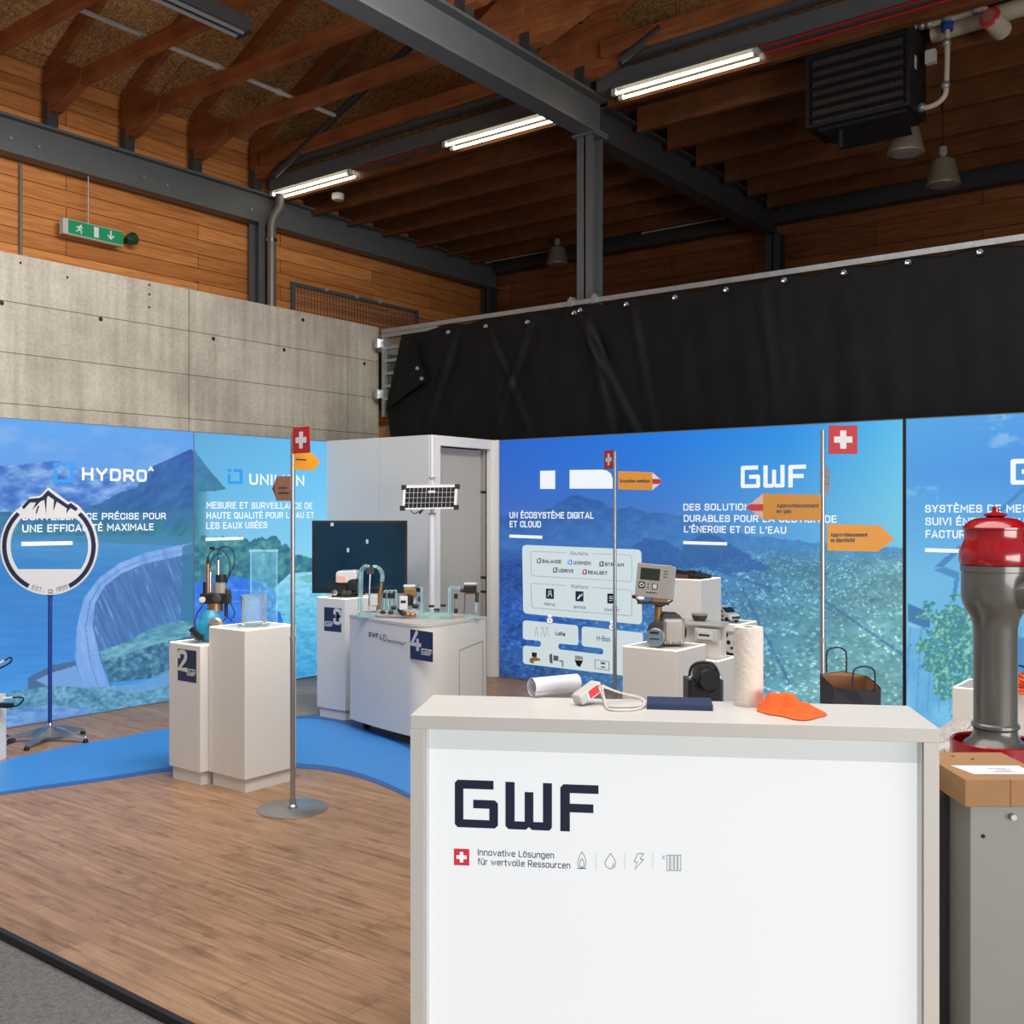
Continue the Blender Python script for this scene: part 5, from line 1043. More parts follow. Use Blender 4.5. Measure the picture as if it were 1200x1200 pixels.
bxr = root('cardboard_box', 'flat brown cardboard box lying on the grey cabinet', 'box', (cbp.x, cbp.y, .825), YAW)
MB().box(0, 0, 0, .285, .36, .087).build('carton', M['card'], bxr, bevel=.003)
MB().box(.14, -.0006, .0, .145, 0, .087).build('flap_seam', M['kraft'], bxr)
flat('paper_label', [[(.055, .06), (.25, .06), (.25, .17), (.028, .17)]], rmat(bxr) @ frame((0, 0, .0875), (1, 0, 0), (0, 1, 0)), M['paper'], bxr, .0006)
flat('label_print', [[(.13 + .012 * (i % 3), .085 + .014 * i), (.2 - .01 * (i % 2), .085 + .014 * i), (.2 - .01 * (i % 2), .089 + .014 * i), (.13 + .012 * (i % 3), .089 + .014 * i)] for i in range(4)], rmat(bxr) @ frame((0, 0, .0882), (1, 0, 0), (0, 1, 0)), M['inkgrey'], bxr, .0003)
for x, y in ((.09, .3), (.14, .26)): MB().cyl((x, y, .086), (x, y, .0878), .006, .006, 10).build('punch_hole', M['blackm'], bxr)
HD = 4.0; hk = HD / FPX; hpnt = atD(1166.5, 600, HD); hz = lambda v: CAMH - (v - HORIZ) * hk
tbl = root('display_table', 'pale table behind the cardboard box carrying hydrant and plastic bag', 'table', (hpnt.x, hpnt.y, 0), YAW)
MB().box(-.32, -.25, .68, .6, .62, .715).build('top', M['white'], tbl)
for x in (-.28, .56):
    for y in (-.2, .56): MB().box(x - .025, y - .025, 0, x + .025, y + .025, .68).build('leg', M['white'], tbl)
hy = root('hydrant', 'grey standing hydrant with a glossy red cap on the right', 'hydrant', (hpnt.x, hpnt.y, .715), YAW); Hz = lambda v: hz(v) - .715
L_ = lambda pr: [(r_ * hk, Hz(v)) for r_, v in pr]
MB().lathe(L_([(3.6, 593.5), (3.8, 600), (5, 600.5), (12.5, 602), (13, 604), (9, 606), (14, 606.5), (22, 607.5), (29, 611), (34, 616), (36, 618), (36, 620), (34.5, 621), (34, 629), (35, 634), (38, 641), (39.6, 647), (39.6, 657), (38.5, 661.5), (30, 662)][::-1]), n=56).build('cap', M['hred'], hy, smooth=True)
MB().lathe(L_([(36, 661.8), (38.2, 662.5), (38.2, 669), (37.2, 670), (37.4, 700), (35.5, 708), (31, 716), (26.5, 724), (24.2, 735), (23.8, 840), (23.9, 846), (26.2, 848), (26.4, 851), (23.8, 854), (24.2, 860), (28, 866), (34, 870), (36, 873), (36, 876), (20, 877)][::-1]), n=56).build('body', M['hgrey'], hy, smooth=True)
f = MB(); f.tube([(.02, -.03, Hz(698)), (.085, -.11, Hz(694)), (.105, -.14, Hz(693))], [.062, .062, .06], 26); f.build('outlet', M['hgrey'], hy, smooth=True)
f = MB(); f.tube([(.103, -.137, Hz(693)), (.118, -.158, Hz(692)), (.128, -.172, Hz(692))], [.068, .068, .045], 26); f.build('outlet_cap', M['hgrey'], hy, smooth=True)
ch = [(.11 + .012 * math.sin(i * .35), -.07, Hz(716) - .0105 * i) for i in range(16)]
for i, q in enumerate(ch):
    t = MB(Matrix.Translation(q) @ Matrix.Rotation(R(90 * (i % 2)), 4, 'Z')); t.tube([(.007 * math.cos(R(a)), 0, .009 * math.sin(R(a))) for a in range(0, 360, 45)], .0018, 6, closed=True); t.build('chain_link', M['steel_dark'], hy)
rg = root('hydrant_collar', 'red round collar around the foot of the hydrant', 'collar', (hpnt.x, hpnt.y, .715), YAW)
cbr = .165
MB().lathe([(cbr - .012, .015), (cbr - .012, .135), (cbr - .006, .142), (cbr, .138), (cbr, 0), (.05, 0), (.05, .012), (cbr - .012, .012)], n=56, cap=False).build('shell', M['hred'], rg, smooth=True)
bgl = atD(1116, 600, 4.3)
pb = root('plastic_bag', 'crumpled translucent plastic bag between counter and hydrant', 'bag', (bgl.x, bgl.y, .715), YAW)
bm = bmesh.new(); bmesh.ops.create_icosphere(bm, subdivisions=5, radius=1.0)
for v in bm.verts:
    c = v.co.copy(); n_ = (math.sin(c.x * 6 + 2 * c.y) * math.cos(c.z * 7 + c.x * 3) * .09 + abs(math.sin(c.x * 13 + c.z * 9 + 3 * math.sin(c.y * 5))) * .08 + abs(math.sin(c.y * 17 - c.x * 11)) * .05)
    c *= 1 + n_; v.co = Vector((c.x * .125 + .02 * c.z, c.y * .1, max(0.001, .06 + c.z * .085 + .055 * c.x * (1 if c.z > 0 else 0))))
me = bpy.data.meshes.new('film'); bm.to_mesh(me); bm.free(); finish(me, 'film', M['plasticbag'], pb, False, True, 0)
# ------------------------------------------------------------------ signposts
def pix(d, u0, v0):   # local camera-aligned coordinates (x,z) of photo points for a thing standing at depth d
    k = d / FPX
    return lambda u, v: ((u - u0) * k, (v0 - v) * k)
def signpost(label, base, d, vtop, group):
    r = root('signpost', label, 'signpost', (base.x, base.y, 0), YAW, group)
    MB().lathe([(.205, 0), (.205, .006), (.2, .009)], n=48).build('base_plate', M['brushed'], r, smooth=True)
    MB().lathe([(.03, .009), (.03, .02), (.02, .03), (.02, .06)], n=20).build('pole_socket', M['brushed'], r, smooth=True)
    h = CAMH + (HORIZ - vtop) / FPX * d
    MB().cyl((0, 0, .03), (0, 0, 1.0), .0155, .0155, 18).build('pole', M['brushed'], r, smooth=True)
    MB().cyl((0, 0, 1.0), (0, 0, h), .0135, .0135, 18).build('upper_pole', M['brushed'], r, smooth=True)
    MB().cyl((0, 0, .99), (0, 0, 1.012), .0175, .0175, 18).build('pole_joint', M['galv'], r, smooth=True)
    return r
def board(r, name, loop, ang, m, th=.006, z0=0.0, extra=()):
    """sign board: loop in (distance from the pole, height), swung by ang about the pole from the picture plane"""
    d = Vector((math.cos(ang), math.sin(ang), 0)); fr = rmat(r) @ frame((0, -.016 if abs(d.x) > .3 else 0, 0), d, (0, 0, 1))
    if frame((0, 0, 0), d, (0, 0, 1)).to_3x3().col[2].y > 0: fr = fr
    o = flat(name, [loop], fr, m, r, th)
    for nm, lp, mm in extra: flat(nm, lp, fr @ Matrix.Translation((0, 0, th)), mm, r, .0012)
    return o, fr @ Matrix.Translation((0, 0, th))
def flagplate(r, x0, s, zc, ang):
    o, fr = board(r, 'swiss_flag', [(x0, zc - s / 2), (x0 + s, zc - s / 2), (x0 + s, zc + s / 2), (x0, zc + s / 2)], ang, M['signred'])
    flat('white_cross', [cross_loop(x0 + s / 2, zc, s * .64)], fr, M['white_sign'], r, .0012)
def arrow(x0, L, tip, zc, h): return [(x0, zc - h / 2), (x0 + L, zc - h / 2), (x0 + L + tip, zc), (x0 + L, zc + h / 2), (x0, zc + h / 2)]
zz = lambda v, d: CAMH + (HORIZ - v) / FPX * d
# left post
pL = onZ(343, 948, 0); dL = 6.07
sl = signpost('tall signpost with Swiss flag standing on the wooden floor at left', pL, dL, 507, 'steel signposts with Swiss flags')
# the photo shows the left post leaning a touch, so its upper part carries plates right of the foot
flagplate(sl, .014, .152, zz(517.5, dL), R(-40))
o, fr = board(sl, 'yellow_sign', arrow(.012, .142, .05, zz(541, dL), .1), R(50), M['yellow'])
flat('small_text', [[(.02, zz(538, dL)), (.1, zz(538, dL)), (.1, zz(539.6, dL)), (.02, zz(539.6, dL))]], fr, M['inkdark'], sl, .001)
lp = [(-x, z) for x, z in arrow(.012, .12, .04, zz(572.5, dL), .145)][::-1]
d_ = Vector((math.cos(R(-37)), math.sin(R(-37)), 0)); fr = rmat(sl) @ frame((0, -.012, 0), d_, (0, 0, 1))
flat('brown_sign', [lp], fr, M['brown'], sl, .006); fr2 = fr @ Matrix.Translation((0, 0, .006))
flat('red_tip', [[(-.172, zz(572.5, dL)), (-.15, zz(572.5, dL) - .026), (-.15, zz(572.5, dL) + .026)]], fr2, mat('tip_dark_red', (110, 46, 60), .6), sl, .001)
for q, (a, b) in enumerate(((-.115, -.04), (-.115, -.022))): flat('small_text', [[(a, zz(571 + 6 * q, dL)), (b, zz(571 + 6 * q, dL)), (b, zz(572.6 + 6 * q, dL)), (a, zz(572.6 + 6 * q, dL))]], fr2, M['inkdark'], sl, .001)
# right post
dR = 5.94; pR = atD(964, 600, dR)
sr = signpost('signpost with yellow French direction signs behind the counter on the right', pR, dR, 504, 'steel signposts with Swiss flags')
xR = lambda u: (u - 964) / FPX * dR
flagplate(sr, xR(970), .165, zz(515.5, dR), 0)
lp = [(xR(961), zz(610, dR)), (xR(893), zz(609, dR)), (xR(893), zz(578.6, dR)), (xR(961), zz(580, dR))]
fr = rmat(sr) @ frame((0, -.018, 0), (1, 0, 0), (0, 0, 1)); ft = fr @ Matrix.Translation((0, 0, .006))
flat('yellow_sign', [lp], fr, M['yellowd'], sr, .006)
flat('white_tip', [[(xR(893), zz(609, dR)), (xR(873.5), zz(594.5, dR)), (xR(893), zz(578.6, dR))]], fr, M['beige'], sr, .006)
flat('red_tip', [[(xR(893), zz(598.6, dR)), (xR(878), zz(598.6, dR)), (xR(873), zz(594.6, dR)), (xR(878), zz(590.8, dR)), (xR(893), zz(590.8, dR))]], ft, M['signred'], sr, .001)
def stext(body, u0, u1, v, cap, par, fr_, xf, d):
    text('sign_text', body, fr_ @ Vector((xf(u0), zz(v, d), 0)), fr_ @ Vector((xf(u1), zz(v, d), 0)), cap / FPX * d, M['inkdark'], par)
stext('Approvisionnement', 909, 958, 594.6, 4.4, sr, ft, xR, dR); stext('en gaz', 909, 926, 601, 4.4, sr, ft, xR, dR)
lp = [(xR(968), zz(645, dR)), (xR(1027), zz(646.3, dR)), (xR(1046.5), zz(631.5, dR)), (xR(1029), zz(615.5, dR)), (xR(968), zz(614, dR))]
flat('yellow_sign', [lp], fr, M['yellow'], sr, .006)
stext('Approvisionnement', 972, 1015, 628.6, 4.4, sr, ft, xR, dR); stext('en électricité', 972, 1000, 635, 4.4, sr, ft, xR, dR)
o, f3 = board(sr, 'beige_sign', arrow(.012, .145, .035, zz(562.5, dR), .16), R(64), M['beige'])
for q in (0, 8): flat('small_text', [[(.03, zz(558 + q, dR)), (.12, zz(558 + q, dR)), (.12, zz(559.5 + q, dR)), (.03, zz(559.5 + q, dR))]], f3, M['inkgrey'], sr, .001)
# middle post
dM = 7.97; pM = atD(720.5, 600, dM); xM = lambda u: (u - 720.5) / FPX * dM
sm = signpost('thin signpost in front of the white software chart', pM, dM, 529, 'steel signposts with Swiss flags')
fr = rmat(sm) @ frame((0, -.018, 0), (1, 0, 0), (0, 0, 1)); ft = fr @ Matrix.Translation((0, 0, .006))
lp = [(xM(724), zz(573.5, dM)), (xM(764), zz(574.6, dM)), (xM(764), zz(553.5, dM)), (xM(724), zz(552.2, dM))]
flat('yellow_sign', [lp], fr, M['yellow'], sm, .006); flat('white_tip', [[(xM(764), zz(574.6, dM)), (xM(776), zz(564.4, dM)), (xM(764), zz(553.5, dM))]], fr, M['white_sign'], sm, .006)
flat('red_tip', [[(xM(764), zz(567.2, dM)), (xM(772), zz(567.2, dM)), (xM(776), zz(564.4, dM)), (xM(772), zz(561.4, dM)), (xM(764), zz(561.4, dM))]], ft, M['signred'], sm, .001)
stext('Écosystème numérique', 726, 761, 565.4, 3.6, sm, ft, xM, dM)
dv = Vector((math.cos(R(-66)), math.sin(R(-66)), 0)); f4 = rmat(sm) @ frame((-.0, -.0, 0), dv, (0, 0, 1)); s_ = .146; zc = zz(538, dM)
flat('swiss_flag', [[(-.16, zc - s_ / 2), (-.014, zc - s_ / 2), (-.014, zc + s_ / 2), (-.16, zc + s_ / 2)]], f4, M['signred'], sm, .006); flat('white_cross', [cross_loop(-.087, zc, s_ * .64)], f4 @ Matrix.Translation((0, 0, .006)), M['white_sign'], sm, .0012)

# ------------------------------------------------------------------ round ring sign on a chrome star base
dS = 7.75; pS = onZ(58.5, 869, 0)
rs_ = root('ring_sign', 'round mountain sign reading EST. 1899 on a blue pole, far left', 'sign', (pS.x, pS.y, 0), YAW)
kS = dS / FPX; g = lambda x, y: ((x / 3.754 - 60.5) * kS, CAMH + (HORIZ - (560 + y / 3.75)) * kS)
fS = rmat(rs_) @ frame((.0, -.03, 0), (1, 0, 0), (0, 0, 1)); cx_, cz_ = g(234, 300); ro = 214 / 3.754 * kS
arcL = [(cx_ + ro * math.cos(R(a)), cz_ + ro * math.sin(R(a))) for a in range(132, 409, 4)]
mtn = [g(*q) for q in ((362, 122), (330, 104), (316, 106), (262, 66), (230, 42), (205, 70), (190, 80), (150, 84), (128, 108), (108, 128))]
outer = arcL + mtn
ri = 172 / 3.754 * kS
hole = [(cx_ + ri * math.cos(R(a)), cz_ + ri * math.sin(R(a))) for a in list(range(-36, 41, 4))] + [g(350, 178), g(110, 178)] + [(cx_ + ri * math.cos(R(a)), cz_ + ri * math.sin(R(a))) for a in list(range(140, 217, 4))]
flat('sign_plate', [outer, hole], fS, M['white_sign'], rs_, .012)
fT = fS @ Matrix.Translation((0, 0, .012)); rm = 196 / 3.754 * kS; wd = 19 / 3.754 * kS
A_ = lambda a0, a1: stroke([(cx_ + rm * math.cos(R(a)), cz_ + rm * math.sin(R(a))) for a in np.linspace(a0, a1, 26)], wd)[0]
flat('navy_arc', [A_(133, 243)], fT, M['navyink'], rs_); flat('navy_arc', [A_(-63, 47)], fT, M['navyink'], rs_)
flat('mountain_mark', [[g(*q) for q in ((115, 128), (146, 92), (192, 88), (204, 82), (230, 54), (265, 82), (318, 118), (330, 110), (362, 134), (352, 146), (330, 132), (322, 140), (310, 158), (314, 134), (268, 104), (262, 122), (254, 146), (256, 96), (230, 78), (224, 92), (222, 158), (214, 96), (196, 104), (160, 142), (178, 108), (152, 108), (124, 138))], [g(*q) for q in ((192, 124), (186, 140), (180, 158), (176, 156), (180, 138), (186, 122))]], fT, M['navyink'], rs_)
def arctext(body, a0, a1, rad, cap):
    n = len(body)
    for i, chh in enumerate(body):
        a = R(a0 + (a1 - a0) * (i + .5) / n); t = Vector((-math.sin(a), math.cos(a))); c = Vector((cx_ + rad * math.cos(a), cz_ + rad * math.sin(a))); hw = cap * (.3 if chh not in '.1' else .12)
        p0 = fT @ Vector((c.x - t.x * hw, c.y - t.y * hw, 0)); p1 = fT @ Vector((c.x + t.x * hw, c.y + t.y * hw, 0)); up = fT.to_3x3() @ Vector((-math.cos(a), -math.sin(a), 0))
        text('letter', chh, p0, p1, cap, M['inkgrey'], rs_, ey=up, bold=.01)
arctext('EST.', -113, -94, 203 / 3.754 * kS, 20 / 3.754 * kS); arctext('1899', -82, -65, 203 / 3.754 * kS, 20 / 3.754 * kS)
q0 = g(241, 498); qs = 18 / 3.754 * kS
flat('swiss_square', [[(q0[0] - qs / 2, q0[1] - qs / 2), (q0[0] + qs / 2, q0[1] - qs / 2), (q0[0] + qs / 2, q0[1] + qs / 2), (q0[0] - qs / 2, q0[1] + qs / 2)]], fT, M['brown'], rs_); flat('white_cross', [cross_loop(q0[0], q0[1], qs * .7)], fT @ Matrix.Translation((0, 0, .0016)), M['white_sign'], rs_)
MB().tube([(0, 0, .1), (.01, -.018, cz_ - ro + .02)], .015, 16).build('pole', M['bluepole'], rs_, smooth=True)
MB().box(-.02 + .01, -.03, cz_ - ro - .01, .02 + .01, -.006, cz_ - ro + .12).build('bracket', M['bluepole'], rs_)
MB().lathe([(.034, .04), (.038, .05), (.03, .12), (.02, .14)], n=20).build('hub', M['chrome'], rs_, smooth=True)
for a in (186, -8, 262, 60, 125):
    d_ = Vector((math.cos(R(a)), math.sin(R(a)), 0)); f = MB(); n_ = Vector((-d_.y, d_.x, 0))
    P = lambda t, z, w_: d_ * t + n_ * w_ + Vector((0, 0, z))
    f.hexa([P(.02, .05, -.03), P(.30, .028, -.012), P(.30, .028, .012), P(.02, .05, .03), P(.02, .125, -.018), P(.30, .046, -.008), P(.30, .046, .008), P(.02, .125, .018)])
    lg_ = f.build('leg', M['chrome'], rs_, bevel=.005)
    MB(Matrix.Translation(d_ * .29)).lathe([(.02, .0), (.022, .012), (.012, .03)], n=14).build('rubber_foot', M['rubber'], lg_, smooth=True)
tag(MB().tube(smooth_path([onZ(-12, 880, .006), onZ(2, 874, .006), onZ(18, 868, .006), onZ(8, 862, .006), onZ(-10, 860, .006)], 6), .006, 8).build('floor_cable', M['black'], base=tuple(onZ(0, 870, 0))), 'black cable on the floor at the left edge by the ring sign', 'cable')
# probes reaching into the picture at the left edge
pq = root('sensor_probe', 'white sensor probes with looped cables reaching in at the left edge', 'sensor', onZ(-22, 893, 0), YAW); dq = (onZ(-22, 893, 0) - EYE).dot(Vector((-SN, CS, 0))); kq = dq / FPX
h = lambda u, v: Vector(((u + 22) * kq, 0, CAMH - (v - HORIZ) * kq))
MB().box(-.12, -.1, 0, .115, .12, h(0, 830).z).build('plinth', M['plinthw'], pq)
MB().cyl(h(-6, 838) + Vector((0, .02, -.1)), h(-6, 720) + Vector((0, .02, 0)), .012, .012, 12).build('stand_rod', M['chrome'], pq)
for (u0, v0, u1, v1) in ((-6, 781, 10, 771), (-2, 819, 22, 817)):
    MB().cyl(h(u0, v0), h(u0 * .3 + u1 * .7, v0 * .3 + v1 * .7), .009, .009, 12).build('probe', M['white_sign'], pq); MB().cyl(h(u0 * .3 + u1 * .7, v0 * .3 + v1 * .7), h(u1, v1), .006, .004, 10).build('probe_tip', M['black'], pq)
MB().tube(smooth_path([h(10, 771), h(13.5, 771), h(13, 775), h(8, 779), h(0, 783), h(-6, 786)], 5), .006, 8).build('cable', M['black'], pq); MB().tube(smooth_path([h(22, 817), h(27, 818), h(26, 822), h(20, 827), h(8, 829), h(-5, 828)], 5), .006, 8).build('cable', M['black'], pq)
MB(Matrix.Translation(h(0, 818))).box(-.03, -.02, -.02, .03, .02, .03).build('clamp_block', M['white_sign'], pq)
MB(Matrix.Translation(h(7, 826))).box(-.04, -.015, -.01, .05, .015, .012).build('connector', M['black'], pq)

# ------------------------------------------------------------------ display plinths
def plinth(label, x0, y0, x1, y1, zt, group=None, kick=.018, led=True):
    r = root('display_plinth', label, 'plinth', ((x0 + x1) / 2, (y0 + y1) / 2, 0), 0, group)
    MB().box(x0 + kick, y0 + kick, 0, x1 - kick, y1 - kick, .085).build('kick_base', M['plinthw'], r, True)
    MB().box(x0, y0, .085, x1, y1, zt - .004).build('body', M['plinthw'], r, True, bevel=.003)
    if led:
        t = .012; f = MB(); z0, z1 = zt - .004, zt
        f.box(x0 + .004, y0 + .004, z0, x1 - .004, y0 + .004 + t, z1); f.box(x0 + .004, y1 - .004 - t, z0, x1 - .004, y1 - .004, z1); f.box(x0 + .004, y0 + .004 + t, z0, x0 + .004 + t, y1 - .004 - t, z1); f.box(x1 - .004 - t, y0 + .004 + t, z0, x1 - .004, y1 - .004 - t, z1)
        f.build('light_strip', M['led'], r, True)
        MB().box(x0 + .017, y0 + .017, z0, x1 - .017, y1 - .017, z1 - .001).build('top_plate', M['white'], r, True)
    return r
def sticker(par, num, fr_, w_, h_):
    flat('navy_sticker', [[(0, 0), (w_, 0), (w_, h_), (0, h_)]], fr_, M['navy'], par, .001)
    f2 = fr_ @ Matrix.Translation((0, 0, .001))
    side = num in '24'
    x0 = 0.0 if side else w_ * .55
    text('numeral', num, f2 @ Vector((x0, h_ * .3, 0)), f2 @ Vector((x0 + w_ * (.5 if side else .46), h_ * .3, 0)), h_ * .68, M['white_sign'], par, bold=.03, th=.0008)
    lx0 = .5 if side else .04
    flat('block_logo', logo_loops(w_ * lx0, h_ * .2, w_ * .158), f2, M['white_sign'], par, .0008)
    flat('small_text', [[(w_ * lx0, h_ * .385), (w_ * (lx0 + .46), h_ * .385), (w_ * (lx0 + .46), h_ * .41), (w_ * lx0, h_ * .41)]], f2, M['wprint'], par, .0008)
g2 = 'numbered white display plinths'
l2 = plinth('lower white plinth with the navy number 2 sticker', -5.845, 3.985, -5.512, 4.36, .895)
zs = lambda u, v, y: onY(u, v, y)
a, b = onY(208.3, 799, 3.984), onY(230, 761, 3.984); sticker(l2, '2', frame((a.x, 3.985, onY(208.3, 797, 3.984).z), (1, 0, 0), (0, 0, 1)), b.x - a.x, .205)
t2 = plinth('taller plain white plinth right of the number 2 plinth', -5.505, 4.045, -5.145, 4.455, 1.012)
l3 = plinth('white plinth with the navy number 3 sticker left of the curved cabinet', -6.60, 5.945, -6.255, 6.33, 1.02)
a, b = onY(380, 739, 5.945), onY(400, 709, 5.945); sticker(l3, '3', frame((a.x, 5.945, a.z), (1, 0, 0), (0, 0, 1)), b.x - a.x, .2)
rA = plinth('white plinth under the big gas meter behind the counter', -3.352, 5.57, -2.968, 5.965, .9)
rB = plinth('low white plinth with a lit rim right of the gas meter plinth', -3.45, 6.26, -3.03, 6.56, .75)
rC = plinth('tallest white plinth behind the gas meter with black cables on top', -3.79, 6.76, -3.41, 7.1, 1.25)
rD = plinth('white plinth with an animal picture carrying the model car', -3.62, 7.14, -3.28, 7.46, .9)
rE = plinth('white lit plinth behind the hydrant carrying orange cords', onZ(1116, 805, .65).x, onZ(1116, 805, .65).y, onZ(1116, 805, .65).x + .95, onZ(1116, 805, .65).y + .4, .65)
oc = root('cord_bundle', 'orange cord bundle on the lit plinth right of the hydrant', 'cord', onZ(1197, 812, .65)); oc.location.z = .65
f = MB()
for i in range(7): f.tube(smooth_path([(.13 * math.cos(i + j * 1.05) * (1 - .06 * i), .09 * math.sin(i * 1.7 + j * 1.05), .012 + .018 * i * abs(math.sin(j + i))) for j in range(7)], 5), .008, 8)
f.build('cord', M['orangecable'], oc, smooth=True); MB().tube(smooth_path([(-.1, 0, .05), (-.06, 0, .14), (.0, .02, .16), (.08, .02, .1)], 6), .006, 8).build('black_lead', M['black'], oc, smooth=True)
# animal picture on plinth D: black-and-white panda face
pw = .1; pp = onY(846, 768, 7.14); fD = frame((pp.x, 7.14, onY(846, 770, 7.14).z), (1, 0, 0), (0, 0, 1))
flat('picture', [[(0, 0), (.16, 0), (.16, .2), (0, .2)]], fD, M['grey'], rD, .001); f2 = fD @ Matrix.Translation((0, 0, .001))
flat('animal_body', [[(0, 0), (.16, 0), (.15, .05), (.01, .05)]], f2, M['blackm'], rD, .0008); flat('animal_face', [circ(.08, .105, .068, 24)], f2, M['lgrey'], rD, .001); f3 = f2 @ Matrix.Translation((0, 0, .001))
flat('animal_patches', [circ(.03, .17, .022, 14), circ(.13, .17, .022, 14), circ(.055, .115, .017, 12), circ(.108, .115, .017, 12), circ(.081, .075, .012, 12)], f3, M['blackm'], rD, .0008)

# ------------------------------------------------------------------ devices on the plinths
# dosing rig on plinth 2
d2 = root('dosing_unit', 'dosing unit with blue base, probes and looped black cables on plinth 2', 'instrument', (-5.68, 4.17, .895), YAW)
k2 = 6.65 / FPX; zz2 = 899 / 1; g2_ = lambda x, y, dy=0: Vector(((220 + x / 9.227 - 246.5) * k2, dy, (752 - (630 + y / 9.227)) * k2))
f = MB(); f.lathe([(.05, .0), (.072, .03), (.078, .1), (.068, .17), (.035, .205)], g2_(285, 1124, -.03), n=28); f.build('base', M['teal'], d2, smooth=True)
f = MB(Matrix.Translation(g2_(240, 960, -.07))); f.lathe([(.035, 0), (.05, -.01), (.05, -.03), (.03, -.035)], n=24, axis='y'); f.build('dial', M['teal'], d2, smooth=True)
f = MB(Matrix.Translation(g2_(378, 925, -.1))); f.lathe([(.03, .03), (.044, .02), (.046, -.015), (.034, -.025)], n=24, axis='y'); f.build('flange', M['alucast'], d2, smooth=True)
f = MB(); a, b = g2_(110, 970, -.1), g2_(225, 1085, -.1); f.beam(a, b, .05, .03); f.build('foot_clamp', M['black'], d2); f = MB(); f.beam(g2_(115, 1020, -.13), g2_(200, 1105, -.13), .01, .012); f.build('clamp_rail', M['chrome'], d2)
MB().cyl(g2_(320, 800), g2_(320, 700), .05, .05, 20).build('neck', M['copper'], d2, smooth=True)
a, b = g2_(175, 715), g2_(480, 600); MB().box(a.x, -.05, a.z, b.x, .05, b.z).build('manifold', M['black'], d2, bevel=.006)
f = MB(Matrix.Translation(g2_(205, 668, -.05))); f.lathe([(.02, 0), (.02, -.01), (.008, -.012)], n=16, axis='y'); f.build('gauge', M['white_sign'], d2, smooth=True)
f = MB(Matrix.Translation(g2_(365, 655, -.05))); f.lathe([(.028, 0), (.03, -.012), (.02, -.016)], n=20, axis='y'); f.build('knob', M['darkgrey'], d2, smooth=True)
for x, y0, y1, rr, m in ((215, 600, 480, .018, 'black'), (240, 600, 280, .014, 'copper'), (265, 590, 370, .012, 'chrome'), (345, 600, 480, .03, 'alucast'), (385, 480, 400, .036, 'black'), (385, 600, 480, .032, 'grey'), (352, 400, 240, .013, 'chrome'), (410, 600, 540, .02, 'ochre'), (460, 720, 560, .018, 'darkgrey'), (440, 860, 720, .012, 'navy'), (255, 850, 770, .016, 'copper')):
    MB().cyl(g2_(x, y0), g2_(x, y1), rr, rr, 16).build('probe' if y1 < 420 else 'fitting', M[m], d2, smooth=True)
for pth in ([(240, 280), (238, 215), (270, 150), (340, 118), (420, 150), (470, 230), (482, 330), (455, 450), (435, 510)], [(265, 330), (275, 250), (320, 185), (390, 165)], [(352, 240), (348, 165), (375, 110), (440, 92), (500, 125), (532, 210), (520, 310), (470, 420), (440, 500)], [(180, 740), (125, 820), (98, 910), (105, 990)], [(480, 690), (510, 760), (532, 820), (515, 880)], [(400, 915), (450, 870), (490, 890), (500, 915)]):
    MB().tube(smooth_path([g2_(*q) for q in pth], 5), .0036, 8).build('cable', M['black'], d2, smooth=True)
MB(Matrix.Translation(g2_(240, 235))).lathe([(.006, .02), (.009, 0), (.012, -.03)], n=12).build('cable_gland', M['black'], d2, smooth=True); MB(Matrix.Translation(g2_(285, 105))).box(-.016, -.01, -.012, .016, .01, .006).build('cable_clip', M['black'], d2)
# clear vessel on the tall plinth
gv = root('acrylic_vessel', 'clear acrylic vessel on the taller plain plinth', 'vessel', (-5.315, 4.25, 1.012))
f = MB(); f.lathe([(.0, .006), (.073, .006), (.073, .19), (.082, .193), (.082, .2), (.078, .2), (.0785, 0.0), (.0, 0.0)], n=36, cap=False); f.build('cylinder', M['glass'], gv, smooth=True)
f = MB(); f.lathe([(.0785, .0), (.1, .0), (.1, .008), (.0785, .008)], n=36, cap=False); f.build('base_ring', M['glass'], gv, smooth=True)
# pump on plinth 3
wp = root('water_pump', 'white and black pump unit on the number 3 plinth', 'pump', (-6.43, 6.13, 1.02), YAW); k3 = 8.75 / FPX; g3 = lambda x, y, dy=0: Vector(((380 + x / 12 - 405.5) * k3, dy, (701 - (655 + y / 12)) * k3))
f = MB(); o = [g3(*q) for q in ((175, 215), (200, 188), (440, 180), (468, 200), (468, 300), (420, 310), (370, 345), (320, 355), (175, 350))]; f.prism([p + Vector((0, -.09, 0)) for p in o], (0, .17, 0)); f.build('hood', M['white_sign'], wp, bevel=.012)
f = MB(); o = [g3(*q) for q in ((120, 390), (165, 320), (460, 300), (468, 500), (430, 530), (150, 520), (125, 470))]; f.prism([p + Vector((0, -.07, 0)) for p in o], (0, .14, 0)); f.build('housing', M['black'], wp, bevel=.008)
f = MB(Matrix.Translation(g3(410, 380, -.08))); f.lathe([(.05, .02), (.055, 0), (.045, -.015), (.02, -.02)], n=24, axis='y'); f.build('wheel', M['black'], wp, smooth=True)
for x in (160, 290, 360): f = MB(Matrix.Translation(g3(x, 490, -.085))); f.lathe([(.022, .02), (.024, -.006), (.01, -.01)], n=16, axis='y'); f.build('port', M['chrome'] if x < 200 else M['darkgrey'], wp, smooth=True)
MB().box(g3(120, 545).x, -.08, 0, g3(470, 545).x, .08, .015).build('foot', M['black'], wp)
flat('orange_print', [[tuple(g3(*q))[::2] for q in ((190, 345), (310, 345), (310, 260), (195, 250))]], rmat(wp) @ frame((0, -.0905, 0), (1, 0, 0), (0, 0, 1)), mat('faded_orange', (222, 176, 150), .6), wp, .001)
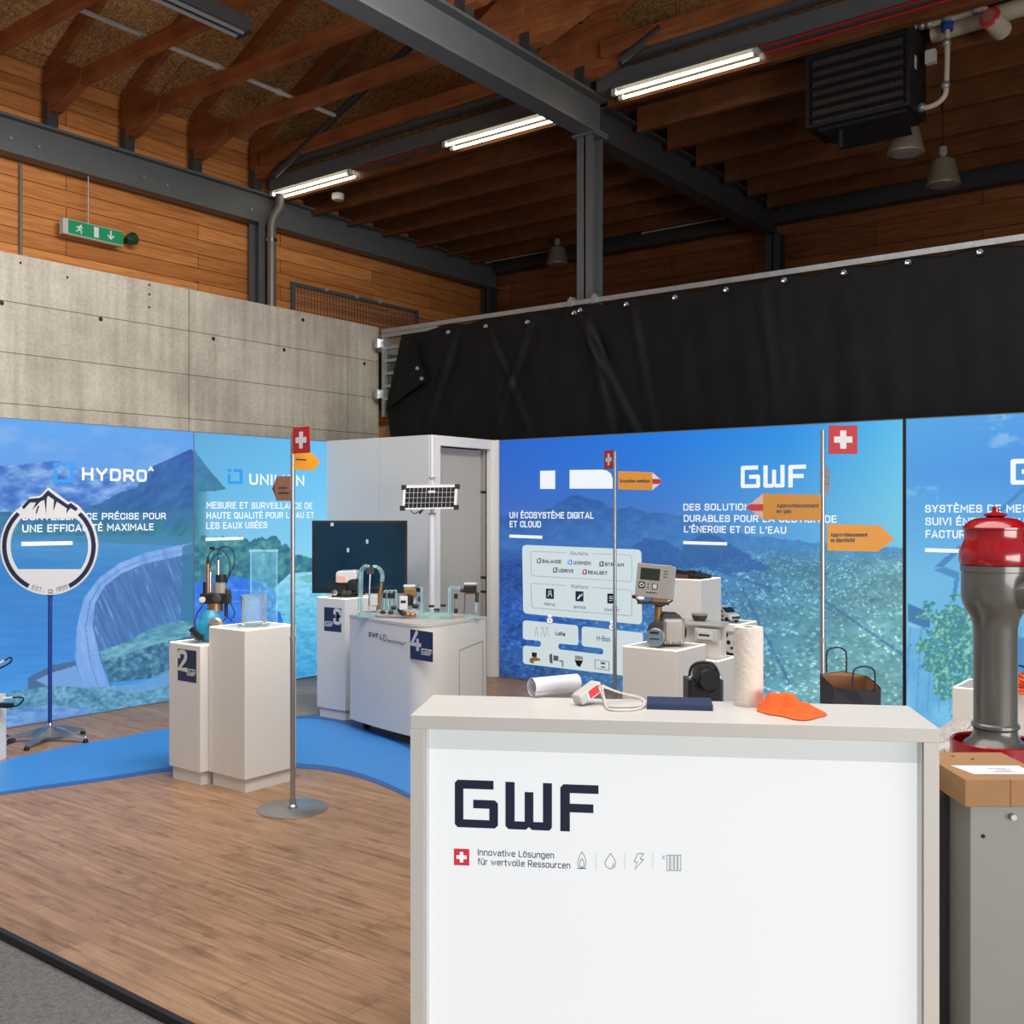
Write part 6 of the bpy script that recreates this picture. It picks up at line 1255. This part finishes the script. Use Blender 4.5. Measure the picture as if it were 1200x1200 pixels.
# gas meter with electronic corrector on plinth A
dG = 6.36; gm = root('gas_meter', 'big steel gas meter with a grey display unit behind the counter', 'meter', (-3.15, 5.75, .9), YAW); kG = dG / FPX
cG = (Vector((-3.15, 5.75, 0)).dot(Vector((CS, SN, 0)))) / Vector((-3.15, 5.75, 0)).dot(Vector((-SN, CS, 0))) * FPX + 600
vG = HORIZ + (CAMH - .9) / Vector((-3.15, 5.75, 0)).dot(Vector((-SN, CS, 0))) * FPX; kG = Vector((-3.15, 5.75, 0)).dot(Vector((-SN, CS, 0))) / FPX
g5 = lambda x, y, dy=0: Vector(((735 + x / 11.43 - cG) * kG, dy, (vG - (655 + y / 11.43)) * kG))
rad = 118 / 11.43 * kG; cc = g5(340, 1000); cz = rad + .01
f = MB(Matrix.Translation((cc.x, -.12, cz)) @ Matrix.Rotation(R(-20), 4, 'Z')); f.lathe([(rad * .9, .02), (rad * 1.03, .015), (rad * 1.03, -.01), (rad * .96, -.014)], n=36, axis='y'); f.lathe([(rad * .95, .02), (rad * .95, .2)], n=36, axis='y'); f.build('end_cover', M['alucast'], gm, smooth=True)
f = MB(Matrix.Translation((cc.x, -.12, cz)) @ Matrix.Rotation(R(-20), 4, 'Z')); f.lathe([(rad * .88, -.012), (rad * .88, -.017), (.0, -.017)], n=36, axis='y'); f.build('dial_face', mat('dial_blue_grey', (112, 134, 150), .4), gm, smooth=True)
ff = rmat(gm) @ Matrix.Translation((cc.x, -.12, cz)) @ Matrix.Rotation(R(-20), 4, 'Z') @ frame((0, -.0175, 0), (1, 0, 0), (0, 0, 1))
flat('counter_window', [[(-rad * .55, rad * .42), (rad * .45, rad * .42), (rad * .45, rad * .66), (-rad * .55, rad * .66)], [(-rad * .6, -rad * .2), (rad * .5, -rad * .2), (rad * .5, -rad * .08), (-rad * .6, -rad * .08)]], ff, M['lcd'], gm, .001)
x0_ = cc.x + .03; f = MB(); f.box(x0_ + .02, -.09, .012, x0_ + .165, .13, 2 * cz + .05); f.box(x0_ - .02, -.06, .02, x0_ + .03, .1, 2 * cz); f.build('meter_body', M['alucast'], gm, bevel=.025)
f = MB(Matrix.Translation((x0_ + .162, -.03, cz + .02))); f.lathe([(.03, 0), (.034, .012), (.025, .014)], n=20, axis='x'); f.build('side_port', M['blackm'], gm, smooth=True)
for i in range(4): MB(Matrix.Translation((x0_ + .035 + .035 * i, -.092, .03))).lathe([(.008, 0), (.008, -.008), (.004, -.01)], n=10, axis='y').build('bolt', M['chrome'], gm)
f = MB(Matrix.Translation((cc.x + .028, -.06, cz + .025)) @ Matrix.Rotation(R(-20), 4, 'Z')); f.lathe([(rad * .9, -.01), (rad * 1.3, 0), (rad * 1.32, .03), (rad * 1.28, .16), (rad * .9, .17)], n=36, axis='y'); f.build('drum_housing', M['darkgrey'], gm, smooth=True)
f = MB(); f.prism([(cc.x + .04, -.07, 2 * cz + .03), (cc.x + .18, -.07, 2 * cz + .04), (cc.x + .16, -.07, 2 * cz + .07), (cc.x + .06, -.07, 2 * cz + .075)], (0, .17, 0)); f.build('top_cover', M['darkgrey'], gm, bevel=.006)
MB().cyl((cc.x + .03, -.02, 2 * cz + .02), (cc.x + .035, -.02, g5(430, 520).z), .026, .022, 16).build('stem', M['ochre'], gm, smooth=True)
MB().box(cc.x - .01, -.05, g5(0, 600).z, cc.x + .09, .03, g5(0, 500).z).build('mounting_bracket', M['ochre'], gm, bevel=.004)
MB().beam(g5(120, 575, -.06), g5(540, 590, -.06), .02, .015).build('cable_tray', M['black'], gm); MB().tube(smooth_path([g5(90, 500, -.05), g5(150, 560, -.06), g5(300, 570, -.06), g5(420, 625, -.05), g5(540, 580, -.04), g5(600, 545, -.04)], 5), .005, 8).build('cable', M['black'], gm, smooth=True)
MB().cyl(g5(130, 515, -.07), g5(200, 520, -.07), .014, .014, 12).build('connector', M['chrome'], gm); MB().ball(g5(75, 495, -.06), .013, n=8).build('cable_cap', M['black'], gm, smooth=True)
dRm = Matrix.Translation(g5(375, 300, -.02)) @ Matrix.Rotation(R(-20), 4, 'Z') @ Matrix.Rotation(R(4), 4, 'Y') @ Matrix.Rotation(R(-6), 4, 'X'); hw, hh = .108, .105
f = MB(dRm); f.box(-hw, -.06, -hh, hw, .085, hh); f.build('display_unit', M['lgrey'], gm, bevel=.008)
f = MB(dRm); f.box(-hw * 1.02, -.072, -hh * 1.02, hw * 1.02, -.058, hh * 1.02); f.build('front_plate', M['grey'], gm, bevel=.006)
fm = rmat(gm) @ dRm @ frame((0, -.0725, 0), (1, 0, 0), (0, 0, 1))
flat('lcd_screen', [[(-.085, .005), (.038, .005), (.038, .078), (-.085, .078)]], fm, M['lcd'], gm, .0015)
flat('round_key', [rrect(-.09, -.05, -.052, -.01, .008)], fm, M['black'], gm, .0015); flat('key_ring', stroke(circ(-.071, -.03, .011, 18), .006, True), fm @ Matrix.Translation((0, 0, .0015)), M['white_sign'], gm, .001)
flat('key', [rrect(-.005, -.05, .03, -.014, .006)], fm, M['darkgrey'], gm, .0015); flat('key_face', [rrect(.0, -.045, .025, -.019, .004)], fm @ Matrix.Translation((0, 0, .0015)), M['lgrey'], gm, .001)
flat('print_lines', [[(.06, .03 + .018 * i), (.088, .03 + .018 * i), (.088, .034 + .018 * i), (.06, .034 + .018 * i)] for i in range(3)] + [[(-.04, -.075), (.03, -.075), (.03, -.07), (-.04, -.07)], circ(-.03, -.02, .005, 10), circ(-.03, -.042, .005, 10)], fm, M['darkgrey'], gm, .001)
# heat meter stand on the low plinth, small box in front of it
hm = root('heat_meter_stand', 'white stand holding a small heat meter beside the gas meter', 'meter stand', (-3.22, 6.42, .75), 0)
MB().box(-.18, .0, 0, .16, .03, .22).build('back_board', M['white'], hm); MB().box(-.2, -.07, .22, .17, .05, .245).build('shelf', M['lgrey'], hm); MB().box(-.0, -.05, 0, .16, .0, .12).build('block', M['white'], hm, bevel=.004)
MB().box(-.03, -.07, .11, .14, -.01, .2).build('meter_housing', M['lgrey'], hm, bevel=.006); MB().box(-.005, -.082, .125, .11, -.07, .185).build('meter_face', M['white_sign'], hm, bevel=.004); MB().box(.01, -.0835, .15, .09, -.082, .163).build('display', M['lcd'], hm); MB().box(-.02, -.11, 0, .05, -.06, .07).build('carton', M['card'], hm)
bw = root('sensor_dish', 'small grey bowl-shaped sensor on the white shelf', 'sensor', (-3.23, 6.39, .995)); MB().lathe([(.035, 0), (.05, .02), (.054, .045), (.045, .045)], n=22).build('body', M['darkgrey'], bw, smooth=True); MB().lathe([(.055, .04), (.057, .05), (.048, .05)], n=22).build('rim', M['grey'], bw, smooth=True)
kb = root('cable_bundle', 'black cable bundle on top of the tallest plinth', 'cable', (-3.6, 6.93, 1.25))
f = MB()
for i in range(6): f.tube(smooth_path([(.15 * math.cos(i * 1.3 + j), .1 * math.sin(i + j * 1.1), .012 + .006 * i + .006 * math.sin(j * 2)) for j in range(8)], 5), .009, 8)
f.build('cable', M['black'], kb, smooth=True); MB().box(-.05, -.12, .0, .06, -.06, .03).build('plug', mat('brown_plastic', (92, 56, 44), .5), kb, bevel=.004); MB().box(.12, .03, 0, .16, .07, .025).build('connector', M['black'], kb)
# model car
mc = root('model_car', 'white model van parked on the animal picture plinth', 'model car', (-3.47, 7.28, .9), R(-24))
prof = [(-.13, .025), (-.132, .07), (-.12, .11), (-.05, .118), (.02, .112), (.07, .075), (.125, .062), (.135, .04), (.13, .02)]
f = MB(); f.prism([(x, -.05, z) for x, z in prof], (0, .1, 0)); f.build('body', M['white_sign'], mc, bevel=.012)
wn = [(-.105, .078), (-.1, .105), (-.045, .11), (.015, .105), (.05, .078)]
for y in (-.0515, .0505): f = MB(); f.prism([(x, y, z) for x, z in wn], (0, .001, 0)); f.build('side_window', M['black'], mc)
f = MB(); f.prism([(.028, -.044, .11), (.076, -.046, .077), (.076, .046, .077), (.028, .044, .11)], (.003, 0, .003)); f.build('windscreen', M['black'], mc)
for x in (-.085, .085):
    for y in (-.052, .036): f = MB(Matrix.Translation((x, y, .022))); f.lathe([(.012, 0), (.022, .002), (.022, .014), (.012, .016)], n=18, axis='y'); f.build('wheel', M['rubber'], mc, smooth=True)
f = MB(); f.box(-.1, -.0518, .04, .05, -.0502, .055); f.build('side_stripe', M['copper'], mc); f = MB(); f.box(.12, -.04, .03, .137, .04, .05); f.build('grille', M['darkgrey'], mc)

# ------------------------------------------------------------------ television, solar panel mast
tvp = atD(421.5, 600, 9.35); tv = root('television', 'dark flat television in front of the white cabin wall', 'television', (tvp.x, tvp.y, 0), YAW); kt = 9.35 / FPX
tx = lambda u: (u - 421.5) * kt
tz = lambda v: CAMH - (v - HORIZ) * kt
MB().box(tx(366), -.02, tz(695), tx(477), .04, tz(610)).build('bezel', M['black'], tv, bevel=.006); MB().box(tx(369.5), -.0225, tz(690), tx(474), -.02, tz(613)).build('screen', M['screen'], tv)
ft = rmat(tv) @ frame((0, -.0226, 0), (1, 0, 0), (0, 0, 1))
sc_ = mat('screen_mark', (150, 176, 188), .5, emit=.25); L_ = lambda u0, v0, u1, v1: [(tx(u0), tz(v1)), (tx(u1), tz(v1)), (tx(u1), tz(v0)), (tx(u0), tz(v0))]
flat('screen_symbol', [L_(388, 612.5, 391.5, 616.5), L_(429.3, 632, 432, 637), L_(407, 642, 409.6, 647)], ft, sc_, tv, .001)
MB().box(-.04, .04, 0.02, .04, .08, tz(640)).build('stand_column', M['black'], tv); MB().box(-.3, -.1, 0, .3, .22, .02).build('stand_foot', M['black'], tv)
spd = 9.05; spp = atD(506.5, 600, spd); sp = root('solar_mast', 'white mast with a small solar panel beside the cabin door', 'solar panel', (spp.x, spp.y, 0), YAW); ks = spd / FPX
sx = lambda u: (u - 506.5) * ks
sz = lambda v: CAMH - (v - HORIZ) * ks
MB().cyl((0, 0, .02), (0, 0, sz(603)), .03, .03, 20).build('mast', M['white_sign'], sp, smooth=True); MB().cyl((0, 0, sz(603)), (0, 0, sz(512)), .018, .018, 18).build('upper_mast', M['white_sign'], sp, smooth=True); MB().lathe([(.2, 0), (.2, .015), (.04, .03)], n=30).build('foot', M['white_sign'], sp, smooth=True)
for v in (561, 603): MB().cyl((0, 0, sz(v)), (0, 0, sz(v) + .014), .034, .034, 18).build('collar', M['grey'], sp, smooth=True)
S0 = [(sx(472.5), sz(597)), (sx(535.5), sz(596)), (sx(536.5), sz(569)), (sx(473.5), sz(570))]
tilt = Vector((0, .06, 0)); f = MB(); q = [Vector((S0[0][0], -.09, S0[0][1])), Vector((S0[1][0], -.09, S0[1][1])), Vector((S0[2][0], -.03, S0[2][1])), Vector((S0[3][0], -.03, S0[3][1]))]
f.prism(q, (0, .022, .012)); pf = f.build('panel_frame', M['white_sign'], sp)
ce = lambda s, t: q[0].lerp(q[1], s).lerp(q[3].lerp(q[2], s), t)
nrm_ = (q[1] - q[0]).cross(q[3] - q[0]).normalized()
if nrm_.y > 0: nrm_ = -nrm_
f = MB()
for i in range(12):
    for j in range(4):
        a, b, c, d = ce(.045 + .076 * i, .06 + .22 * j), ce(.045 + .076 * i + .07, .06 + .22 * j), ce(.045 + .076 * i + .07, .06 + .22 * j + .205), ce(.045 + .076 * i, .06 + .22 * j + .205)
        f.prism([p + nrm_ * .0006 for p in (a, b, c, d)], nrm_ * .0012)
f.build('solar_cells', M['solar'], sp)
for s, t in ((.005, .05), (.995, .05), (.005, .95), (.995, .95)): c = ce(s, t); MB(Matrix.Translation(c)).box(-.022, -.006, -.022, .022, .03, .022).build('corner_cap', M['black'], pf)
MB().tube(smooth_path([(sx(482), -.05, sz(598)), (sx(486), -.05, sz(602)), (sx(493), -.05, sz(598.5))], 5), .004, 8).build('lead', M['black'], sp); MB().cyl((sx(492), -.05, sz(602)), (sx(496), -.05, sz(597)), .009, .009, 8).build('plug', M['black'], sp)
MB().box(-.03, -.05, sz(597), .03, .03, sz(575)).build('panel_bracket', M['white_sign'], sp)

# ------------------------------------------------------------------ bow-fronted cabinet with the acrylic pipe rig
F4 = [(-6.02, 5.775), (-5.75, 5.705), (-5.48, 5.645), (-5.28, 5.61), (-5.17, 5.60), (-5.09, 5.63), (-5.045, 5.70), (-5.03, 5.80), (-5.035, 5.95), (-5.06, 6.33)]
F4s = [(p.x, p.y) for p in smooth_path([(x, y, 0) for x, y in F4], 5)]; F4b = F4s + [(-5.95, 6.42)]
ca = root('curved_cabinet', 'white bow-fronted cabinet with the navy number 4 sticker', 'cabinet', (-5.5, 6.05, 0))
MB().prism([(x, y, .08) for x, y in F4b], (0, 0, .815)).build('body', M['plinthw'], ca, True, smooth=True)
inn4 = [(-5.5 + (x + 5.5) * 1.006, 6.05 + (y - 6.05) * 1.012) for x, y in F4b]
MB().prism([(x, y, .895) for x, y in inn4], (0, 0, .02)).build('top', M['lgrey'], ca, True, smooth=True)
for x, y in ((-5.9, 5.85), (-5.2, 5.75), (-5.2, 6.25), (-5.85, 6.3)): f = MB(Matrix.Translation((x, y, .04))); f.lathe([(.015, -.015), (.038, -.012), (.038, .012), (.015, .015)], n=18, axis='x'); f.box(-.015, -.02, .0, .015, .02, .042); f.build('castor', M['rubber'], ca, True, smooth=True)
# door outline on the right side
e0, e1 = Vector((-5.035, 5.95, 0)), Vector((-5.06, 6.33, 0)); ed = (e1 - e0).normalized(); fr4 = frame(e0 + ed * .0 + Vector((.0012, 0, 0)), ed, (0, 0, 1))
flat('door_gap', stroke([(.02, .2), (.02, .69), (.33, .73), (.33, .2)], .006, True), fr4, M['grey'], ca, .0012)
flat('corner_trim', [[(.352, .08), (.378, .08), (.378, .89), (.352, .89)]], fr4, M['white_sign'], ca, .0012)
a, b = Vector((-6.02, 5.775, 0)), Vector((-5.48, 5.645, 0)); dd = (b - a).normalized(); f4 = frame(a + Vector((-.001, -.0045, 0)), dd, (0, 0, 1))
def on4(u, v):
    o = a + Vector((-.001, -.0045, 0)); n_ = Vector((-dd.y, dd.x, 0)); r = ray(u, v); t = (o - EYE).dot(n_) / r.dot(n_); p = EYE + r * t; return ((p - o).dot(dd), p.z)
q0, q1 = on4(432, 746), on4(452, 749.5); hL = on4(432, 738.5)[1] - q0[1]
text('cabinet_lettering', 'GWF', f4 @ Vector((q0[0], q0[1], 0)), f4 @ Vector((on4(443.5, 0)[0], q0[1], 0)), hL * .75, M['navyink'], ca, bold=.03)
text('cabinet_lettering', '4D', f4 @ Vector((on4(444, 0)[0], q0[1] - .012, 0)), f4 @ Vector((on4(453, 0)[0], q0[1] - .012, 0)), hL, M['inkgrey'], ca)
text('cabinet_lettering', 'technology®', f4 @ Vector((on4(454, 0)[0], q0[1] - .014, 0)), f4 @ Vector((on4(476, 0)[0], q0[1] - .014, 0)), hL * .45, M['inkdark'], ca)
sA = Vector((-5.48, 5.645, 0)); sB = Vector((-5.28, 5.61, 0)); sd = (sB - sA).normalized(); fs4 = frame(sA + Vector((0, -.006, 0)), sd, (0, 0, 1))
def on5(u, v):
    n_ = Vector((-sd.y, sd.x, 0)); r = ray(u, v); t = (sA - EYE).dot(n_) / r.dot(n_); p = EYE + r * t; return ((p - sA).dot(sd), p.z)
c0, c1 = on5(481.5, 771.5), on5(508, 741); sticker(ca, '4', fs4 @ Matrix.Translation((c0[0], c0[1], 0)), c1[0] - c0[0], c1[1] - c0[1])
# rig
dT = 7.95; rp_ = atD(480, 600, dT); rg4 = root('pipe_rig', 'teal acrylic pipe rig with small meters on the curved cabinet', 'instrument', (rp_.x, rp_.y, .915), YAW); kT = dT / FPX; v0T = HORIZ + (CAMH - .915) / dT * FPX
gA = lambda x, y, dy=0: Vector(((380 + x / 12 - 480) * kT, dy, (v0T - (655 + y / 12)) * kT + dy * .0))
gB = lambda x, y, dy=0: Vector(((470 + x / 10.909 - 480) * kT, dy, (v0T - (660 + y / 10.909)) * kT))
AC, MT = M['acryl'], M['alucast']
flo = lambda p: Vector((p.x, p.y, max(p.z, .0)))
def tb4(pts, r_=.011, m=None, nm='acrylic_pipe', par=None): return MB().tube(smooth_path([flo(p) + Vector((0, 0, r_)) for p in pts], 5), r_, 10).build(nm, m or AC, par or rg4, smooth=True)
tray = MB().box(gB(230, 0).x, -.03, .0, gB(640, 0).x, .22, .05).build('water_tray', AC, rg4, bevel=.004)
MB().box(gA(460, 0).x, .05, .0, gA(700, 0).x, .17, .045).build('water_tray', AC, rg4, bevel=.004); MB().box(gB(800, 0).x, .0, .0, gB(990, 0).x, .12, .03).build('water_tray', AC, rg4, bevel=.004)
tb4([gA(475, 770, .08), gA(475, 500, .08), gA(480, 230, .08), gA(510, 160, .08), gA(560, 125, .08), gA(620, 135, .08)]); tb4([gA(500, 770, .11), gA(500, 480, .11), gA(505, 230, .11), gA(530, 170, .11), gA(580, 140, .11)], .009)
tb4([gA(660, 135, .08), gA(720, 135, .08), gA(765, 185, .08), gA(790, 260, .08), gA(785, 350, .08)]); tb4([gA(660, 140, .11), gA(735, 145, .11), gA(790, 200, .11), gA(805, 270, .11), gA(800, 350, .11)], .009)
MB().cyl(flo(gA(605, 790, .06)), gA(630, 200, .06), .005, .005, 8).build('support_rod', M['chrome'], rg4); MB(Matrix.Translation(gA(630, 165, .07))).box(-.025, -.02, -.03, .025, .02, .02).build('pipe_clamp', M['darkgrey'], rg4)
MB().cyl(flo(gA(740, 780, .07)) + Vector((0, 0, .02)), gA(790, 340, .07), .016, .013, 14).build('valve_body', M['ochre'], rg4, smooth=True)
MB(Matrix.Translation(gA(690, 585, .02))).box(-.032, -.02, -.045, .032, .02, .045).build('flow_meter', M['lgrey'], rg4, bevel=.01)
for x, y in ((820, 775), (930, 780), (970, 712), (1060, 745)): MB(Matrix.Translation(gA(x, y, .02))).ball((0, 0, .012), .022, .018, .016, 8).build('pipe_union', M['black'], rg4, smooth=True)
tb4([gA(740, 760, .03), gA(850, 770, .03), gA(960, 780, .03), gA(1100, 800, .03)], .012, M['grey'])
for x0, x1 in ((830, 870), (885, 930), (940, 1000)): tb4([gA(x0, 740, .06), gA(x0, 520, .06), gA(x0 + 10, 475, .06), gA((x0 + x1) / 2 + 20, 470, .06), gA(x1, 500, .06), gA(x1, 720, .06)], .008)
for x in (835, 905, 955): MB(Matrix.Translation(gA(x, 525, .06))).box(-.014, -.014, -.02, .014, .014, .02).build('sensor_cuff', M['black'], rg4)
MB(Matrix.Translation(gA(1115, 620, .0))).box(-.033, -.02, -.055, .033, .022, .055).build('flow_meter', M['white_sign'], rg4, bevel=.01); MB(Matrix.Translation(gA(1115, 600, -.0205))).box(-.02, -.002, -.01, .02, .0, .01).build('meter_display', M['lcd'], rg4)
MB(Matrix.Translation(gB(95, 480, .04))).lathe([(.03, -.04), (.034, -.03), (.034, .04), (.02, .05)], n=18).build('meter_body', M['black'], rg4, smooth=True)
MB(Matrix.Translation(gB(100, 300, .05))).box(-.045, -.03, -.008, .045, .03, .012).build('meter_lid', M['white_sign'], rg4, bevel=.004); MB().box(gB(30, 0).x, .02, gB(0, 430).z, gB(190, 0).x, .08, gB(0, 320).z).build('meter_body', M['ochre'], rg4, bevel=.008)
MB(Matrix.Translation(gB(180, 340, .05))).box(-.03, -.02, -.02, .035, .02, .018).build('valve', M['black'], rg4); MB().cyl(flo(gB(160, 600, .06)), gB(160, 400, .06), .014, .014, 12).build('riser', M['white_sign'], rg4, smooth=True)
tb4([gB(265, 690, .0), gB(265, 500, .0), gB(268, 340, .0), gB(240, 320, .02), gB(200, 330, .04)], .012); MB(Matrix.Translation(gB(235, 460, .02))).box(-.012, -.012, -.018, .012, .012, .018).build('sensor_cuff', M['navy'], rg4)
for x, y in ((30, 670), (90, 680), (150, 690), (185, 580)): MB(Matrix.Translation(flo(gB(x, y, -.02)))).ball((0, 0, .02), .026, .02, .02, 8).build('pipe_union', M['copper'] if x in (90, 150) else M['black'], rg4, smooth=True)
for x, y in ((370, 575), (525, 565), (440, 620)): MB(Matrix.Translation(gB(x, y, .14))).box(-.022, -.015, -.006, .022, .015, .012).build('tray_clip', M['navy'] if x == 440 else M['black'], rg4, bevel=.003)
tb4([gB(620, 690, .0), gB(620, 480, .0), gB(622, 345, .0), gB(650, 335, .02), gB(760, 340, .03)], .013); tb4([gB(960, 650, .02), gB(965, 520, .02)], .012)
MB().cyl(flo(gB(700, 640, -.02)), gB(705, 400, -.02), .012, .012, 12).build('flow_tube', MT, rg4, smooth=True)
for y in (420, 605): MB(Matrix.Translation(gB(703, y, -.02))).box(-.014, -.014, -.018, .014, .014, .018).build('tube_cap', M['black'], rg4)
MB(Matrix.Translation(gB(885, 320, .02))).box(-.05, -.03, -.035, .05, .03, .02).build('meter_head', M['black'], rg4, bevel=.006); MB(Matrix.Translation(gB(885, 270, .02))).box(-.05, -.03, -.004, .05, .03, .012).build('meter_lid', M['white_sign'], rg4, bevel=.004)
MB(Matrix.Translation(gB(790, 350, .02))).ball((0, 0, 0), .024, .018, .018, 8).build('pipe_union', M['darkgrey'], rg4, smooth=True); MB().cyl(gB(820, 375, .02), gB(980, 375, .02), .014, .014, 12).build('brass_pipe', M['ochre'], rg4, smooth=True); MB().cyl(gB(970, 370, .02), gB(970, 500, .02), .016, .014, 12).build('elbow', M['darkgrey'], rg4, smooth=True); MB().cyl(flo(gB(805, 650, .02)), gB(815, 390, .02), .005, .005, 8).build('support_rod', M['steel'], rg4)
bpy.context.view_layer.update()
